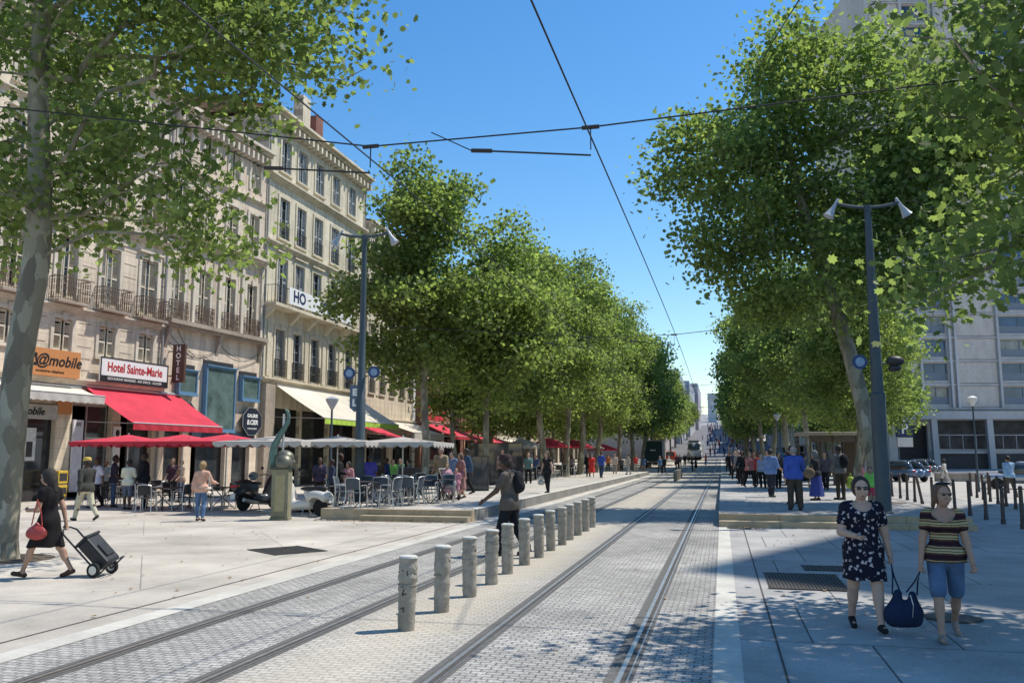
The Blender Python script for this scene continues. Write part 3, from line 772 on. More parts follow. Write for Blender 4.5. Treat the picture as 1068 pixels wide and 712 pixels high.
for i, (a, b, c, d) in enumerate(ops):
    k = i % 4
    window(h1, a, b, c, d, wood_w, pane_d if (i * 7) % 3 else pane_l, shut_b if k != 1 or i % 8 < 4 else shut_b, [.97, .82, .9, .92][k], seed=i)
    if k == 1:
        sl = MB().box(a - .3, b + .3, -.55, -.003, 8.06, 8.17); sl.build('balcony_slab', trimD, h1)
        railing(h1, a - .28, b + .28, 8.17, .95, .5, railr)
    if k == 2: railing(h1, a - .12, b + .12, 12.62, .95, .3, railr, curls=False)
mb = MB()
for i, (a, b, c, d) in enumerate(ops):
    surround(mb, a, b, c, d, hood=(i % 4 in (1, 2)), key=True, sill=i % 4 != 1)
cornice(mb, 0, W1, 4.75, .3, .3); cornice(mb, 0, W1, 7.78, .25, .22); cornice(mb, 0, W1, 11.75, .4, .38); cornice(mb, 0, W1, 16.0, .2, .2); cornice(mb, 0, W1, 19.7, .5, .6, .5)
mb.build('stone_trim', trimA, h1)
# dark strips painting the shade of horizontal joints, mezzanine and second floor
mb = MB()
edges = sorted([0, W1] + [v for x in xs1 for v in (ox + x - .8, ox + x + .8)])
for a, b in zip(edges[0::2], edges[1::2]):
    if b - a < .3: continue
    for z in (5.4, 5.9, 6.4, 6.9, 7.4): mb.box(a + .05, b - .05, -.012, .002, z, z + .035)
    for z in (8.7, 9.3, 9.9, 10.5, 11.1): mb.box(a + .05, b - .05, -.012, .002, z, z + .03)
mb.build('shadow_joints', trimD, h1)
mb = MB(); mb.tube([(W1 - .12, -.12, .0), (W1 - .12, -.12, 19.6)], .065, 8); mb.build('drain_pipe', mat('zinc', (.30, .29, .28), metal=.3, rough=.6), h1)
roof(h1, W1, 20.2, 12, tile)
mb = MB(); mb.box(3, 3.5, 3, 5, 20.5, 23); mb.box(11, 11.5, 3, 5, 20.5, 23); mb.build('chimney', limeA, h1)
# shop interiors of house 1
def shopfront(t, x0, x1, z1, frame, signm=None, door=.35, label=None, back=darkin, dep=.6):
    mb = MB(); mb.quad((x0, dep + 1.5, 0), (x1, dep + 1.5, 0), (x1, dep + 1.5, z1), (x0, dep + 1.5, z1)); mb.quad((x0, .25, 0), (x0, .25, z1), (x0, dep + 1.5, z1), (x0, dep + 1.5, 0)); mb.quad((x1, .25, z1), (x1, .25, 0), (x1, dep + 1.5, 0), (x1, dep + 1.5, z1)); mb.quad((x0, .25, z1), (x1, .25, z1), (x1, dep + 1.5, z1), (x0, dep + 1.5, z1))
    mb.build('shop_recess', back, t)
    mb = MB(); y = dep * .5; w = .07
    xd = x0 + (x1 - x0) * door
    for a in (x0, xd - w, x1 - w): mb.box(a, a + w, y, y + .06, 0, z1)
    mb.box(x0 + w, xd - w, y, y + .06, 2.3, 2.42); mb.box(x0 + w, xd - w, y, y + .06, z1 - .08, z1); mb.box(xd, x1 - w, y, y + .06, z1 - .08, z1); mb.box(xd, x1 - w, y, y + .06, 0, .5); mb.box(xd, x1 - w, y, y + .06, 2.5, 2.6)
    f = mb.build('shopfront', frame, t)
    MB().quad((xd, y + .03, .5), (x1 - w, y + .03, .5), (x1 - w, y + .03, z1 - .08), (xd, y + .03, z1 - .08)).build('pane', pane_d, f)
alu = mat('aluminium', (.55, .55, .54), metal=.7, rough=.4, var=.1)
darkf = mat('dark_frame', (.05, .045, .045), rough=.5, var=.3)
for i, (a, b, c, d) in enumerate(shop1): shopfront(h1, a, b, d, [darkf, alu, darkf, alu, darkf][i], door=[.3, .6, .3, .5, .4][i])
# sign boards of house 1
orange = mat('orange_board', (.56, .24, .09), var=.08, scale=3, rough=.5)
ink = mat('black_ink', (.02, .02, .022), rough=.5)
redp = mat('red_letter', (.45, .03, .035), rough=.5, var=.1)
def board(parent, name, x0, x1, z0, z1, m, y=-.12, th=.08, label=None, frame=None):
    o = MB().box(x0, x1, y - th, y, z0, z1).build(name, m, parent, bevel=.01)
    if frame:
        e = .05; mb = MB(); yy = y - th
        mb.box(x0, x1, yy - .02, yy - .002, z1 - e, z1); mb.box(x0, x1, yy - .02, yy - .002, z0, z0 + e); mb.box(x0, x0 + e, yy - .02, yy - .002, z0 + e, z1 - e); mb.box(x1 - e, x1, yy - .02, yy - .002, z0 + e, z1 - e)
        mb.build('sign_edge', frame, o)
    return o
def sign_thing(label, name='shop_sign', loc=(0, 0, 0), rz=A42, cat='shop sign'):
    return thing(name, label, cat, loc, rz)
s = sign_thing('orange shop sign board with black lettering ending in mobile, above the white awning', loc=(*fpt(-3.75), 0))
board(s, 'board', 0, 3.05, 4.98, 6.08, orange, -.34)
text('lettering', '@mobile', .62, ink, s, (1.92, -.425, 5.6), shear=.25, bold=.012)
MB().box(.18, .82, -.428, -.4225, 5.35, 5.85).build('logo_block', ink, s)
text('lettering', 'wa', .42, orange, s, (.5, -.431, 5.6), bold=.01)
text('lettering', 'accessoires telephone', .16, ink, s, (1.5, -.425, 5.17))
s = sign_thing('white hotel sign board with red Hotel Sainte-Marie lettering above the red awning', loc=(*fpt(.42), 0))
board(s, 'board', 0, 4.3, 4.98, 6.08, white_p, -.34, frame=ink)
text('lettering', 'Hotel Sainte-Marie', .56, redp, s, (2.15, -.425, 5.65), xs=.82, bold=.012)
MB().box(.06, 4.24, -.428, -.4225, 5.03, 5.27).build('dark_strip', ink, s)
text('lettering', 'RESTAURANT BRASSERIE - BAR SNACK - GLACIER', .155, white_p, s, (2.15, -.431, 5.145))
# projecting vertical HOTEL sign
s = sign_thing('narrow vertical brown HOTEL sign projecting from the wall right of the hotel board', loc=(*fpt(5.2), 0), name='hotel_sign', cat='hotel sign')
MB().box(-.08, .08, -1.0, -.3, 5.3, 7.15).build('board', mat('brown_board', (.10, .055, .04), rough=.5), s, bevel=.02)
mb = MB(); mb.box(-.02, .02, -.32, 0, 5.6, 5.65); mb.box(-.02, .02, -.32, 0, 6.8, 6.85); mb.build('bracket', railm, s)
for k, ch in enumerate('HOTEL'): text('lettering', ch, .36, white_p, s, (-.083, -.65, 6.93 - k * .35), rot=(PI / 2, 0, -PI / 2), bold=.012)
# lower fascia signs
s = sign_thing('grey fascia sign with dark mobile lettering over the phone shop door', loc=(*fpt(-4.4), 0))
board(s, 'board', -.6, 3.0, 3.25, 3.85, mat('grey_board', (.42, .40, .38), rough=.5), -.05)
text('lettering', '@mobile', .42, ink, s, (1.5, -.135, 3.55), shear=.25, bold=.01)
s = sign_thing('dull red panel with kebab lettering in the shade of the red awning', loc=(*fpt(-.55), 0))
board(s, 'board', -.1, 2.4, 4.05, 4.7, mat('maroon_board', (.23, .10, .09), rough=.5), -.05)
text('lettering', 'Kebab', .46, redp, s, (1.2, -.135, 4.38), bold=.012)
s = sign_thing('small orange panel between the phone shop and the kebab shop', loc=(*fpt(-1.45), 0))
board(s, 'board', 0, .75, 3.5, 4.5, orange, -.05)
s = sign_thing('white and lilac poster board with black drawings beside the kebab door', loc=(*fpt(-.55), 0), name='menu_board', cat='menu board')
board(s, 'board', 0, .55, .3, 3.3, mat('poster_white', (.62, .60, .64), var=.25, scale=5), -.04)
text('lettering', '505', .2, ink, s, (.28, -.125, 3.1))
s = sign_thing('white and black menu poster hanging at the hotel cafe entrance', loc=(*fpt(1.78), 0), name='menu_board', cat='menu board')
board(s, 'board', 0, .42, .6, 3.1, mat('poster_bw', (.75, .74, .72), var=.1), -.04)
mb = MB()
for z in (1.1, 1.7, 2.3, 2.8): mb.ball((.21, -.125, z), (.13, .004, .16), 8, 5)
mb.build('drawings', ink, s)
s = sign_thing('small white price poster on the phone shop window', loc=(*fpt(-3.0), 0), name='menu_board', cat='poster')
board(s, 'board', 0, .6, 1.6, 2.9, mat('poster_grey', (.6, .58, .56), var=.2), -.02); MB().box(.15, .45, -.104, -.1, 1.75, 2.35).build('picture', darkf, s)
s = thing('newspaper_box', 'yellow free newspaper box standing at the wall left of the kebab door', 'newspaper box', (*fpt(-1.6, .35), 0), A42)
mb = MB(); mb.box(0, .5, -.2, .2, .15, .62); mb.box(0, .5, -.2, .2, .68, 1.2); mb.box(.04, .1, -.15, .15, 0, .15); mb.box(.4, .46, -.15, .15, 0, .15); mb.build('cabinet', mat('yellow_paint', (.62, .42, .05), rough=.5), s, bevel=.02)
mb = MB(); mb.box(.05, .45, -.203, -.2005, .25, .52); mb.box(.05, .45, -.203, -.2005, .78, 1.1); mb.build('window', darkf, s)

# --- house 2: rose wall with blue bays --------------------------------------
S2 = 4.7; W2 = 8.23
xs2 = [5.6 - S2, 7.65 - S2, 9.8 - S2, 11.8 - S2]
ops = []
for x in xs2: ops += [(x - .46, x + .46, 8.55, 11.35), (x - .46, x + .46, 13.1, 15.4), (x - .46, x + .46, 16.8, 18.6)]
bays = [(5.75 - S2, 7.15 - S2, 4.85, 6.0), (7.85 - S2, 10.35 - S2, 3.1, 6.4), (10.95 - S2, 12.55 - S2, 4.85, 6.1)]
shop2 = [(.5, 1.9, 0, 3.3), (2.5, 5.3, 0, 2.55), (5.9, 7.5, 0, 2.6)]
h2 = building('town_house', 'rosy stone town house with three blue framed bay windows above the parasols', (*fpt(S2), 0), A42, W2, 19.4, 12, limeB, ops + bays + shop2)
for i, (a, b, c, d) in enumerate(ops):
    window(h2, a, b, c, d, wood_w, pane_d if i % 4 else pane_l, shut_b, [.8, .85, .92][i % 3], seed=50 + i)
    if i % 3 == 0: railing(h2, a - .2, b + .2, 8.42, .95, .22, railr, dens=.1)
mb = MB()
for i, (a, b, c, d) in enumerate(ops): surround(mb, a, b, c, d, w=.2, hood=False, key=i % 3 == 0, sill=False)
for x in xs2:
    mb.box(x - .72, x - .68, -.07, .002, 8.5, 12.3); mb.box(x + .68, x + .72, -.07, .002, 8.5, 12.3); mb.box(x - .72, x + .72, -.07, .002, 12.303, 12.34)
for x in (0.02, 2.0, 4.1, 6.1, 7.95): mb.box(x, x + .22, -.1, .003, 8.45, 12.5)
cornice(mb, 0, W2, 12.55, .4, .45); cornice(mb, 0, W2, 16.1, .2, .2); cornice(mb, 0, W2, 18.9, .5, .6, .45); mb.build('stone_trim', trimA, h2)
mb = MB(); mb.box(0, W2, -.5, -.003, 8.2, 8.4); mb.box(0, W2, -.35, -.003, 8.05, 8.197)
for x in (.25, 4.2, 8.0):
    mb.prism([(-.003, 8.05), (-.32, 8.05), (-.25, 7.7), (-.003, 7.0)], x - .1, x + .1, 'x')
mb.build('balcony_slab', trimD, h2)
blue = mat('blue_frame', (.12, .24, .38), rough=.45, var=.15, scale=5)
for i, (a, b, c, d) in enumerate(bays):
    mb = MB(); o = .28; w = .09
    for x in (a, b - w): mb.box(x, x + w, -o, .22, c, d)
    mb.box(a + w, b - w, -o, .22, d - w, d); mb.box(a + w, b - w, -o, .22, c, c + w)
    mb.box(a - .06, b + .06, -o - .08, .0, d + .003, d + .06); mb.box(a - .02, b + .02, -o - .05, .0, c - .1, c - .003)
    f = mb.build('bay_window', blue, h2)
    MB().quad((a + w, -o + .05, c + w), (b - w, -o + .05, c + w), (b - w, -o + .05, d - w), (a + w, -o + .05, d - w)).build('pane', mat('green_glass', (.11, .16, .15), rough=.08, var=.5, scale=1.5, spec=.9), f)
    MB().box(a, b, -.05, .2, d + .063, d + .32).build('lintel_recess', darkf, h2)
mb = MB()
for k in range(22):
    a = rr.uniform(.2, 1.9); mb.ball((3.15 + a, -.2 + .1, 3.35 + rr.uniform(0, .5) * (1.9 - a) / 1.9), .09, 6, 4)
mb.build('window_plants', mat('plant_green', (.08, .16, .05), var=.4), h2)
for i, (a, b, c, d) in enumerate(shop2): shopfront(h2, a, b, d, darkf, door=.3)
mb = MB().box(2.3, 7.7, -.16, -.04, 2.6, 3.05); mb.build('fascia', mat('dark_blue_fascia', (.035, .045, .07), rough=.4), h2)
roof(h2, W2, 19.4, 12, tile)
# sagging cables on the wall
mb = MB()
def sag(p, q, s, n=8):
    p = Vector(p); q = Vector(q); return [p.lerp(q, k / n) - Vector((0, 0, s * 4 * (k / n) * (1 - k / n))) for k in range(n + 1)]
for p, q, d in (((.2, -.06, 7.9), (4.2, -.06, 7.3), .7), ((.1, -.05, 7.5), (3, -.05, 6.8), .3), ((3, -.05, 6.9), (8, -.05, 7.2), .5), ((1, -.06, 8), (2.4, -.06, 6.8), .2), ((4.3, -.06, 7.7), (8.1, -.05, 7.6), .6)):
    mb.tube(sag(p, q, d), .014, 4)
mb.build('wall_cables', ink, h2)
# octagonal sign
s = sign_thing('dark blue octagonal shop sign with white lettering on the rosy house', loc=(*fpt(11.9), 0))
oc = [(.92 * math.cos(R(22.5 + 45 * k)), 3.68 + .78 * math.sin(R(22.5 + 45 * k))) for k in range(8)]
MB().prism(oc, -.32, -.18).build('board', mat('navy_board', (.02, .025, .045), rough=.35), s, bevel=.01)
oc2 = [(x * 1.05, 3.68 + (z - 3.68) * 1.05) for x, z in oc]; mb = MB()
for k in range(8): mb.tube([(oc2[k][0], -.33, oc2[k][1]), (oc2[(k + 1) % 8][0], -.33, oc2[(k + 1) % 8][1])], .02, 4)
mb.build('rim', alu, s)
text('lettering', 'GALERIE', .26, white_p, s, (0, -.325, 3.98), bold=.01); text('lettering', 'B.CIER', .36, white_p, s, (0, -.325, 3.62), bold=.012, shear=.2); text('lettering', 'MAROQUINERIE', .12, white_p, s, (0, -.325, 3.28))
s = sign_thing('second dark octagonal sign half hidden behind the red awning', loc=(*fpt(6.35), 0))
MB().prism(oc, -.3, -.18).build('board', _mats['navy_board'], s, bevel=.01)
text('lettering', 'GALERIE', .26, white_p, s, (0, -.305, 3.98), bold=.01)

# --- house 3: tall ochre corner block with HOTEL banner ----------------------
X3, Y3 = -25.51, 44.76; R3 = R(90)
W3 = 14.4
xs3 = [2.15, 4.35, 6.75, 9.3, 12.0]
ops = []
for x in xs3: ops += [(x - .6, x + .6, 6.45, 9.3), (x - .6, x + .6, 10.8, 13.6), (x - .6, x + .6, 14.8, 17.3), (x - .6, x + .6, 18.95, 21.0)]
shop3 = [(1.6, 5.0, 0, 4.6), (5.3, 9.0, 0, 4.6), (9.3, 13.6, 0, 4.6)]
h3 = building('corner_building', 'tall ochre corner building with hotel banner and broad cream shop awning', (X3, Y3, 0), R3, W3, 22.0, 14, limeC, ops + shop3)
for i, (a, b, c, d) in enumerate(ops):
    window(h3, a, b, c, d, wood_g, pane_d if i % 5 else pane_l, shut_g, [.3, .6, .75, .85][i % 4], seed=90 + i)
    if i % 4 == 0: railing(h3, a - .05, b + .05, 6.45, 1.0, .16, railm, dens=.11)
    if i % 4 == 2: railing(h3, a - .02, b + .02, 14.8, .8, .1, railm, curls=False)
railing(h3, .1, W3 - .1, 10.62, 1.0, .75, railm, dens=.2, curls=False)
mb = MB()
for i, (a, b, c, d) in enumerate(ops): surround(mb, a, b, c, d, w=.18, hood=i % 4 == 1, key=i % 4 == 0, sill=i % 4 > 1)
mb.box(0, W3, -.85, -.003, 10.42, 10.6)
for x in [.2] + [(p + q) / 2 for p, q in zip(xs3, xs3[1:])] + [14.1]: mb.prism([(-.003, 10.42), (-.72, 10.42), (-.6, 10.15), (-.003, 9.6)], x - .14, x + .14, 'x')
for x in [.8, 3.25, 5.5, 8.0, 10.6, 13.5]: mb.box(x - .22, x + .22, -.09, .003, 6.4, 9.55)
cornice(mb, 0, W3, 6.0, .3, .3); cornice(mb, 0, W3, 14.1, .3, .3); cornice(mb, 0, W3, 18.1, .35, .35); cornice(mb, -.1, W3 + .1, 21.9, .5, .75, .62)
mb.build('stone_trim', trimC, h3)
mb = MB(); mb.box(.12, 1.2, -.35, -.003, 0, 5.9); mb.build('pilaster', trimD, h3)
mb = MB(); mb.tube([(W3 - .15, -.1, 0), (W3 - .15, -.1, 21.8)], .06, 8); mb.tube([(.06, -.1, 6), (.06, -.1, 21.8)], .06, 8); mb.build('drain_pipe', _mats['zinc'], h3)
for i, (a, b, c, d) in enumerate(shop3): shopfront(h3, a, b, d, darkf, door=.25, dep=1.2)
roof(h3, W3, 22.4, 14, tile)
mb = MB(); mb.box(7.0, 8.1, 1.5, 2.2, 22.6, 26.2); mb.build('chimney', limeC, h3); mb = MB(); mb.box(9.2, 10.3, 1.6, 2.3, 22.6, 25.6); mb.build('chimney', brickm, h3)
# side wall windows facing the lamp-lit gap are blind; banner on the balcony
s = sign_thing('long white HOTEL banner with dark blue letters fixed to the balcony railing', loc=(X3, Y3, 0), rz=R3, name='hotel_banner', cat='banner')
MB().box(1.6, 10.6, -.83, -.79, 10.75, 11.75).build('board', white_p, s)
text('lettering', 'HO', .95, mat('navy_letter', (.02, .03, .09), rough=.5), s, (2.9, -.835, 11.25), bold=.03, xs=1.1); text('lettering', 'TEL', .8, _mats['navy_letter'], s, (7.0, -.835, 11.2), bold=.03, xs=2.0)
# --- awnings -----------------------------------------------------------------
def awning(label, p, rz, x0, x1, z1, z0, out, m, vm, val=.3, scal=0, slats=3, y=-.08, frame=alu, cat='awning'):
    t = thing('shop_awning', label, cat, (p[0], p[1], 0), rz)
    mb = MB(); N = 10; Mx = 12
    g = random.Random(int(x0 * 100)); off = [g.uniform(0, .04) for _ in range(Mx + 1)]
    P = [[(x0 + (x1 - x0) * i / Mx, y - out * j / N, z1 + (z0 - z1) * j / N - .06 * math.sin(PI * j / N) - 0) for i in range(Mx + 1)] for j in range(N + 1)]
    for j in range(N):
        for i in range(Mx): mb.quad(P[j][i], P[j][i + 1], P[j + 1][i + 1], P[j + 1][i])
    c = mb.build('canvas', m, t, smooth=True)
    mb = MB(); n = max(2, int((x1 - x0) / .12)); yb = y - out
    for i in range(n):
        a = x0 + (x1 - x0) * i / n; b = x0 + (x1 - x0) * (i + 1) / n
        f = lambda u: val * (1 - (scal * abs(math.sin(PI * u * (x1 - x0) / .36)) if scal else 0))
        ua, ub = i / n, (i + 1) / n
        w = lambda u: .02 * math.sin(u * (x1 - x0) * 9)
        mb.quad((a, yb - .004, z0), (b, yb - .004, z0), (b, yb - .004 + w(ub), z0 - f(ub)), (a, yb - .004 + w(ua), z0 - f(ua)))
    v = mb.build('valance', vm, t); s = v.modifiers.new('solid', 'SOLIDIFY'); s.thickness = .008
    mb = MB(); mb.tube([(x0, yb, z0 + .01), (x1, yb, z0 + .01)], .03, 6); mb.tube([(x0, y, z1 + .05), (x1, y, z1 + .05)], .07, 8)
    for a in (x0 + .15, x1 - .15): mb.tube([(a, y + .05, z0 + .1), (a, yb, z0 - .01)], .022, 6); 
    for k in range(1, slats):
        a = x0 + (x1 - x0) * k / slats; mb.tube([(a, y, z1 - .12), (a, (y + yb) / 2, (z1 + z0) / 2 - .16), (a, yb, z0 - .04)], .016, 6)
    mb.build('frame', frame, t)
    return t
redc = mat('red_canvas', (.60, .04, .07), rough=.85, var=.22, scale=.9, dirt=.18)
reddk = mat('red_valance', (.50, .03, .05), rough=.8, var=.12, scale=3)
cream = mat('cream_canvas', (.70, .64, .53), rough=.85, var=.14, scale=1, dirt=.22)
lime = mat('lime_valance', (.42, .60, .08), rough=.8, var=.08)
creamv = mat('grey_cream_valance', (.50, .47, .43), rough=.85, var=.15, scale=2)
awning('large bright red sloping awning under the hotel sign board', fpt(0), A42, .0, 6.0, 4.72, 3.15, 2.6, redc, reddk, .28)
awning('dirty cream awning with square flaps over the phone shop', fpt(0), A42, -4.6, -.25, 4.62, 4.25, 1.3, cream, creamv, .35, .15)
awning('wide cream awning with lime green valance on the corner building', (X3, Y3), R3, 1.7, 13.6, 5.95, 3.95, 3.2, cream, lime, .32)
# --- houses farther along the left side ---------------------------------------
def simple_house(label, y0, W, floors, fz, fh, nb, ww, wh, wm, tm, shm, H, rail=True, name='town_house', x=X3, hood=False, z0=0, cl=.5, extra=None, shops=True):
    ops = []
    for i in range(nb):
        xc = W * (i + .5) / nb
        for k in range(floors): ops.append((xc - ww / 2, xc + ww / 2, fz + k * fh, fz + k * fh + wh))
    n = max(1, int(W / 5)); sh = [(W * i / n + .4, W * (i + 1) / n - .4, 0, 3.4) for i in range(n)] if shops else []
    t = building(name, label, (x, y0, z0), R3, W, H, 12, wm, ops + sh)
    for i, (a, b, c, d) in enumerate(ops):
        window(t, a, b, c, d, wood_w, pane_d if i % 3 else pane_l, shm, cl, seed=int(y0) + i)
        if rail: railing(t, a - .05, b + .05, c, .9, .14, railm, dens=.14, curls=False)
    mb = MB()
    for o in ops: surround(mb, *o, w=.14, hood=hood, key=False, sill=True)
    cornice(mb, 0, W, 4.4, .3, .25); cornice(mb, 0, W, H - .5, .5, .5, .6); mb.build('stone_trim', tm, t)
    for a, b, c, d in sh: shopfront(t, a, b, d, darkf, door=.3)
    roof(t, W, H, 12, tile)
    return t
t4 = simple_house('low cream house with paired windows behind the left tree trunk', 60.0, 10.6, 4, 6.5, 3.2, 5, .9, 2.0, limeA, trimA, None, 19.5)
mb = MB()
for k in range(22): mb.box(10.0, 10.6, -.09, -.002, .5 + k * .85, 1.25 + k * .85)
mb.build('quoins', white_p, t4)
# brick corner house with arches
t5 = building('brick_house', 'low red brick house with cream arches above red awnings', (X3, 72.2, 0), R3, 13, 8.6, 10, brickm, [(1.5 + 2.2 * i, 2.7 + 2.2 * i, 5.6, 7.4) for i in range(5)] + [(1, 6, 0, 3.6), (7, 12, 0, 3.6)])
for i in range(5): window(t5, 1.5 + 2.2 * i, 2.7 + 2.2 * i, 5.6, 7.4, wood_w, pane_d, None, seed=i)
mb = MB()
for i in range(5):
    c = 2.1 + 2.2 * i; pts = [(c + .75 * math.cos(a), -.04, 7.4 + .5 * math.sin(a)) for a in [PI * k / 6 for k in range(7)]]; mb.tube(pts, .07, 4)
cornice(mb, 0, 13, 8.2, .4, .4); cornice(mb, 0, 13, 4.7, .2, .2); mb.build('stone_trim', trimA, t5)
for a, b in ((1, 6), (7, 12)): shopfront(t5, a, b, 3.6, darkf)
roof(t5, 13, 8.6, 10, tile)
s = sign_thing('red shop sign board with small white lettering on the brick house', loc=(X3, 72.2, 0), rz=R3)
board(s, 'board', .6, 6.4, 4.95, 6.5, redc, -.1); text('lettering', 'BOUCHERIE', .7, white_p, s, (3.5, -.185, 5.75), bold=.01)
simple_house('pale rendered house with orange banner beyond the brick house', 85.6, 13, 4, 5.2, 3.1, 5, 1.0, 1.9, mat('orange_render', (.50, .30, .19), var=.1, scale=.6, dirt=.2), trimA, shut_b, 18.5, rail=False)
simple_house('grey stone apartment house beyond the orange rendered one', 99, 16, 5, 5.2, 3.1, 6, 1.0, 1.9, limeC, trimC, shut_g, 21, rail=False)
simple_house('rosy apartment house in the far left terrace', 115.4, 18, 5, 5.2, 3.1, 6, 1.1, 1.9, limeB, trimA, shut_b, 20, rail=False)
simple_house('long cream apartment house near the far end of the left terrace', 133.8, 30, 5, 5.2, 3.1, 9, 1.1, 1.9, limeA, trimA, shut_b, 21, rail=False)
awning('short cream awning on the low cream house', (X3, 60), R3, 3.3, 10.6, 4.5, 3.55, 2.6, cream, creamv, .5)
awning('small red awning half hidden behind the left lamp post', (X3, 60), R3, -.6, 2.9, 3.9, 3.1, 2.2, redc, reddk, .25)
awning('red awning on the brick house, nearer of its pair', (X3, 72.2), R3, 1.0, 6.2, 4.6, 3.5, 2.6, redc, reddk, .25)
awning('red awning on the brick house, farther of its pair', (X3, 72.2), R3, 6.9, 12.2, 4.3, 3.2, 2.9, redc, reddk, .25)
awning('long red awning on the orange rendered house', (X3, 85.6), R3, .6, 12.0, 3.9, 3.0, 3, redc, reddk, .25)
awning('white awning on the grey stone apartment house', (X3, 99), R3, .6, 13, 3.8, 3.0, 3, cream, creamv, .25)
# --- right side: concrete tower with panelled facade ----------------------------
YA = R(13.46)
def cam_pt(R_, F):   # world point F metres ahead and R_ metres right of the camera heading
    return (R_ * math.cos(YA) - F * math.sin(YA), F * math.cos(YA) + R_ * math.sin(YA))
conc = mat('grey_concrete', (.58, .53, .48), var=.12, scale=1.2, dirt=.25, bump=.2)
pebble = mat('pebbledash_panel', (.66, .58, .51), var=.3, scale=9, dirt=.15, bump=.6, bscale=30)
rib = mat('concrete_rib', (.62, .59, .57), var=.1, scale=2, dirt=.3)
bluegl = glass_mat('blue_tower_glass', (.04, .075, .15), rough=.05, var=.7, scale=.35)
def tower(name, label, loc, rz, W, H, D, cols, base=7.4, fh=2.88):
    """cols: list of (x0, x1, kind) kind 'p' panel / 'w' window"""
    t = thing(name, label, 'tower block', loc, rz)
    ops = []
    n = int((H - base) / fh)
    for a, b, k in cols:
        if k == 'w':
            for i in range(n): ops.append((a + .3, b - .3, base + .55 + i * fh, base + fh - .25 + i * fh))
    sh = [(1.2, 4.7, 0, 5.4)]
    gr = [(5.2, W - 1, 2.6, 6.0)]
    mb = MB(); wallpanel(mb, 0, W, 0, H, ops + gr + sh, .4)
    mb.quad((0, D, 0), (0, 0, 0), (0, 0, H), (0, D, H)); mb.quad((W, 0, 0), (W, D, 0), (W, D, H), (W, 0, H)); mb.quad((W, D, 0), (0, D, 0), (0, D, H), (W, D, H)); mb.quad((0, 0, H), (W, 0, H), (W, D, H), (0, D, H))
    mb.build('wall', conc, t)
    for a, b, k in cols:
        if k == 'p' and b - a > 1:
            for i in range(n): MB().box(a + .28, b - .28, -.09, -.002, base + .25 + i * fh, base + fh - .12 + i * fh).build('panel', pebble, t, bevel=.03)
    mb = MB()
    for i in range(n + 1): mb.box(0, W, -.22, -.002, base - .08 + i * fh, base + .12 + i * fh)
    for a, b, k in cols: mb.box(a - .13, a + .13, -.42, -.003, base + .12, H); mb.box(a + .2, a + .3, -.16, -.003, base + .12, H)
    mb.build('ribs', rib, t)
    mb = MB(); mb.box(-.2, W, -1.6, -.425, base - 1.3, base - .35)
    for x in (5.0, 11.6, 18.5, 26, 34): mb.prism([(x - .35, 0), (x + .35, 0), (x + .2, base - 1.3), (x - .5, base - 1.3)], -1.5, -1.0)
    mb.build('canopy_frame', mat('pale_concrete', (.50, .49, .48), var=.08, scale=3, dirt=.2), t)
    for i, (a, b, c, d) in enumerate(ops):
        f = MB(); f.box(a, a + .08, .2, .3, c, d); f.box(b - .08, b, .2, .3, c, d); f.box(a + .08, b - .08, .2, .3, c, c + .9); f.box((a + b) / 2 - .04, (a + b) / 2 + .04, .2, .3, c + .9, d); f.box(a + .08, b - .08, .2, .3, d - .08, d)
        f = f.build('window', mat('tower_frame', (.20, .23, .27), rough=.5), t) if i < 90 else f.build('window', mat('tower_frame', (.20, .23, .27), rough=.5), t)
        MB().quad((a + .08, .27, c + .9), (b - .08, .27, c + .9), (b - .08, .27, d - .08), (a + .08, .27, d - .08)).build('pane', bluegl if i % 3 else pane_l, f)
    # ground floor glazing and gallery
    mb = MB(); mb.quad((5.2, .38, 2.6), (W - 1, .38, 2.6), (W - 1, .38, 6), (5.2, .38, 6)); mb.build('gallery_glass', mat('dark_gallery_glass', (.045, .045, .05), rough=.35, var=.95, scale=.9, spec=.25), t)
    mb = MB()
    for x in range(0, 26):
        mb.box(5.4 + x * 1.6, 5.46 + x * 1.6, -.5, -.43, 2.4, 4.2)
    mb.box(5.2, W - 1, -.55, -.425, 4.2, 4.3); mb.box(5.2, 12, -.7, -.3, 2.05, 2.35); mb.build('gallery_rail', _mats['pale_concrete'], t)
    mb = MB(); mb.quad((1.2, .39, 0), (4.7, .39, 0), (4.7, .39, 5.4), (1.2, .39, 5.4)); mb.build('entrance', darkin, t)
    mb = MB(); mb.quad((5.3, -.45, 0), (W - .5, -.45, 0), (W - .5, -.45, 2.04), (5.3, -.45, 2.04)); mb.build('underpass', mat('dark_underpass', (.06, .055, .055), var=.4), t)
    return t
tx, ty = cam_pt((928 - 534) / 914.8 * 105, 105)
tower('tower_block', 'tall grey concrete tower block with pebbledash panels and blue glazed bays on the right', (tx, ty, 0), YA, 34, 64, 20,
      [(0, 4.3, 'p'), (4.3, 7.9, 'w'), (7.9, 8.6, 'p'), (8.6, 13.8, 'p'), (13.8, 19.5, 'w'), (19.5, 24, 'p'), (24, 28, 'w'), (28, 33.9, 'p')])
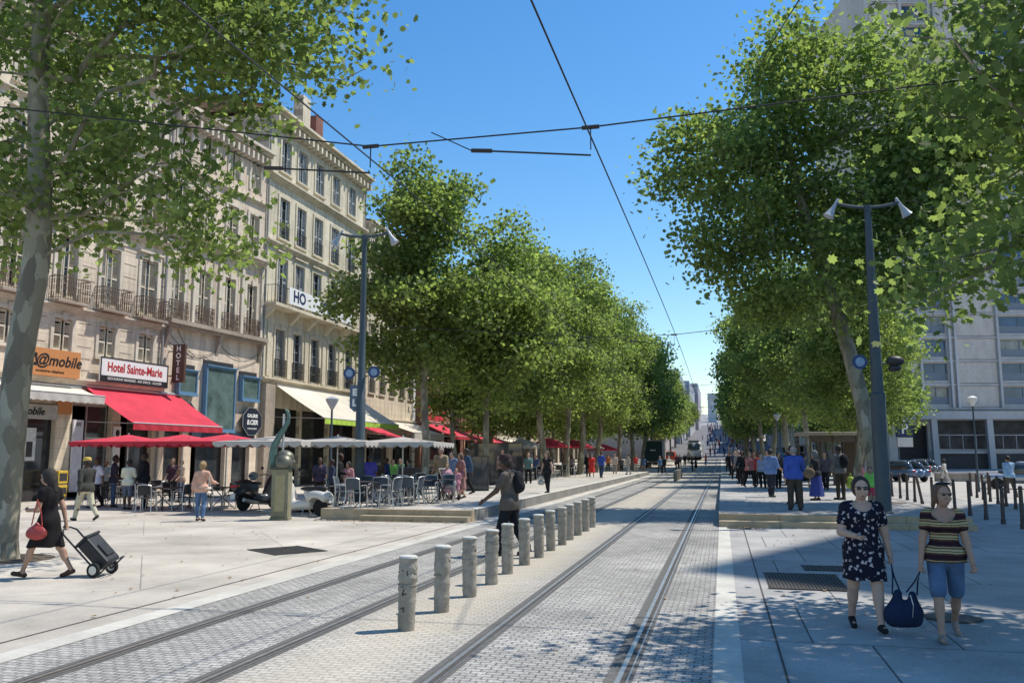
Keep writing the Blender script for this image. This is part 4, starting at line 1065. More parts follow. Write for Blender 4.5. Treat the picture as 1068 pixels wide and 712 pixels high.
# neighbouring tower outside the frame on the right: it throws the wedge of shade over the pavement
az, el = R(AZ), R(EL); hh = 58.0
cx_, cy_ = -.66 + hh / math.tan(el) * math.sin(az), 14.32 + hh / math.tan(el) * math.cos(az)
u1 = Vector((.41, .91, 0)); u2 = Vector((.805, -.593, 0))
t = thing('tower_block', 'second concrete tower block standing outside the right edge of the picture', 'tower block', (cx_, cy_, 0))
mb = MB(); A = Vector((0, 0, 0)); L1, L2 = 24, 26
B_ = A + u1 * L1; C_ = B_ + u2 * L2; D_ = A + u2 * L2; H3 = Vector((0, 0, hh))
for p, q in ((A, B_), (B_, C_), (C_, D_), (D_, A)): mb.quad(p, q, q + H3, p + H3)
mb.quad(A + H3, B_ + H3, C_ + H3, D_ + H3); mb.build('wall', conc, t)
mb = MB()
for i in range(19):
    z = 3 + i * 2.9
    for p, q in ((A, B_), (D_, A)):
        n_ = (q - p).normalized().cross(Vector((0, 0, 1)))
        if n_.dot((A + C_) / 2 - p) > 0: n_ = -n_
        a = p + (q - p) * .04 + n_ * .02; b = p + (q - p) * .96 + n_ * .02
        mb.quad(a + Vector((0, 0, z)), b + Vector((0, 0, z)), b + Vector((0, 0, z + 1.3)), a + Vector((0, 0, z + 1.3)))
mb.build('window_bands', bluegl, t)
# pale commercial building behind the right rows of trees
def simple_right(label, x, y0, W, floors, H, wm):
    t = thing('commercial_building', label, 'building', (x, y0 + W, 0), R(-90))
    ops = [(W * (i + .5) / 6 - 1.2, W * (i + .5) / 6 + 1.2, 5 + k * 3.3, 6.9 + k * 3.3) for i in range(6) for k in range(floors)]
    mb = MB(); wallpanel(mb, 0, W, 0, H, ops + [(1, W - 1, .3, 3.6)]); mb.quad((W, 0, 0), (W, 12, 0), (W, 12, H), (W, 0, H)); mb.quad((0, 12, 0), (0, 0, 0), (0, 0, H), (0, 12, H)); mb.quad((0, 0, H), (W, 0, H), (W, 12, H), (0, 12, H)); mb.build('wall', wm, t)
    for o in ops: window(t, *o, wood_g, pane_d, None)
    shopfront(t, 1, W - 1, 3.6, alu, door=.2, back=darkin)
simple_right('pale office building behind the right plane trees', 13.5, 137, 30, 5, 22, mat('white_render', (.60, .59, .57), var=.08, scale=.7, dirt=.15))
simple_right('ochre apartment building at the far end of the right side', 13, 168, 36, 5, 22, limeC)
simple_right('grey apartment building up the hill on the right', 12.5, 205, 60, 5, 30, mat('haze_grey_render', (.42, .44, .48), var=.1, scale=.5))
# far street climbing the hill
hz = [mat('haze_pale_render', (.48, .49, .52), var=.1, scale=.5), mat('haze_rose_render', (.46, .42, .43), var=.1, scale=.5), mat('haze_blue_render', (.38, .43, .50), var=.1, scale=.5)]  # distant haze is mixed into these pale wall colours
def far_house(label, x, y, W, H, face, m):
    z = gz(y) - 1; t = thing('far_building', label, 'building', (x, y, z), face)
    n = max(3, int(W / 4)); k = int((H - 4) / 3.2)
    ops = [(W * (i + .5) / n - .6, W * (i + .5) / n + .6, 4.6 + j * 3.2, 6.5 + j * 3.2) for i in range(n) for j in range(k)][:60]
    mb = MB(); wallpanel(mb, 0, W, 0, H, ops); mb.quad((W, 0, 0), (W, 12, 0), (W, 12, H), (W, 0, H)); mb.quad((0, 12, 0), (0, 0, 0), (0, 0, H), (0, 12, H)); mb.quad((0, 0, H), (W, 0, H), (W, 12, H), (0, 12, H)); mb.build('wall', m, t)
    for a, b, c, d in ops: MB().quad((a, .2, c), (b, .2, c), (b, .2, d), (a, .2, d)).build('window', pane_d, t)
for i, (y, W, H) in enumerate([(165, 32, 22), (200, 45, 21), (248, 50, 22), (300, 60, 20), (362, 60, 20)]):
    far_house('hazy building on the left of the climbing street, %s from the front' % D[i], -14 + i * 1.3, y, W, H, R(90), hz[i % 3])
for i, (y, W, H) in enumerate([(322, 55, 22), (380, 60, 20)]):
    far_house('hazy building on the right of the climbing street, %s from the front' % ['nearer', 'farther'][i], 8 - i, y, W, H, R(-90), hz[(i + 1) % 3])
# triumphal arch square closing the view
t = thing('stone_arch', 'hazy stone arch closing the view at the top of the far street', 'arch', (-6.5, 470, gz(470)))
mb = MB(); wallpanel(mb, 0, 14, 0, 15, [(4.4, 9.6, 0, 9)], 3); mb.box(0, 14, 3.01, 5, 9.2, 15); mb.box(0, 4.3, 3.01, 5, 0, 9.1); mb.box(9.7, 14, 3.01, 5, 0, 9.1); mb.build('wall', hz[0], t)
mb = MB(); cornice(mb, -.2, 14.2, 12, .8, .7); cornice(mb, -.2, 14.2, 14.6, .5, .5); mb.build('cornice', hz[0], t)
# ================================================================== STREET FURNITURE
# --- stone bollards between the tracks ------------------------------------------
bstone = mat('bollard_concrete', (.35, .31, .25), var=.3, scale=9, dirt=.4, bump=.8, bscale=22)
bcap = mat('bollard_lit_top', (.58, .56, .50), var=.12, scale=12, bump=.5)  # paler than the shaft: sunlight on the tops put into the colour
def bollard(seed):
    g = random.Random(seed); r = .098
    prof = []; n = 20; bands = [.44 + g.uniform(-.03, .03), .58 + g.uniform(-.03, .02), .70]
    for i in range(n + 1):
        z = .73 * i / n; rr_ = r * (1 - .10 * (1 - z / .73)) if z < .42 else r
        rr_ += g.uniform(-.004, .004)
        for b in bands:
            if abs(z - b) < .02: rr_ -= .010
        prof.append((rr_, z))
    mb = MB().lathe(prof, 20)
    for i, v in enumerate(mb.v):   # chips and wear
        k = g.uniform(-.003, .003); L = math.hypot(v[0], v[1]); mb.v[i] = (v[0] * (1 + k / L), v[1] * (1 + k / L), v[2])
    cap = MB().lathe([(r - .004, .728), (r + .002, .735), (r - .002, .752), (r - .02, .76), (.03, .762)], 20)
    hoop = MB()
    for b in bands[:2]:
        a0 = g.uniform(0, 6.28); hoop.add([], [])
        pts = [((r - .001) * math.cos(a0 + k * .2), (r - .001) * math.sin(a0 + k * .2), b) for k in range(g.randint(12, 26))]; hoop.tube(pts, .008, 4)
    return mb, cap, hoop
GB = 'stone bollards between the tram tracks'
BL = ['nearest stone bollard, with dark graffiti marks on its shaft', 'second stone bollard from the front, with grey painted bands', 'third stone bollard from the front', 'fourth stone bollard from the front', 'fifth stone bollard from the front',
      'sixth stone bollard from the front, beside the walking man', 'seventh stone bollard from the front', 'middle stone bollard, eighth from the front', 'ninth stone bollard from the front', 'tenth stone bollard from the front', 'eleventh stone bollard from the front', 'stone bollard second from the far end of the near row', 'stone bollard at the far end of the near row']
for i in range(13):
    y = 8.85 + i * 1.125 + rnd.uniform(-.05, .05)
    t = thing('bollard', BL[i], 'bollard', (-3.25 + rnd.uniform(-.03, .03), y, 0), rnd.uniform(0, 6.28), GB)
    t.rotation_euler = (rnd.uniform(-.015, .015), rnd.uniform(-.015, .015), rnd.uniform(0, 6.28))
    a, b, h = bollard(i); a.build('shaft', bstone, t, smooth=True); b.build('cap', bcap, t, smooth=True); h.build('band', bstone, t)
    if i == 0:
        t.rotation_euler.z = 0
        mb = MB()
        for p in ([(-.1, .44), (-.02, .45)], [(.0, .43), (-.03, .36)], [(-.03, .36), (.03, .38)], [(-.06, .22), (.0, .24)], [(.0, .24), (-.01, .19)], [(-.09, .62), (-.02, .61)], [(.03, .62), (.04, .52)]):
            q = []
            for k in range(5):
                x = p[0][0] + (p[1][0] - p[0][0]) * k / 4; z = p[0][1] + (p[1][1] - p[0][1]) * k / 4
                q.append((x * .8, -math.sqrt(max(.0001, .0975 ** 2 - x * x)), z))
            mb.tube(q, .006, 4)
        mb.build('graffiti', ink, t)
for i in range(5):
    t = thing('bollard', 'small stone bollard of the far group between the tracks, %s' % ['nearest', 'second', 'third', 'fourth', 'last'][i], 'bollard', (-3.25, 62.5 + i * 2.4, 0), i, 'far stone bollards between the tram tracks')
    a, b, h = bollard(40 + i); a.build('shaft', bstone, t, smooth=True); b.build('cap', bcap, t, smooth=True)
# --- brown posts on the right ---------------------------------------------------
postm = mat('brown_post_paint', (.085, .055, .045), rough=.5, var=.2, scale=6)
def post(label, loc, tilt=(0, 0), group='brown metal posts along the right pavement', h=1.05):
    t = thing('metal_post', label, 'bollard', loc, 0, group); t.rotation_euler = (tilt[0], tilt[1], 0)
    MB().lathe([(.065, 0), (.065, .12), (.052, .14), (.05, h - .15), (.052, h - .15), (.052, h - .1), (.03, h - .09)], 12).build('shaft', postm, t, smooth=True)
    MB().ball((0, 0, h - .045), .055, 12, 8).build('knob', postm, t, smooth=True)
PY = [24.3, 25.9, 27.5, 29.2, 31.0, 32.6, 34.2, 35.9, 37.3, 38.8, 40.3, 42.2, 44.2, 46.2]
for i, y in enumerate(PY):
    lean = i == 7
    post('leaning brown metal post tilted to the left in the right-hand row' if lean else 'brown metal post with round knob, %s from the front in the right-hand row' % D[i] if i else 'brown metal post nearest the camera in the right-hand row', (7.2 + .012 * i, y, 0), (0, -.16) if lean else (0, rnd.uniform(-.02, .02)))
for i, (x, y) in enumerate([(9.6, 33), (9.8, 34.7), (10.0, 36.4), (10.2, 38.1), (10.4, 39.8), (10.6, 41.5), (10.8, 43.2), (12, 45), (13.4, 47), (14.8, 49)]):
    post('brown metal post of the back row by the side road, %s from the right' % D[i], (x, y, gnd(x, y)), (0, rnd.uniform(-.02, .02)), 'back row of brown metal posts')
# --- lamp posts -------------------------------------------------------------------
pole = mat('blue_grey_pole', (.06, .085, .10), rough=.5, var=.15, scale=4)
lampg = mat('lamp_cone', (.42, .44, .46), rough=.35, var=.1, spec=.6)
def lamp_post(label, loc, h, rz, wide=1.0):
    t = thing('lamp_post', label, 'lamp post', loc, rz)
    MB().lathe([(.23 * wide, 0), (.23 * wide, .04), (.19 * wide, .06), (.185 * wide, h * .38), (.15 * wide, h * .385), (.12 * wide, h * .7), (.085, h)], 16).build('pole', pole, t, smooth=True)
    mb = MB(); pts = [(x, 0, h + .18 * (x / 1.0) ** 2 + .02) for x in (-.84, -.6, -.3, 0, .3, .6, .84)]; mb.tube(pts, .045, 8); mb.tube([(0, 0, h - .1), (0, 0, h + .08)], .1, 10); mb.build('crossarm', pole, t, smooth=True)
    for s in (-1, 1):
        M = Matrix.Rotation(s * R(-30), 4, 'Y')
        l = MB().lathe([(.02, .30), (.035, .28), (.05, .08), (.06, 0), (.13, -.23), (.155, -.28), (.13, -.30), (.03, -.31)], 16, (s * .92, 0, h + .02), M).build('lamp_head', lampg, t, smooth=True)
    return t
L1 = lamp_post('tall blue grey double-arm lamp post on the left platform among the cafe chairs', (-11.66, 27.06, .29), 8.9, R(8), .85)
L2 = lamp_post('tall thick blue grey double-arm lamp post on the right platform behind the women', (4.1, 24.9, .3), 8.25, R(10), 1.05)
signb = mat('sign_blue', (.025, .065, .17), rough=.4, var=.1); 
def disc(parent, c, r, m=signb, n=(0, -1, 0)):
    M = Matrix.Rotation(PI / 2, 4, 'X')
    o = MB().lathe([(r, -.02), (r, .02)], 20, c, M).build('round_sign', m, parent); 
    MB().lathe([(r * .62, .021), (r * .62, .026)], 20, c, M).build('emblem', mat('sign_pale_blue', (.25, .35, .5), rough=.4), o)
disc(L1, (-.42, 0, 4.25), .2); disc(L1, (.42, 0, 4.28), .2)
mb = MB(); mb.tube([(-.3, 0, 4.25), (.3, 0, 4.28)], .02, 6); mb.build('sign_bracket', pole, L1)
o = MB().prism([(-.38, 3.1), (-.38, 3.85), (-.04, 3.85), (-.04, 3.1), (-.21, 2.95)], -.03, .03).build('hanging_sign', mat('sign_grey_blue', (.10, .14, .2), rough=.5), L1); text('lettering', 'E', .3, white_p, o, (-.21, -.035, 3.6), bold=.02); text('lettering', 'L', .3, white_p, o, (-.21, -.035, 3.25), bold=.02)
disc(L2, (-.42, 0, 4.0), .2)
mb = MB(); mb.tube([(-.3, 0, 4.0), (.4, 0, 3.95)], .02, 6); mb.build('sign_bracket', pole, L2)
MB().ball((.5, -.02, 4.02), (.24, .16, .14), 12, 8).ball((.48, -.02, 3.82), (.18, .14, .09), 12, 8).build('floodlight', darkf, L2, smooth=True)
def small_lamp(label, loc, h):
    t = thing('street_lamp', label, 'street lamp', loc)
    MB().lathe([(.09, 0), (.08, .5), (.05, .55), (.04, h - .3)], 10).build('pole', pole, t, smooth=True)
    MB().lathe([(.05, h - .32), (.24, h + .02), (.25, h + .1), (.12, h + .17), (.03, h + .2)], 12).build('lantern', white_p if 'white' in label else lampg, t, smooth=True)
small_lamp('small street lamp with flared white lantern in front of the concrete tower', (12.40, 48.21, .0), 4.6)
small_lamp('small grey street lamp with a flared lantern in front of the cream awning', (-14.75, 31.43, .3), 3.6)
small_lamp('thin street lamp among the right row of trees', (3.76, 62.60, .3), 4.2)
# --- bronze sculpture on a pedestal -------------------------------------------------
t = thing('sculpture', 'stone pedestal with bronze helmet and curved green horn, beside the scooters', 'sculpture', (-12.23, 22.9, 0), R(14))
ped = mat('mossy_pedestal', (.27, .255, .17), var=.25, scale=4, dirt=.45, bump=.3)
mb = MB(); mb.box(-.26, .26, -.26, .26, 0, .08); mb.box(-.235, .235, -.235, .235, .08, 1.42); mb.build('pedestal', ped, t, bevel=.015)
mb = MB(); mb.box(-.29, .29, -.29, .29, 1.42, 1.5); mb.box(-.27, .27, -.27, .27, 1.5, 1.56); mb.build('cap', mat('bronze_dark', (.07, .085, .07), metal=.6, rough=.5, var=.3), t, bevel=.01)
mb = MB(); mb.box(-.14, .14, -.2385, -.2355, .25, 1.25); mb.build('plaque', mat('ochre_plaque', (.34, .30, .17), var=.2), t)
F = Field((-.5, -.5, 1.45), (.5, .5, 3.6), .022)
F.ell((.06, 0, 1.74), (.27, .24, .22), .03); F.cone((.1, 0, 1.6), (.33, 0, 1.62), .06, .05, .05); F.cone((.06, -.1, 1.58), (.06, .1, 1.58), .26, .26, .03, flat=1)
F.build('bronze_helmet', mat('bronze_helmet', (.16, .155, .12), metal=.5, rough=.45, var=.3, scale=8), t)
F = Field((-.6, -.3, 1.45), (.5, .3, 3.6), .02)
pts = [(-.26, 0, 1.55, .13), (-.28, 0, 1.85, .115), (-.24, 0, 2.1, .10), (-.12, 0, 2.35, .088), (.0, 0, 2.55, .075), (.1, 0, 2.72, .062), (.14, 0, 2.9, .05), (.1, 0, 3.05, .045), (.02, 0, 3.13, .025)]
for a, b in zip(pts, pts[1:]): F.cone(a[:3], b[:3], a[3], b[3], .02)
F.build('bronze_horn', mat('bronze_green', (.12, .19, .165), metal=.45, rough=.45, var=.3, scale=8), t)
MB().tube([(-.02, .06, 1.5), (-.02, .06, 3.0)], .035, 8).build('steel_rod', alu, t)
# --- terrace parasols ----------------------------------------------------------------
def parasol(label, x, y, z, w, m, vm, hz_=2.28, top=2.55, rz=0):
    t = thing('parasol', label, 'parasol', (x, y, z), rz, 'terrace parasols')
    mb = MB(); N = 8
    def hgt(u, v): 
        d = max(abs(u), abs(v)); return hz_ + (top - hz_) * (1 - d) ** .9 - .03 * math.sin(PI * min(1, d)) - .02 * (1 - abs(abs(u) - abs(v))) * 0
    g = [[(w / 2 * (-1 + 2 * i / N), w / 2 * (-1 + 2 * j / N), hgt(-1 + 2 * i / N, -1 + 2 * j / N)) for i in range(N + 1)] for j in range(N + 1)]
    for j in range(N):
        for i in range(N): mb.quad(g[j][i], g[j][i + 1], g[j + 1][i + 1], g[j + 1][i])
    c = mb.build('canopy', m, t); s = c.modifiers.new('solid', 'SOLIDIFY'); s.thickness = .01
    mb = MB(); k = 28
    for side in range(4):
        for i in range(k):
            a, b = -w / 2 + w * i / k, -w / 2 + w * (i + 1) / k
            da = .09 + .09 * abs(math.sin(PI * i / k * 7)); db = .09 + .09 * abs(math.sin(PI * (i + 1) / k * 7))
            P = [(a, -w / 2 - .003), (b, -w / 2 - .003)]
            c_, s_ = [(1, 0), (0, 1), (-1, 0), (0, -1)][side]
            P = [(p[0] * c_ - p[1] * s_, p[0] * s_ + p[1] * c_) for p in P]
            mb.quad((*P[0], hz_), (*P[1], hz_), (*P[1], hz_ - db), (*P[0], hz_ - da))
    v = mb.build('valance', vm, t); s = v.modifiers.new('solid', 'SOLIDIFY'); s.thickness = .006
    mb = MB(); mb.tube([(0, 0, .1), (0, 0, top + .06)], .028, 8)
    for a in range(8):
        q = a * PI / 4; L = w / 2 * (1 if a % 2 == 0 else 1.38); mb.tube([(0, 0, top - .04), (math.cos(q) * L, math.sin(q) * L, hz_ - .01)], .012, 4)
    mb.build('pole', alu, t)
    MB().box(-.3, .3, -.3, .3, 0, .08).build('base', conc, t, bevel=.02)
whitec = mat('white_canvas', (.48, .43, .38), rough=.85, var=.15, scale=1, dirt=.25)
for i, (x, y, lb) in enumerate([(-20.76, 27.42, 'left end of the red row'), (-18.55, 27.43, 'middle of the red row'), (-16.76, 27.35, 'right end of the red row')]):
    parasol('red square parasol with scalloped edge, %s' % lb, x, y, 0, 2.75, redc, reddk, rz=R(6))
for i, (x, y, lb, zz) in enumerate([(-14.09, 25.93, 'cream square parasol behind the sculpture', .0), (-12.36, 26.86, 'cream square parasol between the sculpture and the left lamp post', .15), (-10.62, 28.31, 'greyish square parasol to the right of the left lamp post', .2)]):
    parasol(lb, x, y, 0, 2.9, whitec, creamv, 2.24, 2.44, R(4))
def round_parasol(label, x, y, z, r, m):
    t = thing('parasol', label, 'parasol', (x, y, z), 0, 'parasols farther down the left platform')
    MB().lathe([(r, 2.3), (r * .98, 2.42), (r * .5, 2.75), (.05, 3.0)], 8).build('canopy', m, t); MB().tube([(0, 0, 0), (0, 0, 3.05)], .03, 6).build('pole', alu, t)
for px, F_, m, lb in [(545, 62, whitec, 'white parasol beyond the slim plane trees'), (598, 75, redc, 'red parasol far down the left platform, left one'), (628, 90, redc, 'red parasol far down the left platform, right one'), (612, 84, whitec, 'white parasol between the two far red ones'), (572, 66, redc, 'red parasol beside the white one beyond the slim trees')]:
    R_ = (px - 534) / 914.8 * F_; x, y = cam_pt(R_, F_); round_parasol(lb, x, y, gnd(x, y), 1.7, m)
# --- cafe chairs and tables -------------------------------------------------------------
weave = mat('dark_wicker', (.04, .035, .035), rough=.7, var=.3, scale=25, bump=.4)
weave2 = mat('blue_grey_wicker', (.065, .08, .10), rough=.7, var=.3, scale=25, bump=.4)
def make_chair(w):
    t = thing('cafe_chair', 'tmp', 'chair', (0, 0, 0), 0, 'aluminium terrace chairs')
    a = .015
    for s in (-1, 1):
        MB().tube([(s * .27, .24, 0), (s * .25, .2, .44), (s * .25, .19, .64), (s * .26, .10, .66), (s * .26, -.18, .655)], a, 6).build('leg', alu, t, smooth=True)
        MB().tube([(s * .25, -.27, 0), (s * .22, -.18, .44), (s * .22, -.25, .84)], a, 6).build('leg', alu, t, smooth=True)
    mb = MB(); mb.box(-.22, .22, -.2, .22, .43, .455)
    mb.build('seat', w, t, bevel=.01)
    mb = MB()
    for i in range(7):
        u = -1 + 2 * i / 6; 
        if i < 6:
            u2 = -1 + 2 * (i + 1) / 6
            f = lambda q: -.20 - .07 * (1 - q * q)
            mb.add([(u * .22, f(u) - .0, .54), (u2 * .22, f(u2), .54), (u2 * .22, f(u2) - .05, .86), (u * .22, f(u) - .05, .86), (u * .22, f(u) + .012, .54), (u2 * .22, f(u2) + .012, .54), (u2 * .22, f(u2) - .038, .86), (u * .22, f(u) - .038, .86)], [(0, 1, 2, 3), (7, 6, 5, 4), (3, 2, 6, 7), (0, 4, 5, 1)])
    mb.build('backrest', w, t)
    mb = MB(); mb.tube([(-.22, -.25, .84), (-.15, -.30, .87), (0, -.325, .88), (.15, -.30, .87), (.22, -.25, .84)], a, 6); mb.build('back_frame', alu, t)
    return t
def make_table(w):
    alu = darkf
    t = thing('cafe_table', 'tmp', 'table', (0, 0, 0), 0, 'square terrace tables')
    MB().box(-.35, .35, -.35, .35, .72, .745).build('table_top', w, t, bevel=.008)
    for s in (-1, 1):
        MB().tube([(s * .3, -.3, 0), (0, 0, .4), (-s * .2, .2, .72)], .016, 6).build('leg', alu, t); MB().tube([(s * .3, .3, 0), (0, 0, .4), (-s * .2, -.2, .72)], .016, 6).build('leg', alu, t)
    return t
chA = make_chair(weave); chB = make_chair(weave2); tbA = make_table(darkf)
firstc = {id(chA): 0, id(chB): 0, id(tbA): 0}
def put(o, x, y, rz, label):
    z = gnd(x, y)
    if not firstc[id(o)]: firstc[id(o)] = 1; o.location = (x, y, z); o.rotation_euler.z = rz; o['label'] = label
    else: copy_tree(o, None, (x, y, z), rz, label)
gch = random.Random(9)
def terrace(pts, where, ch, base):
    for i, (x, y) in enumerate(pts):
        put(tbA, x, y, gch.uniform(-.2, .2), 'dark square cafe table %s, %s from the left' % (where, D[i]))
        for k, (dx, dy) in enumerate([(0, -.72), (.72, .05), (0, .72), (-.72, 0)]):
            if gch.random() < .22: continue
            r_ = math.atan2(-dy, -dx) - PI / 2 + gch.uniform(-.35, .35)
            put(ch, x + dx + gch.uniform(-.08, .08), y + dy + gch.uniform(-.08, .08), r_, 'aluminium cafe chair on the %s side of the %s table %s' % (['street', 'right', 'wall', 'left'][k], D[i], where))
terrace([(-21.81, 27.68), (-21.16, 28.87), (-18.04, 25.71), (-17.93, 27.07), (-16.55, 26.88)], 'under the red parasols', chA, 'dark woven')
terrace([(-11.54, 26.54), (-10.20, 24.29), (-9.90, 25.39), (-9.21, 26.07), (-8.82, 27.19), (-11.51, 28.09), (-10.71, 29.31)], 'by the left lamp post', chB, 'blue grey woven')
terrace([(-11.90, 56.79), (-11.07, 61.10), (-12.45, 53.57)], 'far down the left platform', chA, 'black woven')
# --- dark pavement screens and planters on the left platform ------------------------------
def screen(label, px, F_, w, h, m, rz=R(6)):
    x, y = cam_pt((px - 534) / 914.8 * F_, F_)
    t = thing('terrace_screen', label, 'terrace screen', (x, y, gnd(x, y)), rz)
    mb = MB(); mb.box(-w / 2, -w / 2 + .05, -.03, .03, 0, h); mb.box(w / 2 - .05, w / 2, -.03, .03, 0, h); mb.box(-w / 2 + .05, w / 2 - .05, -.03, .03, h - .05, h); mb.box(-w / 2 + .05, w / 2 - .05, -.03, .03, 0, .08); mb.build('frame', darkf, t)
    MB().box(-w / 2 + .05, w / 2 - .05, -.015, .015, .08, h - .05).build('panel', m, t)
screen('dark terrace screen beside the first left plane tree trunk', 428, 37, 1.0, 1.2, darkin); screen('dark terrace screen right of the family', 498, 38, 1.0, 1.5, glass_mat('smoked_screen', (.05, .055, .06)))
screen('tall glazed terrace screen before the brick house', 520, 46, 2.6, 2.2, _mats['smoked_screen'])
# --- P sign, shelter, low wall ------------------------------------------------------------
x, y = cam_pt((944.5 - 534) / 914.8 * 80, 80)
t = thing('parking_sign', 'blue square parking sign with white P above the underground car park entrance', 'parking sign', (x, y, 0), YA)
MB().tube([(-.6, 0, 0), (-.6, 0, 5)], .07, 8).build('pole', pole, t)
o = MB().box(-.78, .78, -.1, .1, 3.5, 5.1).build('board', mat('parking_blue', (.012, .03, .10), rough=.4), t, bevel=.02); text('lettering', 'P', 1.25, white_p, o, (0, -.105, 4.2), bold=.03)
o = MB().box(-.7, .7, -.11, .09, 4.86, 5.2).build('top_strip', white_p, t); MB().box(-.7, .7, -.1, .1, 2.6, 3.45).build('grey_panel', alu, t)
x, y = cam_pt((1036 - 534) / 914.8 * 62, 62)
t = thing('low_wall', 'low grey parapet wall of the car park ramp in front of the tower', 'wall', (x, y, 0), YA)
MB().box(-4.2, 9, -.15, .15, 0, .55).build('wall', trimD, t); MB().box(-4.3, 9, -.22, .22, .553, .68).build('coping', rib, t)
x, y = cam_pt((875 - 534) / 914.8 * 46, 46)
t = thing('bus_shelter', 'brown roofed newspaper kiosk and shelter behind the leaning tree on the right', 'kiosk', (x, y, .3), YA)
kb = mat('kiosk_brown', (.10, .07, .05), rough=.5, var=.2)
MB().box(-1.9, 1.9, -1.0, 1.3, 2.55, 2.72).build('roof', mat('kiosk_roof', (.36, .31, .24), rough=.6), t, bevel=.03)
mb = MB()
for a in (-1.75, -.6, .6, 1.75):
    for b in (-.8, 1.1): mb.box(a - .04, a + .04, b - .04, b + .04, 0, 2.55)
mb.box(-1.71, 1.71, -.84, -.76, 2.2, 2.54); mb.build('frame', kb, t)
MB().box(.65, 1.7, -.7, 1.0, 0, 2.3).build('booth', kb, t); MB().box(.75, 1.6, -.72, -.705, 1.0, 2.0).build('window', pane_d, t); MB().box(-1.7, -.65, -.3, .05, .4, .46).build('bench', alu, t)
# --- overhead wires ------------------------------------------------------------------------
wirem = mat('wire_black', (.02, .02, .02), rough=.5)
def wire(name, label, pts, r=.012, cat='overhead wire'):
    t = MB(); t.tube(pts, r, 5); o = t.build(name, wirem); return tag(o, label, cat)
zz = lambda x, a: [(x + .16 * math.sin(y / 22 + a), y, 5.9 + gz(y) + .12 * math.sin(y / 18) ** 2) for y in list(range(-12, 300, 6))]
wire('contact_wire', 'overhead contact wire running straight above the right tram track', zz(-1.62, 0), .011)
wire('contact_wire', 'overhead contact wire running above the left tram track', zz(-4.85, 1), .011)
def span(label, y, z, xa, xb, za=.0, extra=True):
    t = thing('span_wire', label, 'span wire', (0, y, 0), 0, 'span wires across the street')
    P = [Vector((xa, 0, z + 1.2 + za)), Vector((-4.85, 0, z + .42)), Vector((-1.62, 0, z + .42)), Vector((xb, 0, z + 1.2))]
    mb = MB(); mb.tube(P, .012, 5); mb.build('cable', wirem, t)
    for x in (-4.85, -1.62):
        mb = MB(); mb.tube([(x, 0, z + .42), (x, 0, z + .1)], .01, 4); mb.tube([(x - 1.6, 0, z + .22), (x, 0, z + .02)], .014, 5); mb.tube([(x - 1.7, 0, z + .23), (x - 1.4, 0, z + .2)], .03, 6); mb.tube([(x - 1.7, 0, z + .23), (x - 2.3, 0, z + .55)], .01, 4); mb.tube([(x - .12, 0, z + .42), (x + .12, 0, z + .42)], .03, 6)
        mb.build('registration_arm', wirem, t)
span('span wire across the street nearest the camera', 11.4, 5.85, -26, 18, 3.2)
for i, y in enumerate([33, 58, 84, 110]): span('span wire across the avenue, %s behind the nearest' % D[i], y, 5.9, -14, 8)
wire('guy_wire', 'thin diagonal wire from the top centre toward the right plane tree', [(1.28, 11.62, 8.01), (1.32, 17.80, 10.34), (0.92, 30.04, 13.90)], .011)

# ================================================================== PEOPLE
def clothm(c, name=None, **k):
    key = name or 'cloth_%02x%02x%02x' % tuple(int(max(0, min(1, v)) * 255) for v in c)
    if key in _mats: return _mats[key]
    k.setdefault('bump', .55); k.setdefault('bscale', 9)
    return mat(key, c, rough=.85, var=.25, scale=6, spec=.2, **k)
SK = {'l': (.54, .34, .25), 'm': (.42, .25, .17), 'd': (.11, .058, .038)}
HR = {'black': (.03, .022, .018), 'brown': (.15, .09, .055), 'grey': (.30, .29, .28), 'blond': (.30, .20, .10)}
def skinm(k): return mat('skin_' + k, SK[k], rough=.55, var=.08, scale=12, spec=.35)
def hairm(k): return mat('hair_' + k, HR[k], rough=.6, var=.3, scale=40, bump=.5)
def rx(p, a):
    return np.array([p[0], p[1] * math.cos(a) + p[2] * math.sin(a), -p[1] * math.sin(a) + p[2] * math.cos(a)])
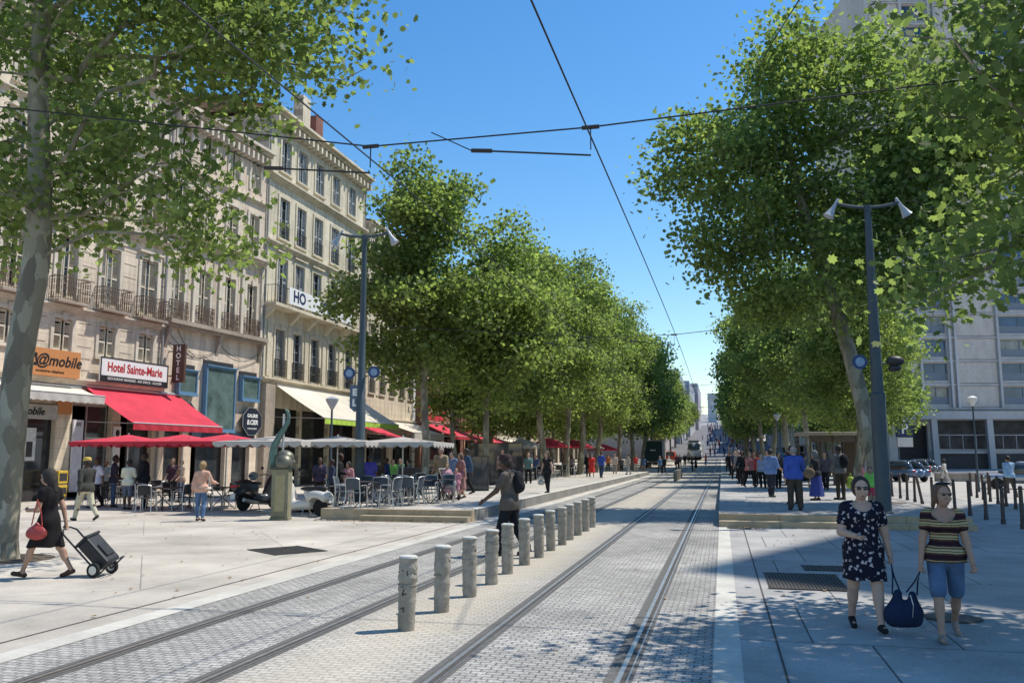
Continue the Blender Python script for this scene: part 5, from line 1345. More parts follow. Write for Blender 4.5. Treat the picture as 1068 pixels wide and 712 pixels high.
def skeleton(h, pose, fem, fat):
    s = h / 1.735
    J = {}
    lean = R(pose.get('lean', 2)); hw = .098 if fem else .092; sw = (.165 if fem else .19) * (1 + .25 * (fat - 1))
    for sd, k in ((-1, 'l'), (1, 'r')):
        a, kn = R(pose.get(k + 'leg', (0, 0))[0]), R(pose.get(k + 'leg', (0, 0))[1]); sp = R(pose.get('spread', 3)) * sd
        hip = np.array([sd * hw, 0, -.02]); d = np.array([math.sin(sp), math.sin(a) * math.cos(sp), -math.cos(a) * math.cos(sp)]); knee = hip + d * .43
        b = a - kn; d2 = np.array([math.sin(sp) * .3, math.sin(b), -math.cos(b)]); ank = knee + d2 * .405
        fp = b * .55 if b < R(-12) else (b * .35 if b > 0 else 0)      # foot pitch
        f = np.array([sd * .03, math.cos(fp), math.sin(fp) if True else 0])
        toe = ank + f * .165 + np.array([0, 0, -.055]); heel = ank + np.array([0, -.045 * math.cos(fp), -.05 - .045 * math.sin(fp)])
        J[k + 'hip'], J[k + 'knee'], J[k + 'ank'], J[k + 'toe'], J[k + 'heel'] = hip, knee, ank, toe, heel
    zmin = min(min(J[k + 'toe'][2], J[k + 'heel'][2], J[k + 'ank'][2] - .05) - .028 for k in 'lr')
    if 'seat' in pose: zmin = -pose['seat'] / s
    up = lambda p: rx(p, lean)
    J['waist'] = up((0, 0, .2)); J['chest'] = up((0, 0, .37)); J['neck'] = up((0, -.01, .50))
    hl = R(pose.get('nod', 0)); J['head'] = J['neck'] + rx((0, .03, .185), lean + hl * .6); J['nod'] = lean + hl; J['turn'] = R(pose.get('turn', 0))
    for sd, k in ((-1, 'l'), (1, 'r')):
        fwd, out, el = pose.get(k + 'arm', (0, 8, 10)); inn = pose.get(k + 'in', 0)
        sh = up((sd * sw, -.005, .455)); fwd, out, el, inn = R(fwd), R(out), R(el), R(inn)
        d = np.array([sd * math.sin(out), math.sin(fwd) * math.cos(out), -math.cos(fwd) * math.cos(out)]); elb = sh + d * .285
        t = fwd + el; d2 = np.array([sd * math.sin(out * .6 - inn), math.sin(t) * math.cos(out * .6 - inn), -math.cos(t) * math.cos(out * .6 - inn)]); wr = elb + d2 * .25
        J[k + 'sh'], J[k + 'elb'], J[k + 'wr'], J[k + 'hd'] = sh, elb, wr, d2
    for k in J:
        if isinstance(J[k], np.ndarray) and J[k].shape == (3,) and not k.endswith('hd'): J[k] = (J[k] - np.array([0, 0, zmin])) * s
    J['z0'] = -zmin * s; J['s'] = s; J['hk'] = 1.09
    return J
def head_rot(J, p):
    a = J['turn']; p = np.array(p, float) * J['s'] * J['hk']
    p = np.array([p[0] * math.cos(a) - p[1] * math.sin(a), p[0] * math.sin(a) + p[1] * math.cos(a), p[2]])
    return J['head'] + rx(p, J['nod'] * .5)
def torso(F, J, fem, fat, off, k=.03):
    s = J['s']; z = J['z0']; f = fat
    F.ell((0, -.012 * s, z + .0), (.165 * s * f, .115 * s * f, .13 * s), k, off)
    c = J['waist']; F.ell(c, (.135 * s * f, (.095 if fat < 1.08 else .115) * s * f, .17 * s), k * 1.5, off)
    c = J['chest']; F.ell(c, ((.155 if fem else .168) * s * (1 + (f - 1) * .7), .108 * s * f, .17 * s), k * 1.5, off)
    F.cone(J['lsh'] + (J['neck'] - J['lsh']) * .12, J['rsh'] + (J['neck'] - J['rsh']) * .12, .055 * s, .055 * s, k, off)
    F.cone(J['lsh'], J['neck'], .048 * s, .05 * s, k, off); F.cone(J['rsh'], J['neck'], .048 * s, .05 * s, k, off)
    if fem:
        for sd in (-1, 1): F.ell(J['chest'] + np.array([sd * .075, .085, -.0]) * s, (.07 * s * f, .06 * s * f, .065 * s), .03, off)
def arm(F, J, k, off, t=1.0, upper=True, fat=1.0, loose=0):
    s = J['s']; a, b, c = J[k + 'sh'], J[k + 'elb'], J[k + 'wr']
    u = min(t, .5) * 2; F.cone(a, a + (b - a) * u, .052 * s * fat, (.043 + loose) * s * fat, .02, off)
    if t > .5:
        u = (t - .5) * 2; F.cone(b, b + (c - b) * u, (.041 + loose) * s * fat, (.041 + (.027 - .041) * u + loose) * s * fat, .02, off)
def leg(F, J, k, off, t=1.0, fat=1.0, loose=0):
    s = J['s']; a, b, c = J[k + 'hip'], J[k + 'knee'], J[k + 'ank']
    u = min(t, .5) * 2; F.cone(a, a + (b - a) * u, .088 * s * fat, (.088 + (.056 - .088) * u) * s * fat + loose * .6, .03, off)
    if t > .5:
        u = (t - .5) * 2
        F.cone(b, b + (c - b) * u, .053 * s * fat + loose * .6, (.053 + (.034 - .053) * u) * s * fat + loose, .02, off)
        if t > .8 and not loose: m = b + (c - b) * .32 + np.array([0, -.018, 0]) * s; F.ell(m, (.048 * s * fat, .05 * s * fat, .1 * s), .03, off)
def hand(F, J, k, grip):
    s = J['s']; w = J[k + 'wr']; d = J[k + 'hd'] / np.linalg.norm(J[k + 'hd']); sd = -1 if k == 'l' else 1
    fw = np.array([0, 1.0, 0]); fw -= d * (fw @ d); fw /= np.linalg.norm(fw); inw = np.cross(d, fw); inw *= -1 if inw[0] * sd > 0 else 1
    p = w + d * .05 * s; F.cone(w, p + d * .035 * s, .024 * s, .030 * s, .012, flat=1)
    if F.v > .016: F.cone(p, p + d * .08 * s, .028 * s, .018 * s, .01); return
    for i in range(4):
        o = fw * (.027 - .018 * i) * s; L = (.070, .078, .072, .056)[i] * s
        b0 = p + d * .03 * s + o; cur = .95 if grip else .3
        q1 = b0 + (d * math.cos(cur * .6) + inw * math.sin(cur * .6)) * L * .48; q2 = q1 + (d * math.cos(cur * 1.9) + inw * math.sin(cur * 1.9)) * L * .36; q3 = q2 + (d * math.cos(cur * 2.8) + inw * math.sin(cur * 2.8)) * L * .25
        F.cone(b0, q1, .0098 * s, .009 * s, .004); F.cone(q1, q2, .009 * s, .008 * s, .003); F.cone(q2, q3, .008 * s, .007 * s, .003)
    b0 = w + d * .028 * s + fw * .022 * s; q1 = b0 + (d * .7 + fw * .6 + inw * .3) * .038 * s; q2 = q1 + (d * .8 + fw * .15 + inw * .55) * .03 * s
    F.cone(b0, q1, .013 * s, .011 * s, .006); F.cone(q1, q2, .011 * s, .008 * s, .004)
def person(label, x, y, face, h=1.72, skin='l', hair='brown', hstyle='short', top=(.5, .5, .5), sleeve=.3, bottom=(.05, .07, .12), blen=1.0, kind='pants', hem=.5, shoes=(.05, .045, .04),
           pose=None, fem=False, fat=1.0, vox=.032, topm=None, botm=None, loose=.012, z=None, group=None, neckcut=.0, cat='person', tophem=None, flare=.24):
    pose = dict(pose or {}); Z = gnd(x, y) if z is None else z
    t = thing('person', label, cat, (x, y, Z), R(face), group)
    J = skeleton(h, pose, fem, fat); s = J['s']; hk = J['hk']; hi = h + .08
    near = vox < .016
    lo, hh_ = (-.72, -.75, -.02), (.72, .78, hi)
    xs = [J[k] for k in J if isinstance(J[k], np.ndarray) and not k.endswith('hd')]
    mn = np.min(xs, 0) - .2; mx = np.max(xs, 0) + .2; lo = (mn[0], mn[1], -.03); hh_ = (mx[0], mx[1], J['head'][2] + .2)
    F = Field(lo, hh_, vox)
    torso(F, J, fem, fat, 0)
    F.cone(J['neck'] + np.array([0, -.01, -.03]) * s, J['head'] + np.array([0, -.015, -.05]) * s, .056 * s, .052 * s, .02)
    F.ell(head_rot(J, (0, 0, .012)), np.array((.076, .096, .108)) * s * hk, .015); F.ell(head_rot(J, (0, .035, -.062)), np.array((.052, .055, .052)) * s * hk, .03)
    if vox < .025:
        F.cone(head_rot(J, (0, .093, .005)), head_rot(J, (0, .113, -.028)), .010 * s, .015 * s, .012)
        F.ell(head_rot(J, (0, .082, -.068)), np.array((.024, .018, .012)) * s * hk, .008)
        F.ell(head_rot(J, (0, .075, .035)), np.array((.055, .026, .012)) * s * hk, .015)
        for sd in (-1, 1): F.ell(head_rot(J, (sd * .078, -.008, -.005)), np.array((.012, .022, .032)) * s * hk, .008); F.ell(head_rot(J, (sd * .04, .07, -.03)), np.array((.025, .022, .025)) * s * hk, .02)
    for k in 'lr':
        arm(F, J, k, 0, fat=1 + (fat - 1) * .8); hand(F, J, k, pose.get('grip', '').find(k) >= 0); leg(F, J, k, 0, fat=1 + (fat - 1) * .8)
        F.cone(J[k + 'ank'], J[k + 'heel'], .034 * s, .030 * s, .015); F.cone(J[k + 'heel'], J[k + 'toe'] + np.array([0, 0, .01]), .030 * s, .028 * s, .02)
    F.build('body', skinm(skin), t)
    nc = J['neck']
    def neckline(X, Y, Z_, r=.078): return -(np.sqrt((X - nc[0]) ** 2 + ((Y - nc[1] - (.04 + neckcut * .5) * s) * .8) ** 2 + (Z_ - nc[2] - (.02 - neckcut * .4) * s) ** 2) - (r + neckcut) * s)
    # top
    if kind != 'dress' or True:
        F = Field(lo, hh_, vox); off = .014 if near else .018
        torso(F, J, fem, fat, off, .035)
        for k in 'lr':
            if sleeve > 0: arm(F, J, k, off, sleeve, fat=1 + (fat - 1) * .8, loose=.008 if sleeve < .5 else .004)
        hz_ = J['z0'] + (tophem if tophem is not None else (-.10 if kind != 'dress' else -.1)) * s
        if kind in ('dress', 'skirt'):
            pass
        if kind == 'dress':
            a = np.array([0, -.01, J['z0'] + .05 * s]); b = np.array([0, (J['lknee'][1] + J['rknee'][1]) * .25, J['z0'] - .62 * s])
            F.cone(a, b, .15 * s * fat, flare * s * fat, .06, flat=.82); hz_ = J['z0'] - hem * s
            for k in 'lr': F.cone(J[k + 'hip'], J[k + 'knee'], .10 * s * fat, .085 * s * fat, .05)
        else:
            F.ell((0, -.01, J['z0'] - .03 * s), (.175 * s * fat, .125 * s * fat, .13 * s), .04, off)
            for k in 'lr': F.cone(J[k + 'hip'] + np.array([0, 0, .04]) * s, J[k + 'hip'] + (J[k + 'knee'] - J[k + 'hip']) * .3, .095 * s * fat, .085 * s * fat, .05, off + (.018 if kind == 'pants' or kind == 'shorts' else 0))
        F.cut(lambda X, Y, Z_: hz_ + .006 * np.sin(X * 40) - Z_); F.cut(neckline)
        if sleeve <= 0:
            for k in 'lr':
                q = J[k + 'sh'] + np.array([(-.035 if k == 'l' else .035), 0, .0]) * s
                F.cut(lambda X, Y, Z_: -(np.sqrt((X - q[0]) ** 2 + (Y - q[1]) ** 2 + (Z_ - q[2]) ** 2) - .075 * s))
        F.build('dress' if kind == 'dress' else 'shirt', topm or clothm(top), t)
    if kind in ('pants', 'shorts'):
        F = Field(lo, hh_, vox); off = .012; ln = blen if kind == 'pants' else .47
        F.ell((0, -.012 * s, J['z0'] + .0), (.165 * s * fat, .115 * s * fat, .13 * s), .03, off)
        for k in 'lr': leg(F, J, k, off, ln * .97, fat=1 + (fat - 1) * .8, loose=loose)
        F.cut(lambda X, Y, Z_: Z_ - (J['z0'] + .09 * s))
        F.build('shorts' if kind == 'shorts' else 'trousers', botm or clothm(bottom), t)
    if kind == 'skirt':
        F = Field(lo, hh_, vox)
        a = np.array([0, -.01, J['z0'] + .06 * s]); b = np.array([0, (J['lknee'][1] + J['rknee'][1]) * .3, J['z0'] - .82 * s]); F.cone(a, b, .15 * s * fat, .28 * s * fat, .03, flat=.85)
        F.cut(lambda X, Y, Z_: J['z0'] - hem * s - Z_); F.cut(lambda X, Y, Z_: Z_ - (J['z0'] + .1 * s)); F.build('skirt', botm or clothm(bottom), t)
    for k in 'lr':
        q = np.minimum(np.minimum(J[k + 'heel'], J[k + 'toe']), J[k + 'ank']) - .09; q2 = np.maximum(np.maximum(J[k + 'heel'], J[k + 'toe']), J[k + 'ank']) + .09
        F = Field(q, q2, vox * .8); F.cone(J[k + 'heel'], J[k + 'toe'], .034 * s, .032 * s, .01, .004); F.cone(J[k + 'ank'] + np.array([0, .01, -.02]), J[k + 'toe'] * .4 + J[k + 'ank'] * .6 + np.array([0, 0, -.02]), .03 * s, .026 * s, .02, .006)
        F.build('shoe', clothm(shoes), t)
    # hair
    F = Field(J['head'] - .26, J['head'] + .24, vox * .8); hm = hairm(hair) if hair in HR else None
    if hstyle != 'bald':
        e = .013 if hstyle == 'short' else .02
        F.ell(head_rot(J, (0, -.014, .018)), np.array((.077 + e, .094 + e, .102 + e)) * s * hk, .01)
        if hstyle in ('bob', 'long', 'scarf'):
            F.ell(head_rot(J, (0, -.058, -.05)), np.array((.082, .055, .11)) * s * hk, .03)
            if hstyle == 'long': F.cone(head_rot(J, (0, -.07, -.05)), head_rot(J, (0, -.1, -.2)), .075 * s, .05 * s, .03)
        if hstyle == 'bun': F.ell(head_rot(J, (0, -.115, .04)), np.array((.045, .045, .045)) * s * hk, .01)
        if hstyle == 'tail': F.cone(head_rot(J, (0, -.11, .02)), head_rot(J, (.03, -.14, -.16)), .034 * s, .014 * s, .01)
        fc = head_rot(J, (0, .128, -.006)); a = J['turn']
        F.cut(lambda X, Y, Z_: -(np.sqrt((X - fc[0]) ** 2 + (Y - fc[1]) ** 2 + ((Z_ - fc[2]) / 1.12) ** 2) - (.118 if hstyle != 'scarf' else .085) * s * hk))
        if hstyle == 'short':
            q = head_rot(J, (0, 0, -.03))[2]; F.cut(lambda X, Y, Z_: q - Z_ - (Y - J['head'][1]) * -.4)
        F.build('hair' if hstyle != 'scarf' else 'headscarf', hm or clothm(hair), t)
    if hstyle == 'bald':
        F.ell(head_rot(J, (0, -.02, -.01)), np.array((.084, .09, .075)) * s * hk, .01); q = head_rot(J, (0, 0, .045))[2]
        F.cut(lambda X, Y, Z_: Z_ - q); fc = head_rot(J, (0, .1, -.02)); F.cut(lambda X, Y, Z_: -(np.sqrt((X - fc[0]) ** 2 + (Y - fc[1]) ** 2 + (Z_ - fc[2]) ** 2) - .095 * s)); F.build('hair', hairm('grey'), t)
    if pose.get('glasses'):
        M = Matrix.Rotation(J['turn'], 4, 'Z'); mb = MB(); r_ = .028 if pose['glasses'] == 'sun' else .020
        for sd in (-1, 1):
            c = head_rot(J, (sd * .034, .098, .016)); mb.ball(c, (r_ * s, .010 * s, r_ * .8 * s), 12, 8)
            mb.tube([head_rot(J, (sd * .06, .085, .026)), head_rot(J, (sd * .085, -.01, .024))], .003, 4)
        mb.tube([head_rot(J, (-.01, .104, .026)), head_rot(J, (.01, .104, .026))], .004, 4)
        mb.build('sunglasses', mat('dark_lens', (.012, .010, .010), rough=.12, spec=.8), t, smooth=True)
    elif vox < .025:
        mb = MB()
        for sd in (-1, 1): mb.ball(head_rot(J, (sd * .033, .083, .012)), (.012 * s, .008 * s, .006 * s), 8, 5)
        mb.build('eyes', mat('eye_dark', (.03, .02, .015), rough=.3), t, smooth=True)
    if near:
        mb = MB().ball(head_rot(J, (0, .0995, -.068)), (.022 * s, .006 * s, .006 * s), 10, 6); mb.build('mouth', mat('lip', (.30, .09, .08), rough=.5), t, smooth=True)
    t['_J'] = 0; del t['_J']
    return t, J
def hat(t, J, m, cap=True):
    s = J['s'] * J['hk']; mb = MB(); c = head_rot(J, (0, -.005, .055))
    mb.lathe([(.102 * s, 0), (.103 * s, .03), (.098 * s, .075), (.08 * s, .10), (.02, .112)], 16, tuple(c))
    if cap: p = head_rot(J, (0, .11, .06)); mb.cbox(p, (.13 * s, .10 * s, .012))
    mb.build('cap', m, t, smooth=True)
walk = lambda a=24, k=20: {'lleg': (a, 6), 'rleg': (-a * .75, k), 'larm': (-18, 8, 12), 'rarm': (20, 8, 18)}
walk2 = lambda a=24, k=20: {'rleg': (a, 6), 'lleg': (-a * .75, k), 'rarm': (-18, 8, 12), 'larm': (20, 8, 18)}
# patterned fabrics
def fold(nt, N, L, P, tc):
    mp = N.new('ShaderNodeMapping'); mp.inputs['Scale'].default_value = (1.4, 1.4, .55); L.new(tc.outputs['Object'], mp.inputs['Vector'])
    n = N.new('ShaderNodeTexNoise'); n.inputs['Scale'].default_value = 11; n.inputs['Detail'].default_value = 3; n.inputs['Distortion'].default_value = .8; L.new(mp.outputs[0], n.inputs['Vector'])
    b = N.new('ShaderNodeBump'); b.inputs['Strength'].default_value = .9; b.inputs['Distance'].default_value = .03; L.new(n.outputs['Fac'], b.inputs['Height']); L.new(b.outputs[0], P.inputs['Normal'])
def floral():
    m = bpy.data.materials.new('floral_fabric'); nt, N, L, P = nodes_of(m); P.inputs['Roughness'].default_value = .85; P.inputs['Specular IOR Level'].default_value = .2
    tc = N.new('ShaderNodeTexCoord'); v = N.new('ShaderNodeTexVoronoi'); v.inputs['Scale'].default_value = 21; v.inputs['Randomness'].default_value = .95
    nz = N.new('ShaderNodeTexNoise'); nz.inputs['Scale'].default_value = 50; L.new(tc.outputs['Object'], nz.inputs['Vector'])
    w = N.new('ShaderNodeVectorMath'); w.operation = 'MULTIPLY_ADD'; w.inputs[1].default_value = (.045, .045, .045); L.new(nz.outputs['Color'], w.inputs[0]); L.new(tc.outputs['Object'], w.inputs[2]); L.new(w.outputs[0], v.inputs['Vector'])
    r = N.new('ShaderNodeValToRGB'); e = r.color_ramp.elements; e[0].position = .0; e[0].color = (.20, .07, .08, 1); e[1].position = .37; e[1].color = (.012, .012, .025, 1)
    x = e.new(.08); x.color = (.62, .52, .50, 1); x = e.new(.29); x.color = (.55, .47, .47, 1)
    L.new(v.outputs['Distance'], r.inputs[0])
    # only part of the cells carry a flower
    sp = N.new('ShaderNodeSeparateColor'); L.new(v.outputs['Color'], sp.inputs[0]); gt = N.new('ShaderNodeMath'); gt.operation = 'GREATER_THAN'; gt.inputs[1].default_value = .22; L.new(sp.outputs[0], gt.inputs[0])
    mx = N.new('ShaderNodeMix'); mx.data_type = 'RGBA'; mx.inputs[6].default_value = (.012, .012, .025, 1); L.new(gt.outputs[0], mx.inputs[0]); L.new(r.outputs[0], mx.inputs[7]); L.new(mx.outputs[2], P.inputs['Base Color'])
    fold(nt, N, L, P, tc)
    return m
def striped():
    m = bpy.data.materials.new('striped_knit'); nt, N, L, P = nodes_of(m); P.inputs['Roughness'].default_value = .85; P.inputs['Specular IOR Level'].default_value = .2
    tc = N.new('ShaderNodeTexCoord'); sx = N.new('ShaderNodeSeparateXYZ'); L.new(tc.outputs['Object'], sx.inputs[0])
    nz = N.new('ShaderNodeTexNoise'); nz.inputs['Scale'].default_value = 5; L.new(tc.outputs['Object'], nz.inputs['Vector'])
    a = N.new('ShaderNodeMath'); a.operation = 'MULTIPLY_ADD'; a.inputs[1].default_value = .03; L.new(nz.outputs['Fac'], a.inputs[0]); L.new(sx.outputs[2], a.inputs[2])
    b = N.new('ShaderNodeMath'); b.operation = 'DIVIDE'; b.inputs[1].default_value = .132; L.new(a.outputs[0], b.inputs[0])
    c = N.new('ShaderNodeMath'); c.operation = 'FRACT'; L.new(b.outputs[0], c.inputs[0])
    r = N.new('ShaderNodeValToRGB'); r.color_ramp.interpolation = 'CONSTANT'; e = r.color_ramp.elements
    e[0].position = 0; e[0].color = (.03, .012, .018, 1); e[1].position = .32; e[1].color = (.10, .04, .035, 1)
    for p, q in ((.45, (.45, .36, .17, 1)), (.56, (.05, .03, .03, 1)), (.62, (.5, .42, .22, 1)), (.74, (.16, .08, .05, 1)), (.86, (.42, .33, .16, 1)), (.93, (.06, .03, .03, 1))):
        x = e.new(p); x.color = q
    L.new(c.outputs[0], r.inputs[0]); L.new(r.outputs[0], P.inputs['Base Color'])
    fold(nt, N, L, P, tc)
    return m
denim = clothm((.09, .15, .25), 'denim_blue')
# --- the two women in the right foreground, walking toward the camera ----------------
w1, J1 = person('woman in a dark flowered dress and sunglasses, walking toward the camera', 1.42, 10.0, 182, h=1.56, skin='l', hair='black', hstyle='bun', fem=True, fat=1.22, flare=.225, kind='dress', hem=.36, sleeve=.27,
    topm=floral(), shoes=(.02, .018, .018), vox=.0095, neckcut=.035, pose={'rleg': (-9, 16), 'lleg': (15, 4), 'spread': 2.5, 'larm': (-4, 15, 8), 'rarm': (10, 14, 72), 'rin': 38, 'grip': 'l', 'glasses': 'sun', 'sandal': False, 'lean': 1, 'nod': 6})
w2, J2 = person('woman in a brown and cream striped shirt and denim shorts, holding one bag handle', 2.15, 9.72, 176, h=1.53, skin='m', hair='brown', hstyle='tail', fem=True, fat=1.0, kind='pants', blen=.46, sleeve=.22, loose=.02,
    topm=striped(), botm=denim, shoes=(.30, .24, .2), vox=.0095, neckcut=.05, tophem=-.06, pose={'lleg': (-12, 26), 'rleg': (17, 4), 'spread': 1.5, 'larm': (6, 12, 18), 'rarm': (3, 13, 10), 'grip': 'lr', 'turn': 22, 'lean': 2, 'glasses': 'clear', 'sandal': False})
MB().ball(tuple(head_rot(J2, (0, .04, .125))), (.075, .03, .018), 12, 6).build('sunglasses_on_hair', _mats['dark_lens'], w2, smooth=True)
def hand_world(t, J, k):
    p = J[k + 'wr'] + J[k + 'hd'] / np.linalg.norm(J[k + 'hd']) * .09 * J['s']; a = t.rotation_euler.z
    return Vector((t.location.x + p[0] * math.cos(a) - p[1] * math.sin(a), t.location.y + p[0] * math.sin(a) + p[1] * math.cos(a), t.location.z + p[2]))
ha, hb = hand_world(w1, J1, 'l'), hand_world(w2, J2, 'r')
mid = (ha + hb) / 2
bagc = Vector((mid.x - .03, mid.y, min(ha.z, hb.z) - .36))
t = thing('shopping_bag', 'dark navy shopping bag carried between the two women by one handle each', 'shopping bag', (bagc.x, bagc.y, bagc.z), R(6))
navy = clothm((.018, .03, .07), 'navy_nylon', bump=.6, bscale=12)
F = Field((-.3, -.2, -.3), (.3, .2, .3), .014)
F.ell((-.02, 0, -.1), (.185, .09, .12), .03); F.cone((-.1, 0, -.1), (-.06, 0, .1), .075, .04, .06); F.cone((.09, 0, -.08), (.08, 0, .09), .075, .035, .06); F.cone((-.12, 0, -.16), (.1, 0, -.17), .07, .06, .05)
F.build('bag_body', navy, t)
for h_, sx in ((ha, -1), (hb, 1)):
    q = h_ - bagc; q = Vector((q.x * math.cos(-R(6)) - q.y * math.sin(-R(6)), q.x * math.sin(-R(6)) + q.y * math.cos(-R(6)), q.z))
    MB().tube([(sx * .03 - .05 * 0, .02, .11), q.lerp(Vector((sx * .06, .02, .11)), .5), q, q.lerp(Vector((sx * .1, -.02, .11)), .5), (sx * .12, -.02, .09)], .008, 6).build('handle', navy, t)
MB().tube([(.03, -.1, .1), (.05, -.115, 0), (.04, -.1, -.12)], .005, 4).build('zip', alu, t)
# --- man walking across the tracks ---------------------------------------------------
m1, Jm = person('man in a brown polo shirt, cap and black trousers walking across the tracks', -3.82, 15.75, 86, h=1.80, skin='d', hair='black', hstyle='short', top=(.12, .10, .085), sleeve=.30, bottom=(.012, .014, .02), fat=1.12, vox=.014,
    loose=.03, pose={'lleg': (15, 10), 'rleg': (-12, 18), 'larm': (26, 14, 26), 'rarm': (-16, 12, 12), 'lean': 5, 'turn': -8}, tophem=-.13)
hat(m1, Jm, clothm((.05, .03, .03)), cap=True)
bk, s_ = clothm((.015, .016, .02), 'black_nylon', bump=.5), Jm['s']
t = thing('backpack', 'black backpack on the shoulders of the man crossing the tracks', 'backpack', m1.location, m1.rotation_euler.z)
F = Field((-.3, -.5, 1.0), (.3, .2, 1.7), .016); c = Jm['chest']
F.ell((.03, c[1] - .20, c[2] - .02), (.15, .095, .21), .03); F.ell((.03, c[1] - .25, c[2] - .09), (.12, .07, .11), .02); F.build('pack', bk, t)
mb = MB()
for sx in (-.1, .13): mb.tube([(sx, c[1] - .15, c[2] + .15), (sx, c[1] - .05, c[2] + .2), (sx, c[1] + .10, c[2] + .14), (sx, c[1] + .13, c[2]), (sx * 1.2, c[1] + .04, c[2] - .14), (sx, c[1] - .15, c[2] - .16)], .016, 6)
mb.build('strap', clothm((.12, .12, .12), 'strap_grey'), t)
# --- woman with shopping trolley -------------------------------------------------------
w3, J3 = person('woman in a black dress with dark hair pulling a trolley, walking left in the plaza', -9.85, 11.3, 92, h=1.62, skin='m', hair='black', hstyle='long', top=(.014, .012, .013), fem=True, fat=.98, flare=.17, kind='dress', hem=.42, sleeve=.2, shoes=(.09, .05, .03), vox=.012,
    pose={'lleg': (24, 4), 'rleg': (-18, 16), 'larm': (8, 8, 78), 'lin': 30, 'rarm': (-20, 10, 10), 'grip': 'lr', 'lean': 2, 'nod': 8, 'turn': 6})
hw = hand_world(w3, J3, 'r')
t = thing('handbag', 'red leather handbag hanging at the side of the woman with the trolley', 'handbag', (w3.location.x - .0, w3.location.y - .23, .0), w3.rotation_euler.z)
rl = mat('red_leather', (.36, .05, .045), rough=.45, var=.3, scale=8)
F = Field((-.2, -.3, .5), (.2, .3, 1.0), .014); F.ell((0, 0, .68), (.055, .155, .11), .02); F.cone((0, -.1, .66), (0, .1, .66), .06, .06, .04); F.cone((0, 0, .74), (0, 0, .8), .06, .03, .04); F.build('bag_body', rl, t)
MB().tube([(0, -.09, .78), (0, -.05, 1.0), (-.02, .0, 1.16), (0, .05, 1.0), (0, .09, .78)], .009, 6).build('handle', rl, t)
t = thing('shopping_trolley', 'black two wheeled shopping trolley pulled behind the woman in the black dress', 'shopping trolley', (-9.3, 11.7, 0), 0)
tr_m = mat('trolley_black', (.018, .02, .024), rough=.55, var=.4, scale=10)
hl = Vector((hw.x + 9.3, hw.y - 11.7, hw.z))
ax = Vector((.12, 0, .11)); dirv = (hl - ax).normalized(); sidev = Vector((0, 1, 0)) - dirv * dirv.y; sidev.normalize(); nrm = dirv.cross(sidev).normalized()
if nrm.z < 0: nrm = -nrm
mb = MB()
for q in (-.17, .17): mb.tube([ax + sidev * q - dirv * .06, ax + sidev * q + dirv * .75, hl + sidev * q * .5, hl], .014, 6)
mb.tube([ax - sidev * .24, ax + sidev * .24], .012, 6); mb.tube([ax + sidev * -.17 + dirv * .5, ax + sidev * .17 + dirv * .5], .012, 6); mb.tube([ax - dirv * .06 - sidev * .17, ax - dirv * .06 - sidev * .17 + nrm * .28, ax - dirv * .06 + sidev * .17 + nrm * .28, ax - dirv * .06 + sidev * .17], .012, 6); mb.build('frame', tr_m, t)
Mx = Matrix((sidev, nrm, dirv)).transposed().to_4x4()
mb = MB(); mb.cbox(ax + dirv * .22 + nrm * .13, (.34, .21, .5), Mx); mb.build('box', tr_m, t, bevel=.03)
mb = MB(); mb.cbox(ax + dirv * .48 + nrm * .13, (.37, .25, .04), Mx); mb.cbox(ax + dirv * .18 + nrm * .25, (.2, .03, .22), Mx); mb.build('lid', clothm((.04, .045, .05), 'trolley_grey'), t, bevel=.01)
for q in (-.25, .25):
    c = ax + sidev * q; M2 = Matrix.Rotation(PI / 2, 4, 'X')
    w = MB().lathe([(.07, -.022), (.105, -.02), (.11, 0), (.105, .02), (.07, .022)], 20, (c.x, c.y, .11), M2).build('wheel', mat('rubber', (.018, .018, .018), rough=.8), t, smooth=True); MB().lathe([(.045, -.026), (.065, -.024), (.065, .024), (.045, .026)], 14, (c.x, c.y, .11), M2).build('rim', alu, w)
# --- medium distance people -------------------------------------------------------------
m2, Jx = person('man in a dark jacket, pale trousers and yellow cap walking behind the trolley woman', -17.4, 21.3, 70, 1.76, 'd', 'black', 'short', (.05, .05, .045), .95, (.50, .46, .34), pose=walk(22, 26), vox=.022, fat=1.03)
hat(m2, Jx, clothm((.55, .38, .10)), cap=False)
w4, Jw = person('woman in a salmon pink top and jeans seen from behind, walking away', -14.15, 21.9, 12, 1.62, 'l', 'blond', 'bun', (.62, .36, .26), .85, (.10, .17, .30), pose=dict(walk(10, 8), rarm=(25, 18, 55)), fem=True, vox=.02, loose=.0)
t = thing('handbag', 'cream tote bag hanging from the shoulder of the woman in salmon pink', 'handbag', (-13.88, 21.85, 0), R(12))
F = Field((-.1, -.2, .6), (.1, .2, 1.1), .018); F.cone((0, -.08, .78), (0, .08, .78), .045, .045, .02); F.cone((0, -.09, .9), (0, .09, .9), .04, .04, .05); F.build('bag_body', clothm((.66, .58, .48)), t); MB().tube([(0, -.08, .93), (0, 0, 1.3), (0, .08, .93)], .01, 4).build('strap', clothm((.66, .58, .48)), t)
person('person in a pale grey blue shirt reading a paper behind the left tree trunk', -15.19, 16.23, 80, 1.68, 'l', 'grey', 'short', (.42, .46, .55), .9, (.30, .31, .36), pose={'larm': (30, 8, 60), 'rarm': (34, 8, 55)}, vox=.022)
m3, J_ = person('bald man in a bright blue shirt and brown trousers standing on the right platform', 1.95, 25.7, 8, 1.76, 'l', 'grey', 'bald', (.06, .11, .42), .9, (.075, .06, .045), pose={'larm': (-12, 8, 18), 'rarm': (28, 14, 40), 'lleg': (3, 0), 'rleg': (-3, 2), 'turn': -20}, fat=1.1, vox=.02, loose=.03)
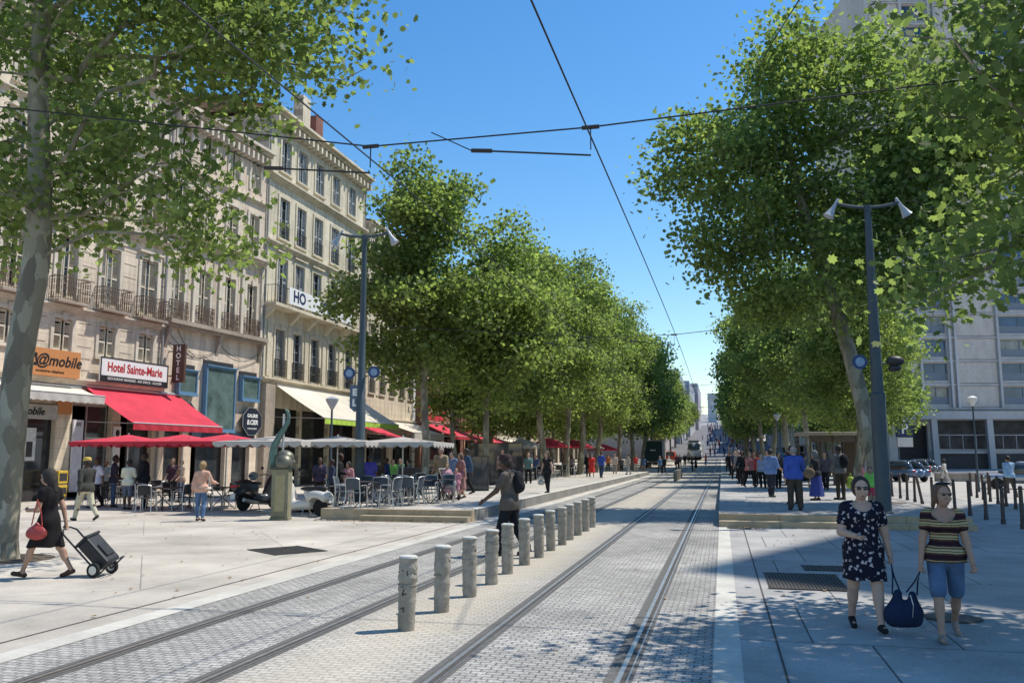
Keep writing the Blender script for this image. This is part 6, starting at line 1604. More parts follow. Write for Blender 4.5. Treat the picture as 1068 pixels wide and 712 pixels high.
person('man in a pale blue shirt and dark jeans on the right platform', 1.72, 33.6, -35, 1.74, 'm', 'black', 'short', (.17, .26, .48), .55, (.03, .035, .05), pose={'larm': (5, 10, 30), 'rarm': (12, 10, 50), 'lleg': (8, 2), 'rleg': (-6, 6)}, fat=1.15, vox=.025)
person('man in black standing just behind the bald man in blue', 2.15, 29.0, 20, 1.8, 'm', 'black', 'short', (.02, .02, .022), .9, (.02, .02, .025), vox=.028)
w5, J_ = person('woman in a grey headscarf, black vest and long royal blue skirt', 3.1, 31.6, 60, 1.66, 'm', (.20, .2, .2), 'scarf', (.03, .03, .035), .95, (.05, .07, .26), kind='skirt', hem=.80, fem=True, fat=1.1, vox=.025, pose={'rarm': (10, 10, 60), 'larm': (5, 12, 30)})
t = thing('shoulder_bag', 'large brown bag at the side of the woman in the blue skirt', 'bag', (2.85, 31.3, .3), 0); F = Field((-.3, -.2, .6), (.3, .2, 1.3), .025); F.ell((0, 0, .92), (.2, .1, .18), .03); F.build('bag_body', clothm((.20, .14, .09)), t); MB().tube([(-.1, 0, 1.08), (.05, .1, 1.36), (.12, 0, 1.08)], .012, 4).build('strap', clothm((.20, .14, .09)), t)
m4, J_ = person('tall dark skinned man in a grey shirt with a dark backpack on the right platform', 3.95, 32.2, 40, 1.85, 'd', 'black', 'short', (.16, .16, .15), .9, (.06, .05, .035), pose={'larm': (8, 8, 20), 'rarm': (8, 8, 20)}, vox=.025)
t = thing('backpack', 'dark backpack on the tall man in a grey shirt', 'backpack', m4.location, m4.rotation_euler.z); F = Field((-.3, -.45, 1.0), (.3, .1, 1.7), .025); F.ell((0, -.2, 1.32), (.17, .12, .25), .03); F.build('pack', bk, t)
t = thing('carrier_bag', 'lime green carrier bag hanging from the hand of the tall man with the backpack', 'carrier bag', (4.25, 32.0, .3), R(40)); F = Field((-.2, -.2, .3), (.2, .2, 1.0), .022); F.cone((0, -.06, .5), (0, .06, .5), .11, .11, .02); F.cone((0, -.04, .7), (0, .04, .7), .09, .09, .04); F.build('bag_body', clothm((.40, .50, .08)), t); MB().tube([(0, -.06, .78), (0, 0, .92), (0, .06, .78)], .01, 4).build('handle', clothm((.40, .50, .08)), t)
person('woman in a white and pink flowered blouse behind the right lamp post', 4.75, 30.5, 170, 1.62, 'm', 'black', 'bob', (.62, .52, .55), .5, (.05, .05, .07), fem=True, vox=.028, pose={'larm': (14, 8, 40)})
person('child in a neon green top beside the woman in the flowered blouse', 4.35, 28.4, 165, 1.15, 'm', 'black', 'short', (.25, .62, .12), .4, (.55, .08, .12), vox=.024, kind='shorts')
person('person in white with a striped bag walking between the brown posts', 13.02, 57.61, 60, 1.62, 'd', 'black', 'bun', (.60, .56, .50), .6, (.55, .52, .48), pose=walk(24, 20), fem=True, vox=.03)
person('man in a light blue shirt walking away among the brown posts on the far right', 12.04, 41.96, 20, 1.78, 'm', 'black', 'short', (.28, .42, .58), .95, (.10, .08, .06), pose=walk(14, 10), vox=.026, fat=1.1)
w6, J_ = person('woman in black with long hair carrying a pale bag on the left platform', -6.91, 35.04, 150, 1.66, 'l', 'brown', 'long', (.02, .02, .022), .1, (.02, .02, .025), pose=dict(walk(10, 8), larm=(4, 22, 8), rarm=(0, 18, 12)), fem=True, vox=.026)
t = thing('carrier_bag', 'whitish carrier bag in the hand of the woman in black', 'carrier bag', (-7.16, 34.98, .3), 0); F = Field((-.2, -.2, .2), (.2, .2, 1.0), .025); F.cone((-.05, 0, .42), (.05, 0, .42), .1, .1, .02); F.cone((-.03, 0, .62), (.03, 0, .62), .08, .08, .04); F.build('bag_body', clothm((.5, .48, .42)), t)
# crowd with individual looks: (px, F, facing, height, skin, hair, style, top, sleeve, bottom, kind, fem, label)
W_, B_, G_, Nv, Dn = (.62, .60, .58), (.02, .02, .022), (.16, .16, .17), (.03, .045, .12), (.08, .12, .2)
crowd = [
 (103, 31, 150, 1.74, 'd', 'black', 'short', W_, .4, B_, 'pants', 0, 'man in a white tee and black trousers, leftmost of the cafe group'),
 (120, 31.5, -60, 1.72, 'd', 'black', 'short', (.05, .05, .07), .4, Dn, 'pants', 0, 'young man in a dark printed tee among the group under the red parasols'),
 (135, 30, 10, 1.74, 'd', 'black', 'short', (.60, .57, .52), .4, (.13, .15, .2), 'shorts', 0, 'man in a white tee with dark print on the back under the red parasols'),
 (152, 30.5, 100, 1.82, 'd', 'black', 'short', B_, .95, B_, 'pants', 0, 'tall man all in black at the right of the cafe group'),
 (112, 35, 190, 1.7, 'd', 'black', 'short', G_, .4, B_, 'pants', 0, 'man in grey at the kebab shop door'),
 (181, 35, 190, 1.7, 'm', 'brown', 'bob', (.07, .04, .05), .4, B_, 'pants', 1, 'woman in a dark top in the doorway under the red awning'),
 (190, 34, 160, 1.66, 'l', 'brown', 'short', (.34, .22, .19), .4, Dn, 'pants', 1, 'person in a dusty pink top beside the doorway'),
 (334, 33, 200, 1.75, 'd', 'black', 'short', (.05, .05, .09), .4, B_, 'pants', 0, 'man in a dark navy shirt behind the white scooter'),
 (347, 33, 120, 1.7, 'd', 'black', 'short', (.04, .05, .1), .9, B_, 'pants', 0, 'person in indigo under the cream parasol'),
 (354, 31, -70, 1.78, 'd', 'black', 'short', B_, .9, B_, 'pants', 0, 'man in black bending toward a cafe table'),
 (364, 33, 180, 1.58, 'm', 'black', 'bob', (.50, .22, .28), .6, (.4, .2, .25), 'skirt', 1, 'woman in a pink tunic left of the lamp post'),
 (386, 36, 30, 1.76, 'd', 'black', 'short', (.06, .06, .25), .4, (.22, .04, .04), 'pants', 0, 'man in a royal blue shirt and dark red trousers right of the lamp post'),
 (404, 42, 120, 1.72, 'd', 'black', 'short', Nv, .4, B_, 'pants', 0, 'man in dark navy near the green shirt person'),
 (410, 44, 190, 1.7, 'l', 'brown', 'bob', (.25, .55, .12), .4, B_, 'pants', 1, 'woman in a lime green shirt by the cream awning'),
 (418, 46, 150, 1.72, 'm', 'black', 'short', (.1, .25, .12), .4, B_, 'pants', 0, 'man in a dark green shirt by the shop entrance'),
 (427, 40, 90, 1.6, 'm', 'black', 'short', G_, .4, B_, 'pants', 0, 'person in grey beside the first left tree trunk'),
 (460, 31.8, 185, 1.76, 'l', 'grey', 'short', (.33, .28, .20), .4, B_, 'pants', 0, 'man in a beige shirt standing with the family on the left platform'),
 (472, 33, 170, 1.72, 'l', 'black', 'short', (.14, .2, .36), .4, Nv, 'pants', 0, 'man in a blue check shirt standing with the family'),
 (476, 30.4, 190, 1.1, 'l', 'brown', 'short', (.55, .25, .30), .3, (.5, .25, .3), 'shorts', 0, 'small child in pink shorts in front of the family'),
 (481, 31, 140, 1.55, 'l', 'brown', 'long', (.35, .16, .15), .3, (.30, .16, .15), 'skirt', 1, 'woman in a rust coloured dress with the family'),
 (466, 30.2, 200, 1.2, 'l', 'blond', 'bob', (.6, .35, .4), .3, (.6, .35, .4), 'skirt', 1, 'little girl in pale pink with the family'),
 (487, 34, 120, 1.74, 'd', 'black', 'short', (.06, .09, .16), .9, B_, 'pants', 0, 'man in a denim jacket behind the family'),
 (524, 44, 180, 1.72, 'm', 'black', 'short', (.4, .3, .32), .4, B_, 'pants', 0, 'person in mauve beyond the walking man'),
 (559, 60, 160, 1.75, 'l', 'brown', 'short', (.1, .15, .3), .4, B_, 'pants', 0, 'man in a blue shirt near the far parasols'),
 (565, 64, 200, 1.7, 'm', 'black', 'short', (.3, .3, .32), .4, Dn, 'pants', 0, 'man in light grey near the far parasols'),
 (588, 66, 90, 1.7, 'm', 'black', 'bob', (.25, .2, .2), .4, B_, 'pants', 1, 'woman in taupe near the thick tree trunks'),
 (617, 62, 180, 1.66, 'm', 'black', 'long', (.62, .05, .04), .5, (.6, .05, .04), 'skirt', 1, 'woman in a bright red dress on the left platform edge'),
 (613, 63.5, 150, 1.7, 'm', 'black', 'short', B_, .9, B_, 'pants', 0, 'person in black beside the woman in red'),
 (627, 60, -20, 1.8, 'm', 'black', 'short', (.05, .1, .42), .5, (.04, .06, .12), 'pants', 0, 'tall man in a royal blue shirt near the platform edge'),
 (641, 72, 170, 1.7, 'l', 'brown', 'short', (.5, .46, .4), .4, (.3, .28, .25), 'pants', 0, 'man in cream near the end of the left platform'),
 (655, 70, 120, 1.7, 'm', 'black', 'short', (.34, .34, .36), .4, (.3, .3, .32), 'pants', 0, 'person in pale grey pushing a cart near the platform end'),
 (663, 82, 190, 1.66, 'm', 'black', 'bob', (.6, .06, .06), .4, (.4, .35, .3), 'pants', 1, 'woman in a red top left of the green truck'),
 (671, 84, 20, 1.74, 'd', 'black', 'short', (.08, .14, .22), .4, (.3, .2, .18), 'pants', 0, 'man in a teal shirt left of the green truck'),
 (688, 88, 200, 1.74, 'l', 'grey', 'short', (.12, .2, .34), .5, B_, 'pants', 0, 'man in a blue shirt right of the green truck'),
 (692, 90, 170, 1.78, 'd', 'black', 'short', B_, .5, B_, 'pants', 0, 'man in black right of the green truck'),
 (706, 104, 180, 1.74, 'd', 'black', 'short', (.2, .12, .12), .4, B_, 'pants', 0, 'person in dark red walking along the left side far away'),
 (709, 118, 180, 1.7, 'm', 'black', 'short', G_, .4, B_, 'pants', 0, 'person in grey far along the left side'),
 (714, 124, 180, 1.7, 'm', 'black', 'short', B_, .4, B_, 'pants', 0, 'person in black far along the left side'),
 (718, 138, 180, 1.7, 'm', 'black', 'short', (.35, .3, .3), .4, B_, 'pants', 0, 'tiny distant person left of the tram'),
 (721.5, 98, 90, 1.66, 'm', 'black', 'short', B_, .9, B_, 'pants', 0, 'person in black crossing the tracks in front of the tram'),
 (725.5, 100, 80, 1.6, 'm', 'black', 'bob', B_, .9, B_, 'skirt', 1, 'woman in a black coat crossing the tracks in front of the tram'),
 (736, 128, -60, 1.66, 'l', 'brown', 'short', (.25, .08, .06), .6, Nv, 'pants', 0, 'person in rust red at the right of the tram'),
 (774, 43, 190, 1.72, 'd', 'black', 'short', B_, .9, B_, 'pants', 0, 'man in black at the front left of the right crowd'),
 (781, 41, 200, 1.66, 'l', 'brown', 'long', (.55, .2, .18), .5, B_, 'pants', 1, 'woman in a coral top in the right crowd'),
 (770, 46, 170, 1.74, 'l', 'grey', 'short', (.24, .24, .25), .5, B_, 'pants', 0, 'man in a grey shirt at the left edge of the right crowd'),
 (787, 44, 150, 1.7, 'm', 'black', 'short', (.4, .08, .08), .5, B_, 'pants', 0, 'man in a dark red shirt in the right crowd'),
 (794, 40, 190, 1.62, 'l', 'grey', 'bob', (.28, .38, .55), .5, B_, 'pants', 1, 'woman in a pale blue blouse in the right crowd'),
 (790, 48, 200, 1.72, 'd', 'black', 'short', B_, .5, B_, 'pants', 0, 'man in black deep in the right crowd'),
 (811, 41, 170, 1.72, 'm', 'black', 'short', (.05, .05, .06), .9, B_, 'pants', 0, 'man in charcoal right of the pale blue blouse'),
 (822, 44, 60, 1.78, 'd', 'black', 'short', B_, .9, B_, 'pants', 0, 'tall man in black behind the bald man'),
 (838, 43, 200, 1.66, 'm', 'black', 'scarf', (.1, .1, .11), .9, B_, 'skirt', 1, 'veiled woman in black behind the blue skirt woman'),
 (766, 54, 180, 1.72, 'l', 'brown', 'short', (.1, .1, .14), .5, B_, 'pants', 0, 'man in slate grey farther back on the right platform'),
 (772, 58, 190, 1.68, 'm', 'black', 'short', (.45, .42, .4), .5, B_, 'pants', 0, 'person in off white farther back on the right platform'),
 (761, 66, 170, 1.74, 'm', 'black', 'short', B_, .5, B_, 'pants', 0, 'man in black by the right platform edge far back'),
 (780, 62, 180, 1.7, 'l', 'brown', 'long', (.4, .12, .14), .5, B_, 'pants', 1, 'woman in crimson far back on the right platform'),
 (800, 56, 180, 1.72, 'm', 'black', 'short', (.3, .3, .33), .5, B_, 'pants', 0, 'man in silver grey far back on the right platform'),
 (759, 80, 180, 1.7, 'm', 'black', 'short', (.12, .12, .14), .5, B_, 'pants', 0, 'distant person in dark grey on the right platform'),
 (764, 86, 180, 1.7, 'l', 'brown', 'short', (.5, .48, .46), .5, Nv, 'pants', 0, 'distant person in cream on the right platform'),
 (770, 90, 180, 1.7, 'm', 'black', 'short', (.3, .1, .1), .5, B_, 'pants', 0, 'distant person in maroon on the right platform'),
 (860, 38, 150, 1.7, 'm', 'black', 'short', (.08, .08, .09), .9, B_, 'pants', 0, 'man in dark clothes waiting left of the leaning tree'),
 (895, 40, 200, 1.64, 'm', 'black', 'bob', (.45, .2, .25), .5, B_, 'pants', 1, 'woman in raspberry pink behind the leaning tree trunk'),
 (537, 52, 200, 1.72, 'm', 'black', 'short', (.3, .26, .2), .4, B_, 'pants', 0, 'man in sand beige beyond the walking man'),
 (551, 47, 170, 1.62, 'l', 'brown', 'bob', (.12, .2, .22), .4, B_, 'pants', 1, 'woman in petrol blue near the glazed terrace screen'),
 (574, 76, 180, 1.72, 'm', 'black', 'short', (.14, .14, .3), .4, B_, 'pants', 0, 'man in violet blue under the far trees'),
 (596, 74, 180, 1.72, 'd', 'black', 'short', (.35, .3, .3), .4, B_, 'pants', 0, 'man in stone grey under the far trees'),
 (605, 80, 180, 1.66, 'm', 'black', 'long', (.05, .05, .06), .4, B_, 'pants', 1, 'long haired woman in black under the far trees'),
 (634, 84, 180, 1.7, 'm', 'black', 'short', (.45, .14, .06), .4, B_, 'pants', 0, 'man in orange brown under the far trees'),
 (648, 90, 180, 1.7, 'm', 'black', 'short', (.1, .12, .14), .4, B_, 'pants', 0, 'man in anthracite left of the truck, farther back'),
]
gp = random.Random(3)
for px, F_, fc, h, sk, hr, hs, tp, sl, bt, kd, fm, lb in crowd:
    F_ += gp.uniform(-1.2, 1.6) * (1 if px > 755 else .4) * (0 if 455 < px < 485 else 1)
    x, y = cam_pt((px - 534) / 914.8 * F_, F_); h *= gp.uniform(.95, 1.04)
    mv = gp.random()
    ps = walk(gp.uniform(8, 22), 16) if mv < .4 else {'larm': (gp.uniform(-8, 18), 8, gp.uniform(5, 60)), 'rarm': (gp.uniform(-8, 18), 8, gp.uniform(5, 70)), 'lleg': (gp.uniform(-6, 8), 3), 'rleg': (gp.uniform(-8, 4), 4), 'turn': gp.uniform(-30, 30)}
    person(lb, x, y, fc + (gp.uniform(-55, 55) if px > 755 else gp.uniform(-15, 15)), h, sk, hr, hs, tuple(min(1, max(0, c * gp.uniform(.9, 1.1))) for c in tp), sl, bt, kind=kd, hem=.6, fem=bool(fm), fat=gp.uniform(.96, 1.14), pose=ps, vox=.028 if F_ < 36 else .036 if F_ < 60 else .045, group=None, loose=.015)
# far-off pedestrians on the climbing street: one dense mass beyond counting
mb = MB(); gc = random.Random(21)
cm = [clothm(c) for c in (B_, Nv, (.3, .3, .32), (.4, .1, .08), (.45, .44, .42), (.1, .16, .3))]
for i in range(230):
    y = gc.uniform(165, 420); side = gc.random()
    x = gc.uniform(-6, 7) if side < .6 else gc.uniform(.5, 8)
    z = gz(y); h = gc.uniform(1.5, 1.8); w = gc.uniform(.2, .27); mb.m = gc.randrange(6)
    mb.lathe([(w * .5, 0), (w * .55, h * .45), (w * .8, h * .55), (w * .85, h * .78), (w * .3, h * .84), (w * .42, h * .9), (w * .38, h * .97), (w * .1, h)], 7, (x, y, z))
tag(mb.build('distant_crowd', cm), 'hazy crowd of distant pedestrians on the climbing street beyond the tram', 'crowd', kind='stuff')
# ================================================================== VEHICLES
rub = _mats['rubber']
def wheel(t, c, r, w, rimr, name='wheel', spin_axis='X'):
    M = Matrix.Rotation(PI / 2, 4, 'Y')
    o = MB().lathe([(rimr, -w / 2), (r - .02, -w / 2), (r, -w * .25), (r, w * .25), (r - .02, w / 2), (rimr, w / 2)], 24, c, M).build(name, rub, t, smooth=True)
    mb = MB(); mb.lathe([(rimr * .98, -w * .38), (rimr, -w * .38), (rimr, w * .38), (rimr * .98, w * .38)], 20, c, M)
    mb.lathe([(.035, -w * .45), (.04, -w * .4), (.04, w * .4), (.035, w * .45)], 10, c, M)
    for k in range(5): a = k * 1.2566; mb.tube([c, (c[0], c[1] + math.cos(a) * rimr * .97, c[2] + math.sin(a) * rimr * .97)], .02, 5)
    mb.build('rim', alu, o)
    return o
# local +Y = forward
def scooter(label, loc, rz, paint, classic):
    t = thing('scooter', label, 'scooter', loc, rz)
    r = .23 if classic else .26
    wheel(t, (0, -.62, r), r, .11, r * .55); wheel(t, (0, .66, r), r, .10, r * .55)
    v = .018
    F = Field((-.4, -1.05, .1), (.4, .9, 1.15), v)
    if classic:
        for sx in (-1, 1): F.ell((sx * .13, -.58, .50), (.13, .36, .19), .04)
        F.cone((0, -.85, .52), (0, -.2, .60), .14, .13, .06); F.cone((0, -.25, .3), (0, .35, .27), .13, .13, .04); F.cone((0, .38, .28), (0, .52, .86), .12, .09, .05)
        F.cone((-.2, .42, .45), (-.1, .50, .8), .05, .06, .06); F.cone((.2, .42, .45), (.1, .50, .8), .05, .06, .06); F.ell((0, .66, .42), (.09, .25, .12), .04); F.ell((0, .50, .98), (.12, .12, .09), .05)
        F.cut(lambda X, Y, Z: -(np.sqrt((Y + .62) ** 2 + (Z - .23) ** 2) - .27)); F.cut(lambda X, Y, Z: np.where(Y > .4, -(np.sqrt((Y - .66) ** 2 + (Z - .23) ** 2) - .26), -1))
    else:
        F.cone((0, -.95, .72), (0, -.3, .62), .15, .20, .06); F.ell((0, -.55, .56), (.22, .42, .2), .06); F.cone((0, -.2, .35), (0, .35, .30), .17, .16, .06); F.cone((0, .35, .35), (0, .55, .85), .19, .15, .06); F.ell((0, .62, .72), (.21, .2, .24), .06); F.ell((0, .66, .44), (.10, .3, .1), .03)
        F.cut(lambda X, Y, Z: -(np.sqrt((Y + .62) ** 2 + (Z - .26) ** 2) - .30)); F.cut(lambda X, Y, Z: np.where(Y > .4, -(np.sqrt((Y - .66) ** 2 + (Z - .26) ** 2) - .29), -1))
    F.build('body', paint, t)
    F = Field((-.3, -1, .6), (.3, .2, 1.1), v); F.ell((0, -.3, .72 if classic else .78), (.15, .38, .07), .02); F.ell((0, -.6, .74 if classic else .84), (.14, .26, .08), .04); F.build('seat', mat('black_vinyl', (.02, .02, .022), rough=.45), t)
    mb = MB(); mb.tube([(-.36, .36, 1.02), (-.2, .44, 1.04), (0, .48, 1.0), (.2, .44, 1.04), (.36, .36, 1.02)], .017, 8)
    for sx in (-1, 1): mb.tube([(sx * .24, .42, 1.03), (sx * .34, .46, 1.2)], .007, 5)
    mb.build('handlebar', darkf, t)
    mb = MB()
    for sx in (-1, 1): mb.ball((sx * .35, .47, 1.23), (.07, .015, .05), 10, 6)
    mb.build('mirror', darkf, t, smooth=True)
    MB().ball((0, -.93 if classic else -1.03, .55 if classic else .72), (.09 if classic else .16, .05, .05), 10, 6).build('tail_light', mat('red_lamp', (.45, .01, .02), rough=.15, spec=.7), t, smooth=True)
    if not classic:
        for sx in (-1, 1): MB().ball((sx * .14, -.99, .74), (.04, .03, .03), 8, 5).build('indicator', mat('amber_lamp', (.6, .2, .03), rough=.2), t)
    MB().ball((0, .6 if classic else .8, .98 if classic else .8), (.08 if classic else .15, .05, .07), 12, 8).build('headlight', mat('clear_lamp', (.7, .7, .7), rough=.1), t, smooth=True)
    mb = MB(); mb.box(-.09, .09, -.99 - .08 * (not classic), -.975 - .08 * (not classic), .36, .52); mb.build('number_plate', white_p, t)
    mb = MB(); mb.tube([(.16, -.2, .24), (.2, -.5, .26), (.22, -.85, .34)], [.03, .06, .055], 10); mb.build('exhaust', alu, t, smooth=True)
    mb = MB(); mb.tube([(-.06, -.1, .25), (-.2, -.16, .01)], .014, 6); mb.tube([(.06, -.1, .25), (.2, -.16, .01)], .014, 6); mb.build('stand', alu, t)
    mb = MB(); mb.box(-.03, .03, -.95, -.6, .3, .34); mb.box(-.07, .07, -.98, -.94, .33, .55); mb.build('mudguard', darkf, t)
    t.scale = (1.12, 1.12, 1.12)
    return t
scooter('dark grey maxi scooter parked with its tail light toward the camera', (-15.2, 26.9, 0), R(-14), mat('dark_paint', (.035, .04, .045), rough=.28, var=.1, spec=.7), False)
scooter('white classic scooter parked sideways behind the sculpture pedestal', (-12.45, 24.65, .0), R(75), mat('white_scooter_paint', (.66, .63, .57), rough=.25, var=.05, spec=.7), True)
t = thing('helmet', 'grey blue motorcycle helmet resting on the dark scooter seat', 'helmet', (-15.35, 26.75, .98), 0)
F = Field((-.25, -.25, -.05), (.25, .25, .4), .016); F.ell((0, 0, .14), (.15, .17, .15), .02); F.build('shell', mat('helmet_blue_grey', (.22, .27, .31), rough=.3, spec=.6), t); MB().ball((0, -.1, .15), (.11, .08, .06), 10, 6).build('visor', darkf, t, smooth=True)
# dark green box truck seen from behind
x, y = cam_pt((681 - 534) / 914.8 * 112, 112)
t = thing('box_truck', 'dark green box truck seen from behind on the left side of the tracks', 'truck', (x, y, gz(y)), 0)
gr = mat('truck_green', (.02, .055, .055), rough=.5, var=.15)
MB().box(-1.2, 1.2, 0, 6, .9, 3.5).build('cargo_box', gr, t, bevel=.04)
mb = MB(); mb.box(-1.22, 1.22, -.03, .04, 3.42, 3.56); mb.box(-1.24, -1.16, -.03, 6, .9, 3.5); mb.box(1.16, 1.24, -.03, 6, .9, 3.5); mb.build('trim', mat('truck_trim', (.42, .40, .34), rough=.5), t)
mb = MB(); mb.box(-1.1, -.01, -.02, -.003, 1.0, 3.35); mb.box(.01, 1.1, -.02, -.003, 1.0, 3.35); mb.build('rear_door', gr, t)
MB().box(-.35, .35, -.028, -.021, 2.2, 2.35).build('lettering', white_p, t)
mb = MB(); mb.box(-1.1, 1.1, -.05, .2, .5, .7); mb.build('bumper', darkf, t)
for sx in (-1, 1):
    MB().box(sx * 1.0 - .12, sx * 1.0 + .12, -.06, -.051, .54, .66).build('tail_light', mat('red_lamp', (.45, .01, .02)), t)
    M = Matrix.Rotation(PI / 2, 4, 'Y')
    for yy in (1.2, 7.2): MB().lathe([(.2, -.14), (.45, -.13), (.47, 0), (.45, .13), (.2, .14)], 16, (sx * .95, yy, .47), M).build('wheel', rub, t)
mb = MB(); mb.box(-1.1, 1.1, 6.2, 8.0, .7, 2.6); mb.build('cab', mat('truck_cab', (.5, .48, .44), rough=.4), t, bevel=.1)
# red and white van beyond
x, y = cam_pt((697 - 534) / 914.8 * 126, 126)
t = thing('delivery_van', 'red and white delivery van beyond the green truck', 'van', (x, y, gz(y)), 0)
F = Field((-1.1, -.3, .2), (1.1, 5, 2.5), .09); F.cone((-.6, .5, 1.2), (-.6, 4.2, 1.1), .45, .4, .2); F.cone((.6, .5, 1.2), (.6, 4.2, 1.1), .45, .4, .2); F.cone((-.5, .5, 1.7), (-.5, 3.4, 1.7), .45, .4, .2); F.cone((.5, .5, 1.7), (.5, 3.4, 1.7), .45, .4, .2); F.cut(lambda X, Y, Z: Z - 2.1); F.cut(lambda X, Y, Z: .1 - Y)
F.build('body', mat('van_red', (.40, .06, .05), rough=.4), t); MB().box(-.8, .8, .07, .095, 1.4, 1.95).build('rear_window', pane_d, t); MB().box(-.85, .85, .06, .09, .5, .75).build('bumper', white_p, t)
for sx in (-1, 1): MB().lathe([(.1, -.1), (.32, -.1), (.32, .1), (.1, .1)], 14, (sx * .9, 1, .32), Matrix.Rotation(PI / 2, 4, 'Y')).build('wheel', rub, t)
# tram
ytr = 158
t = thing('tram', 'white tram with a big dark windscreen coming down the left track in the distance', 'tram', (-4.8, ytr, gz(ytr)), 0)
F = Field((-1.5, -.8, .2), (1.5, 9, 3.6), .1)
for sx in (-1, 1): F.cone((sx * .75, .4, .9), (sx * .75, 9, .9), .5, .5, .2); F.cone((sx * .7, .5, 2.7), (sx * .7, 9, 2.7), .5, .5, .2); F.cone((sx * .75, .2, 1.6), (sx * .75, 9, 1.9), .5, .5, .3)
F.cone((0, .2, 1.0), (0, 9, 1.0), .8, .8, .3); F.cone((0, .5, 2.5), (0, 9, 2.5), .7, .7, .3)
F.build('body', mat('tram_white', (.66, .66, .66), rough=.35), t)
F = Field((-1.3, -1.2, 1.0), (1.3, .5, 3.3), .07); F.cone((-.6, .15, 1.9), (.6, .15, 1.9), .5, .5, .1); F.cone((-.6, .28, 2.5), (.6, .28, 2.5), .45, .45, .1); F.build('windscreen', glass_mat('tram_glass', (.02, .035, .035)), t)
MB().box(-.9, .9, .1, .4, 3.12, 3.35).build('destination_box', darkf, t)
for sx in (-1, 1): MB().ball((sx * .85, -.28, .95), (.14, .08, .1), 8, 6).build('headlight', _mats['clear_lamp'], t)
MB().box(-1.24, 1.24, .2, 20, .25, .5).build('skirt', darkf, t); MB().box(-1.25, 1.25, 9, 26, .4, 3.2).build('rear_car', mat('tram_white', (1, 1, 1)), t, bevel=.1)
# parked cars on the right side road
def car(label, loc, rz, paint):
    t = thing('parked_car', label, 'car', loc, rz)
    F = Field((-1.05, -2.3, .15), (1.05, 2.3, 1.6), .05)
    for sx in (-1, 1): F.cone((sx * .6, -1.85, .62), (sx * .6, 1.75, .58), .28, .26, .1)
    F.cone((0, -1.9, .6), (0, 1.85, .56), .3, .28, .2)
    F.build('body', paint, t)
    F = Field((-1.0, -2.0, .6), (1.0, 1.6, 1.6), .05)
    for sx in (-1, 1): F.cone((sx * .45, -1.2, 1.05), (sx * .45, .3, 1.08), .36, .36, .15); F.cone((sx * .5, -1.6, .85), (sx * .5, 1.0, .82), .2, .2, .3)
    F.cut(lambda X, Y, Z: .78 - Z); F.build('glasshouse', pane_d, t)
    F = Field((-1.0, -1.6, 1.3), (1.0, 1.0, 1.6), .04); F.cone((-.4, -1.0, 1.37), (-.4, .2, 1.39), .1, .1, .05); F.cone((.4, -1.0, 1.37), (.4, .2, 1.39), .1, .1, .05); F.cone((0, -1.0, 1.39), (0, .2, 1.41), .09, .09, .2); F.build('roof', paint, t)
    for sx in (-1, 1):
        wheel(t, (sx * .78, -1.35, .31), .31, .2, .2); wheel(t, (sx * .78, 1.35, .31), .31, .2, .2)
        MB().ball((sx * .6, 2.03, .68), (.16, .07, .08), 10, 6).build('headlight', _mats['clear_lamp'], t, smooth=True); MB().ball((sx * .65, -2.12, .75), (.12, .06, .09), 10, 6).build('tail_light', _mats['red_lamp'], t, smooth=True)
    return t
sv = mat('silver_paint', (.42, .43, .45), rough=.25, metal=.6, var=.05); bl = mat('blue_car_paint', (.10, .17, .28), rough=.25, var=.05, spec=.7); wh = mat('white_car_paint', (.6, .62, .64), rough=.25, var=.04, spec=.7); gy = mat('grey_car_paint', (.14, .16, .18), rough=.25, metal=.3, var=.05)
car('pale blue grey car parked near the parking sign', (12.19, 66.67, .0), R(30), bl); car('silver car parked at the right edge before the tower', (15.97, 53.18, .0), R(80), sv)
for i, (px, F_, p, lb) in enumerate([(915, 72, gy, 'dark grey car glimpsed right of the leaning tree'), (760 + 30, 84, wh, 'white car glimpsed between the right tree trunks, left one'), (835, 78, sv, 'silver car glimpsed between the right tree trunks, right one'), (958, 84, gy, 'grey car under the parking sign')]):
    x, y = cam_pt((px - 534) / 914.8 * F_, F_); car(lb, (max(x, 9), y, .0), R(10 * i), p)
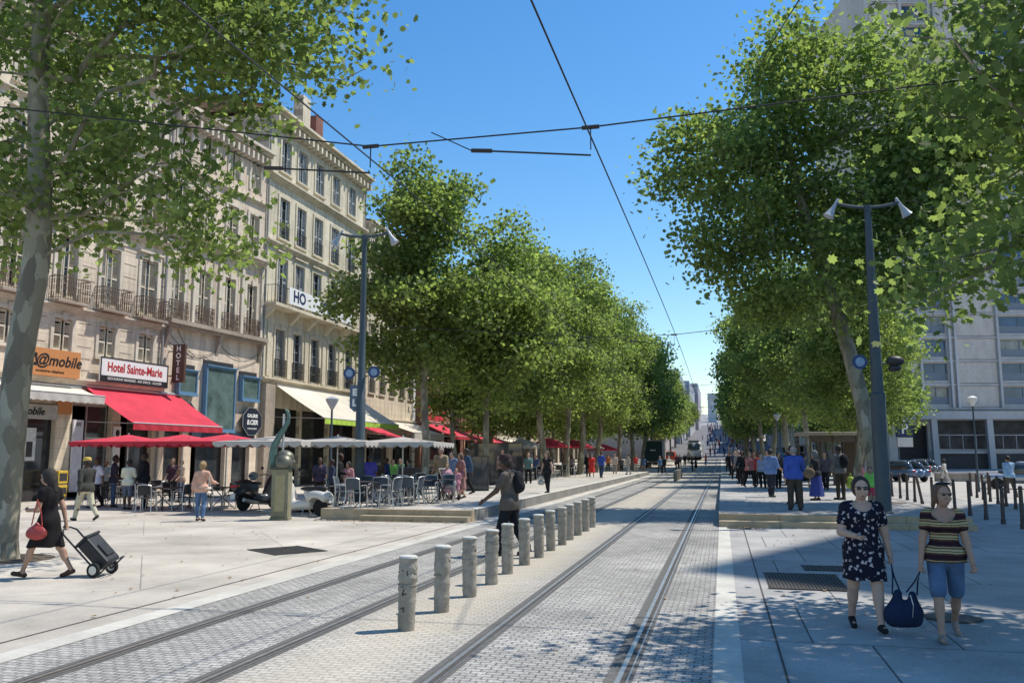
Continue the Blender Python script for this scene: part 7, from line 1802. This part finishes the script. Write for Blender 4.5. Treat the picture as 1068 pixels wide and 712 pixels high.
# two handcarts and prams near the far family
def pram(label, px, F_, m):
    x, y = cam_pt((px - 534) / 914.8 * F_, F_); t = thing('pushchair', label, 'pushchair', (x, y, gnd(x, y)), R(40))
    F = Field((-.35, -.45, .3), (.35, .5, 1.1), .03); F.cone((0, -.1, .55), (0, .2, .6), .2, .18, .03); F.ell((0, .15, .8), (.2, .2, .2), .05); F.build('seat', m, t)
    mb = MB()
    for sx in (-.2, .2): mb.tube([(sx, -.3, .1), (sx, .1, .6), (sx, .5, 1.05)], .014, 5); mb.tube([(sx, .35, .1), (sx, 0, .6)], .014, 5)
    mb.tube([(-.2, .5, 1.05), (.2, .5, 1.05)], .016, 5); mb.build('frame', alu, t)
    for sx in (-.22, .22):
        for yy in (-.3, .35): MB().lathe([(.03, -.02), (.1, -.02), (.1, .02), (.03, .02)], 12, (sx, yy, .1), Matrix.Rotation(PI / 2, 4, 'Y')).build('wheel', rub, t)
pram('dark pushchair with the family on the left platform', 469, 30.2, clothm((.3, .28, .3)))
# ================================================================== LIGHT, SKY, CAMERA
w = bpy.data.worlds.new('World'); scene.world = w; w.use_nodes = True
nt = w.node_tree; bg = nt.nodes['Background']; sky = nt.nodes.new('ShaderNodeTexSky'); sky.sky_type = 'NISHITA'; sky.sun_disc = False
sky.sun_elevation = R(EL); sky.sun_rotation = R(AZ); sky.altitude = 0; sky.air_density = 1.15; sky.dust_density = .25; sky.ozone_density = 2.2
hs = nt.nodes.new('ShaderNodeHueSaturation'); hs.inputs['Saturation'].default_value = 1.34; hs.inputs['Value'].default_value = 1.16; nt.links.new(sky.outputs[0], hs.inputs['Color']); nt.links.new(hs.outputs[0], bg.inputs['Color']); bg.inputs['Strength'].default_value = .15
ld = bpy.data.lights.new('sun', 'SUN'); ld.energy = 5.0; ld.angle = R(.53); ld.color = (1, .955, .87)
lo_ = bpy.data.objects.new('sun', ld); COL.objects.link(lo_)
d = Vector((math.sin(R(AZ)) * math.cos(R(EL)), math.cos(R(AZ)) * math.cos(R(EL)), math.sin(R(EL))))
lo_.rotation_euler = d.to_track_quat('Z', 'Y').to_euler(); lo_.location = (20, 20, 60)
cam = bpy.data.cameras.new('camera'); co = bpy.data.objects.new('camera', cam); COL.objects.link(co); scene.camera = co
co.location = (0, 0, 1.8); co.rotation_euler = (R(90 + 7.4746), 0, R(13.4634)); cam.sensor_width = 36; cam.lens = 907 / 1068 * 36; cam.clip_end = 6000; cam.clip_start = .1
scene.view_settings.view_transform = 'Standard'; scene.view_settings.look = 'None'; scene.view_settings.exposure = 0
scene.cycles.max_bounces = 6; scene.cycles.diffuse_bounces = 3; scene.cycles.glossy_bounces = 2; scene.cycles.transmission_bounces = 3; scene.cycles.transparent_max_bounces = 4
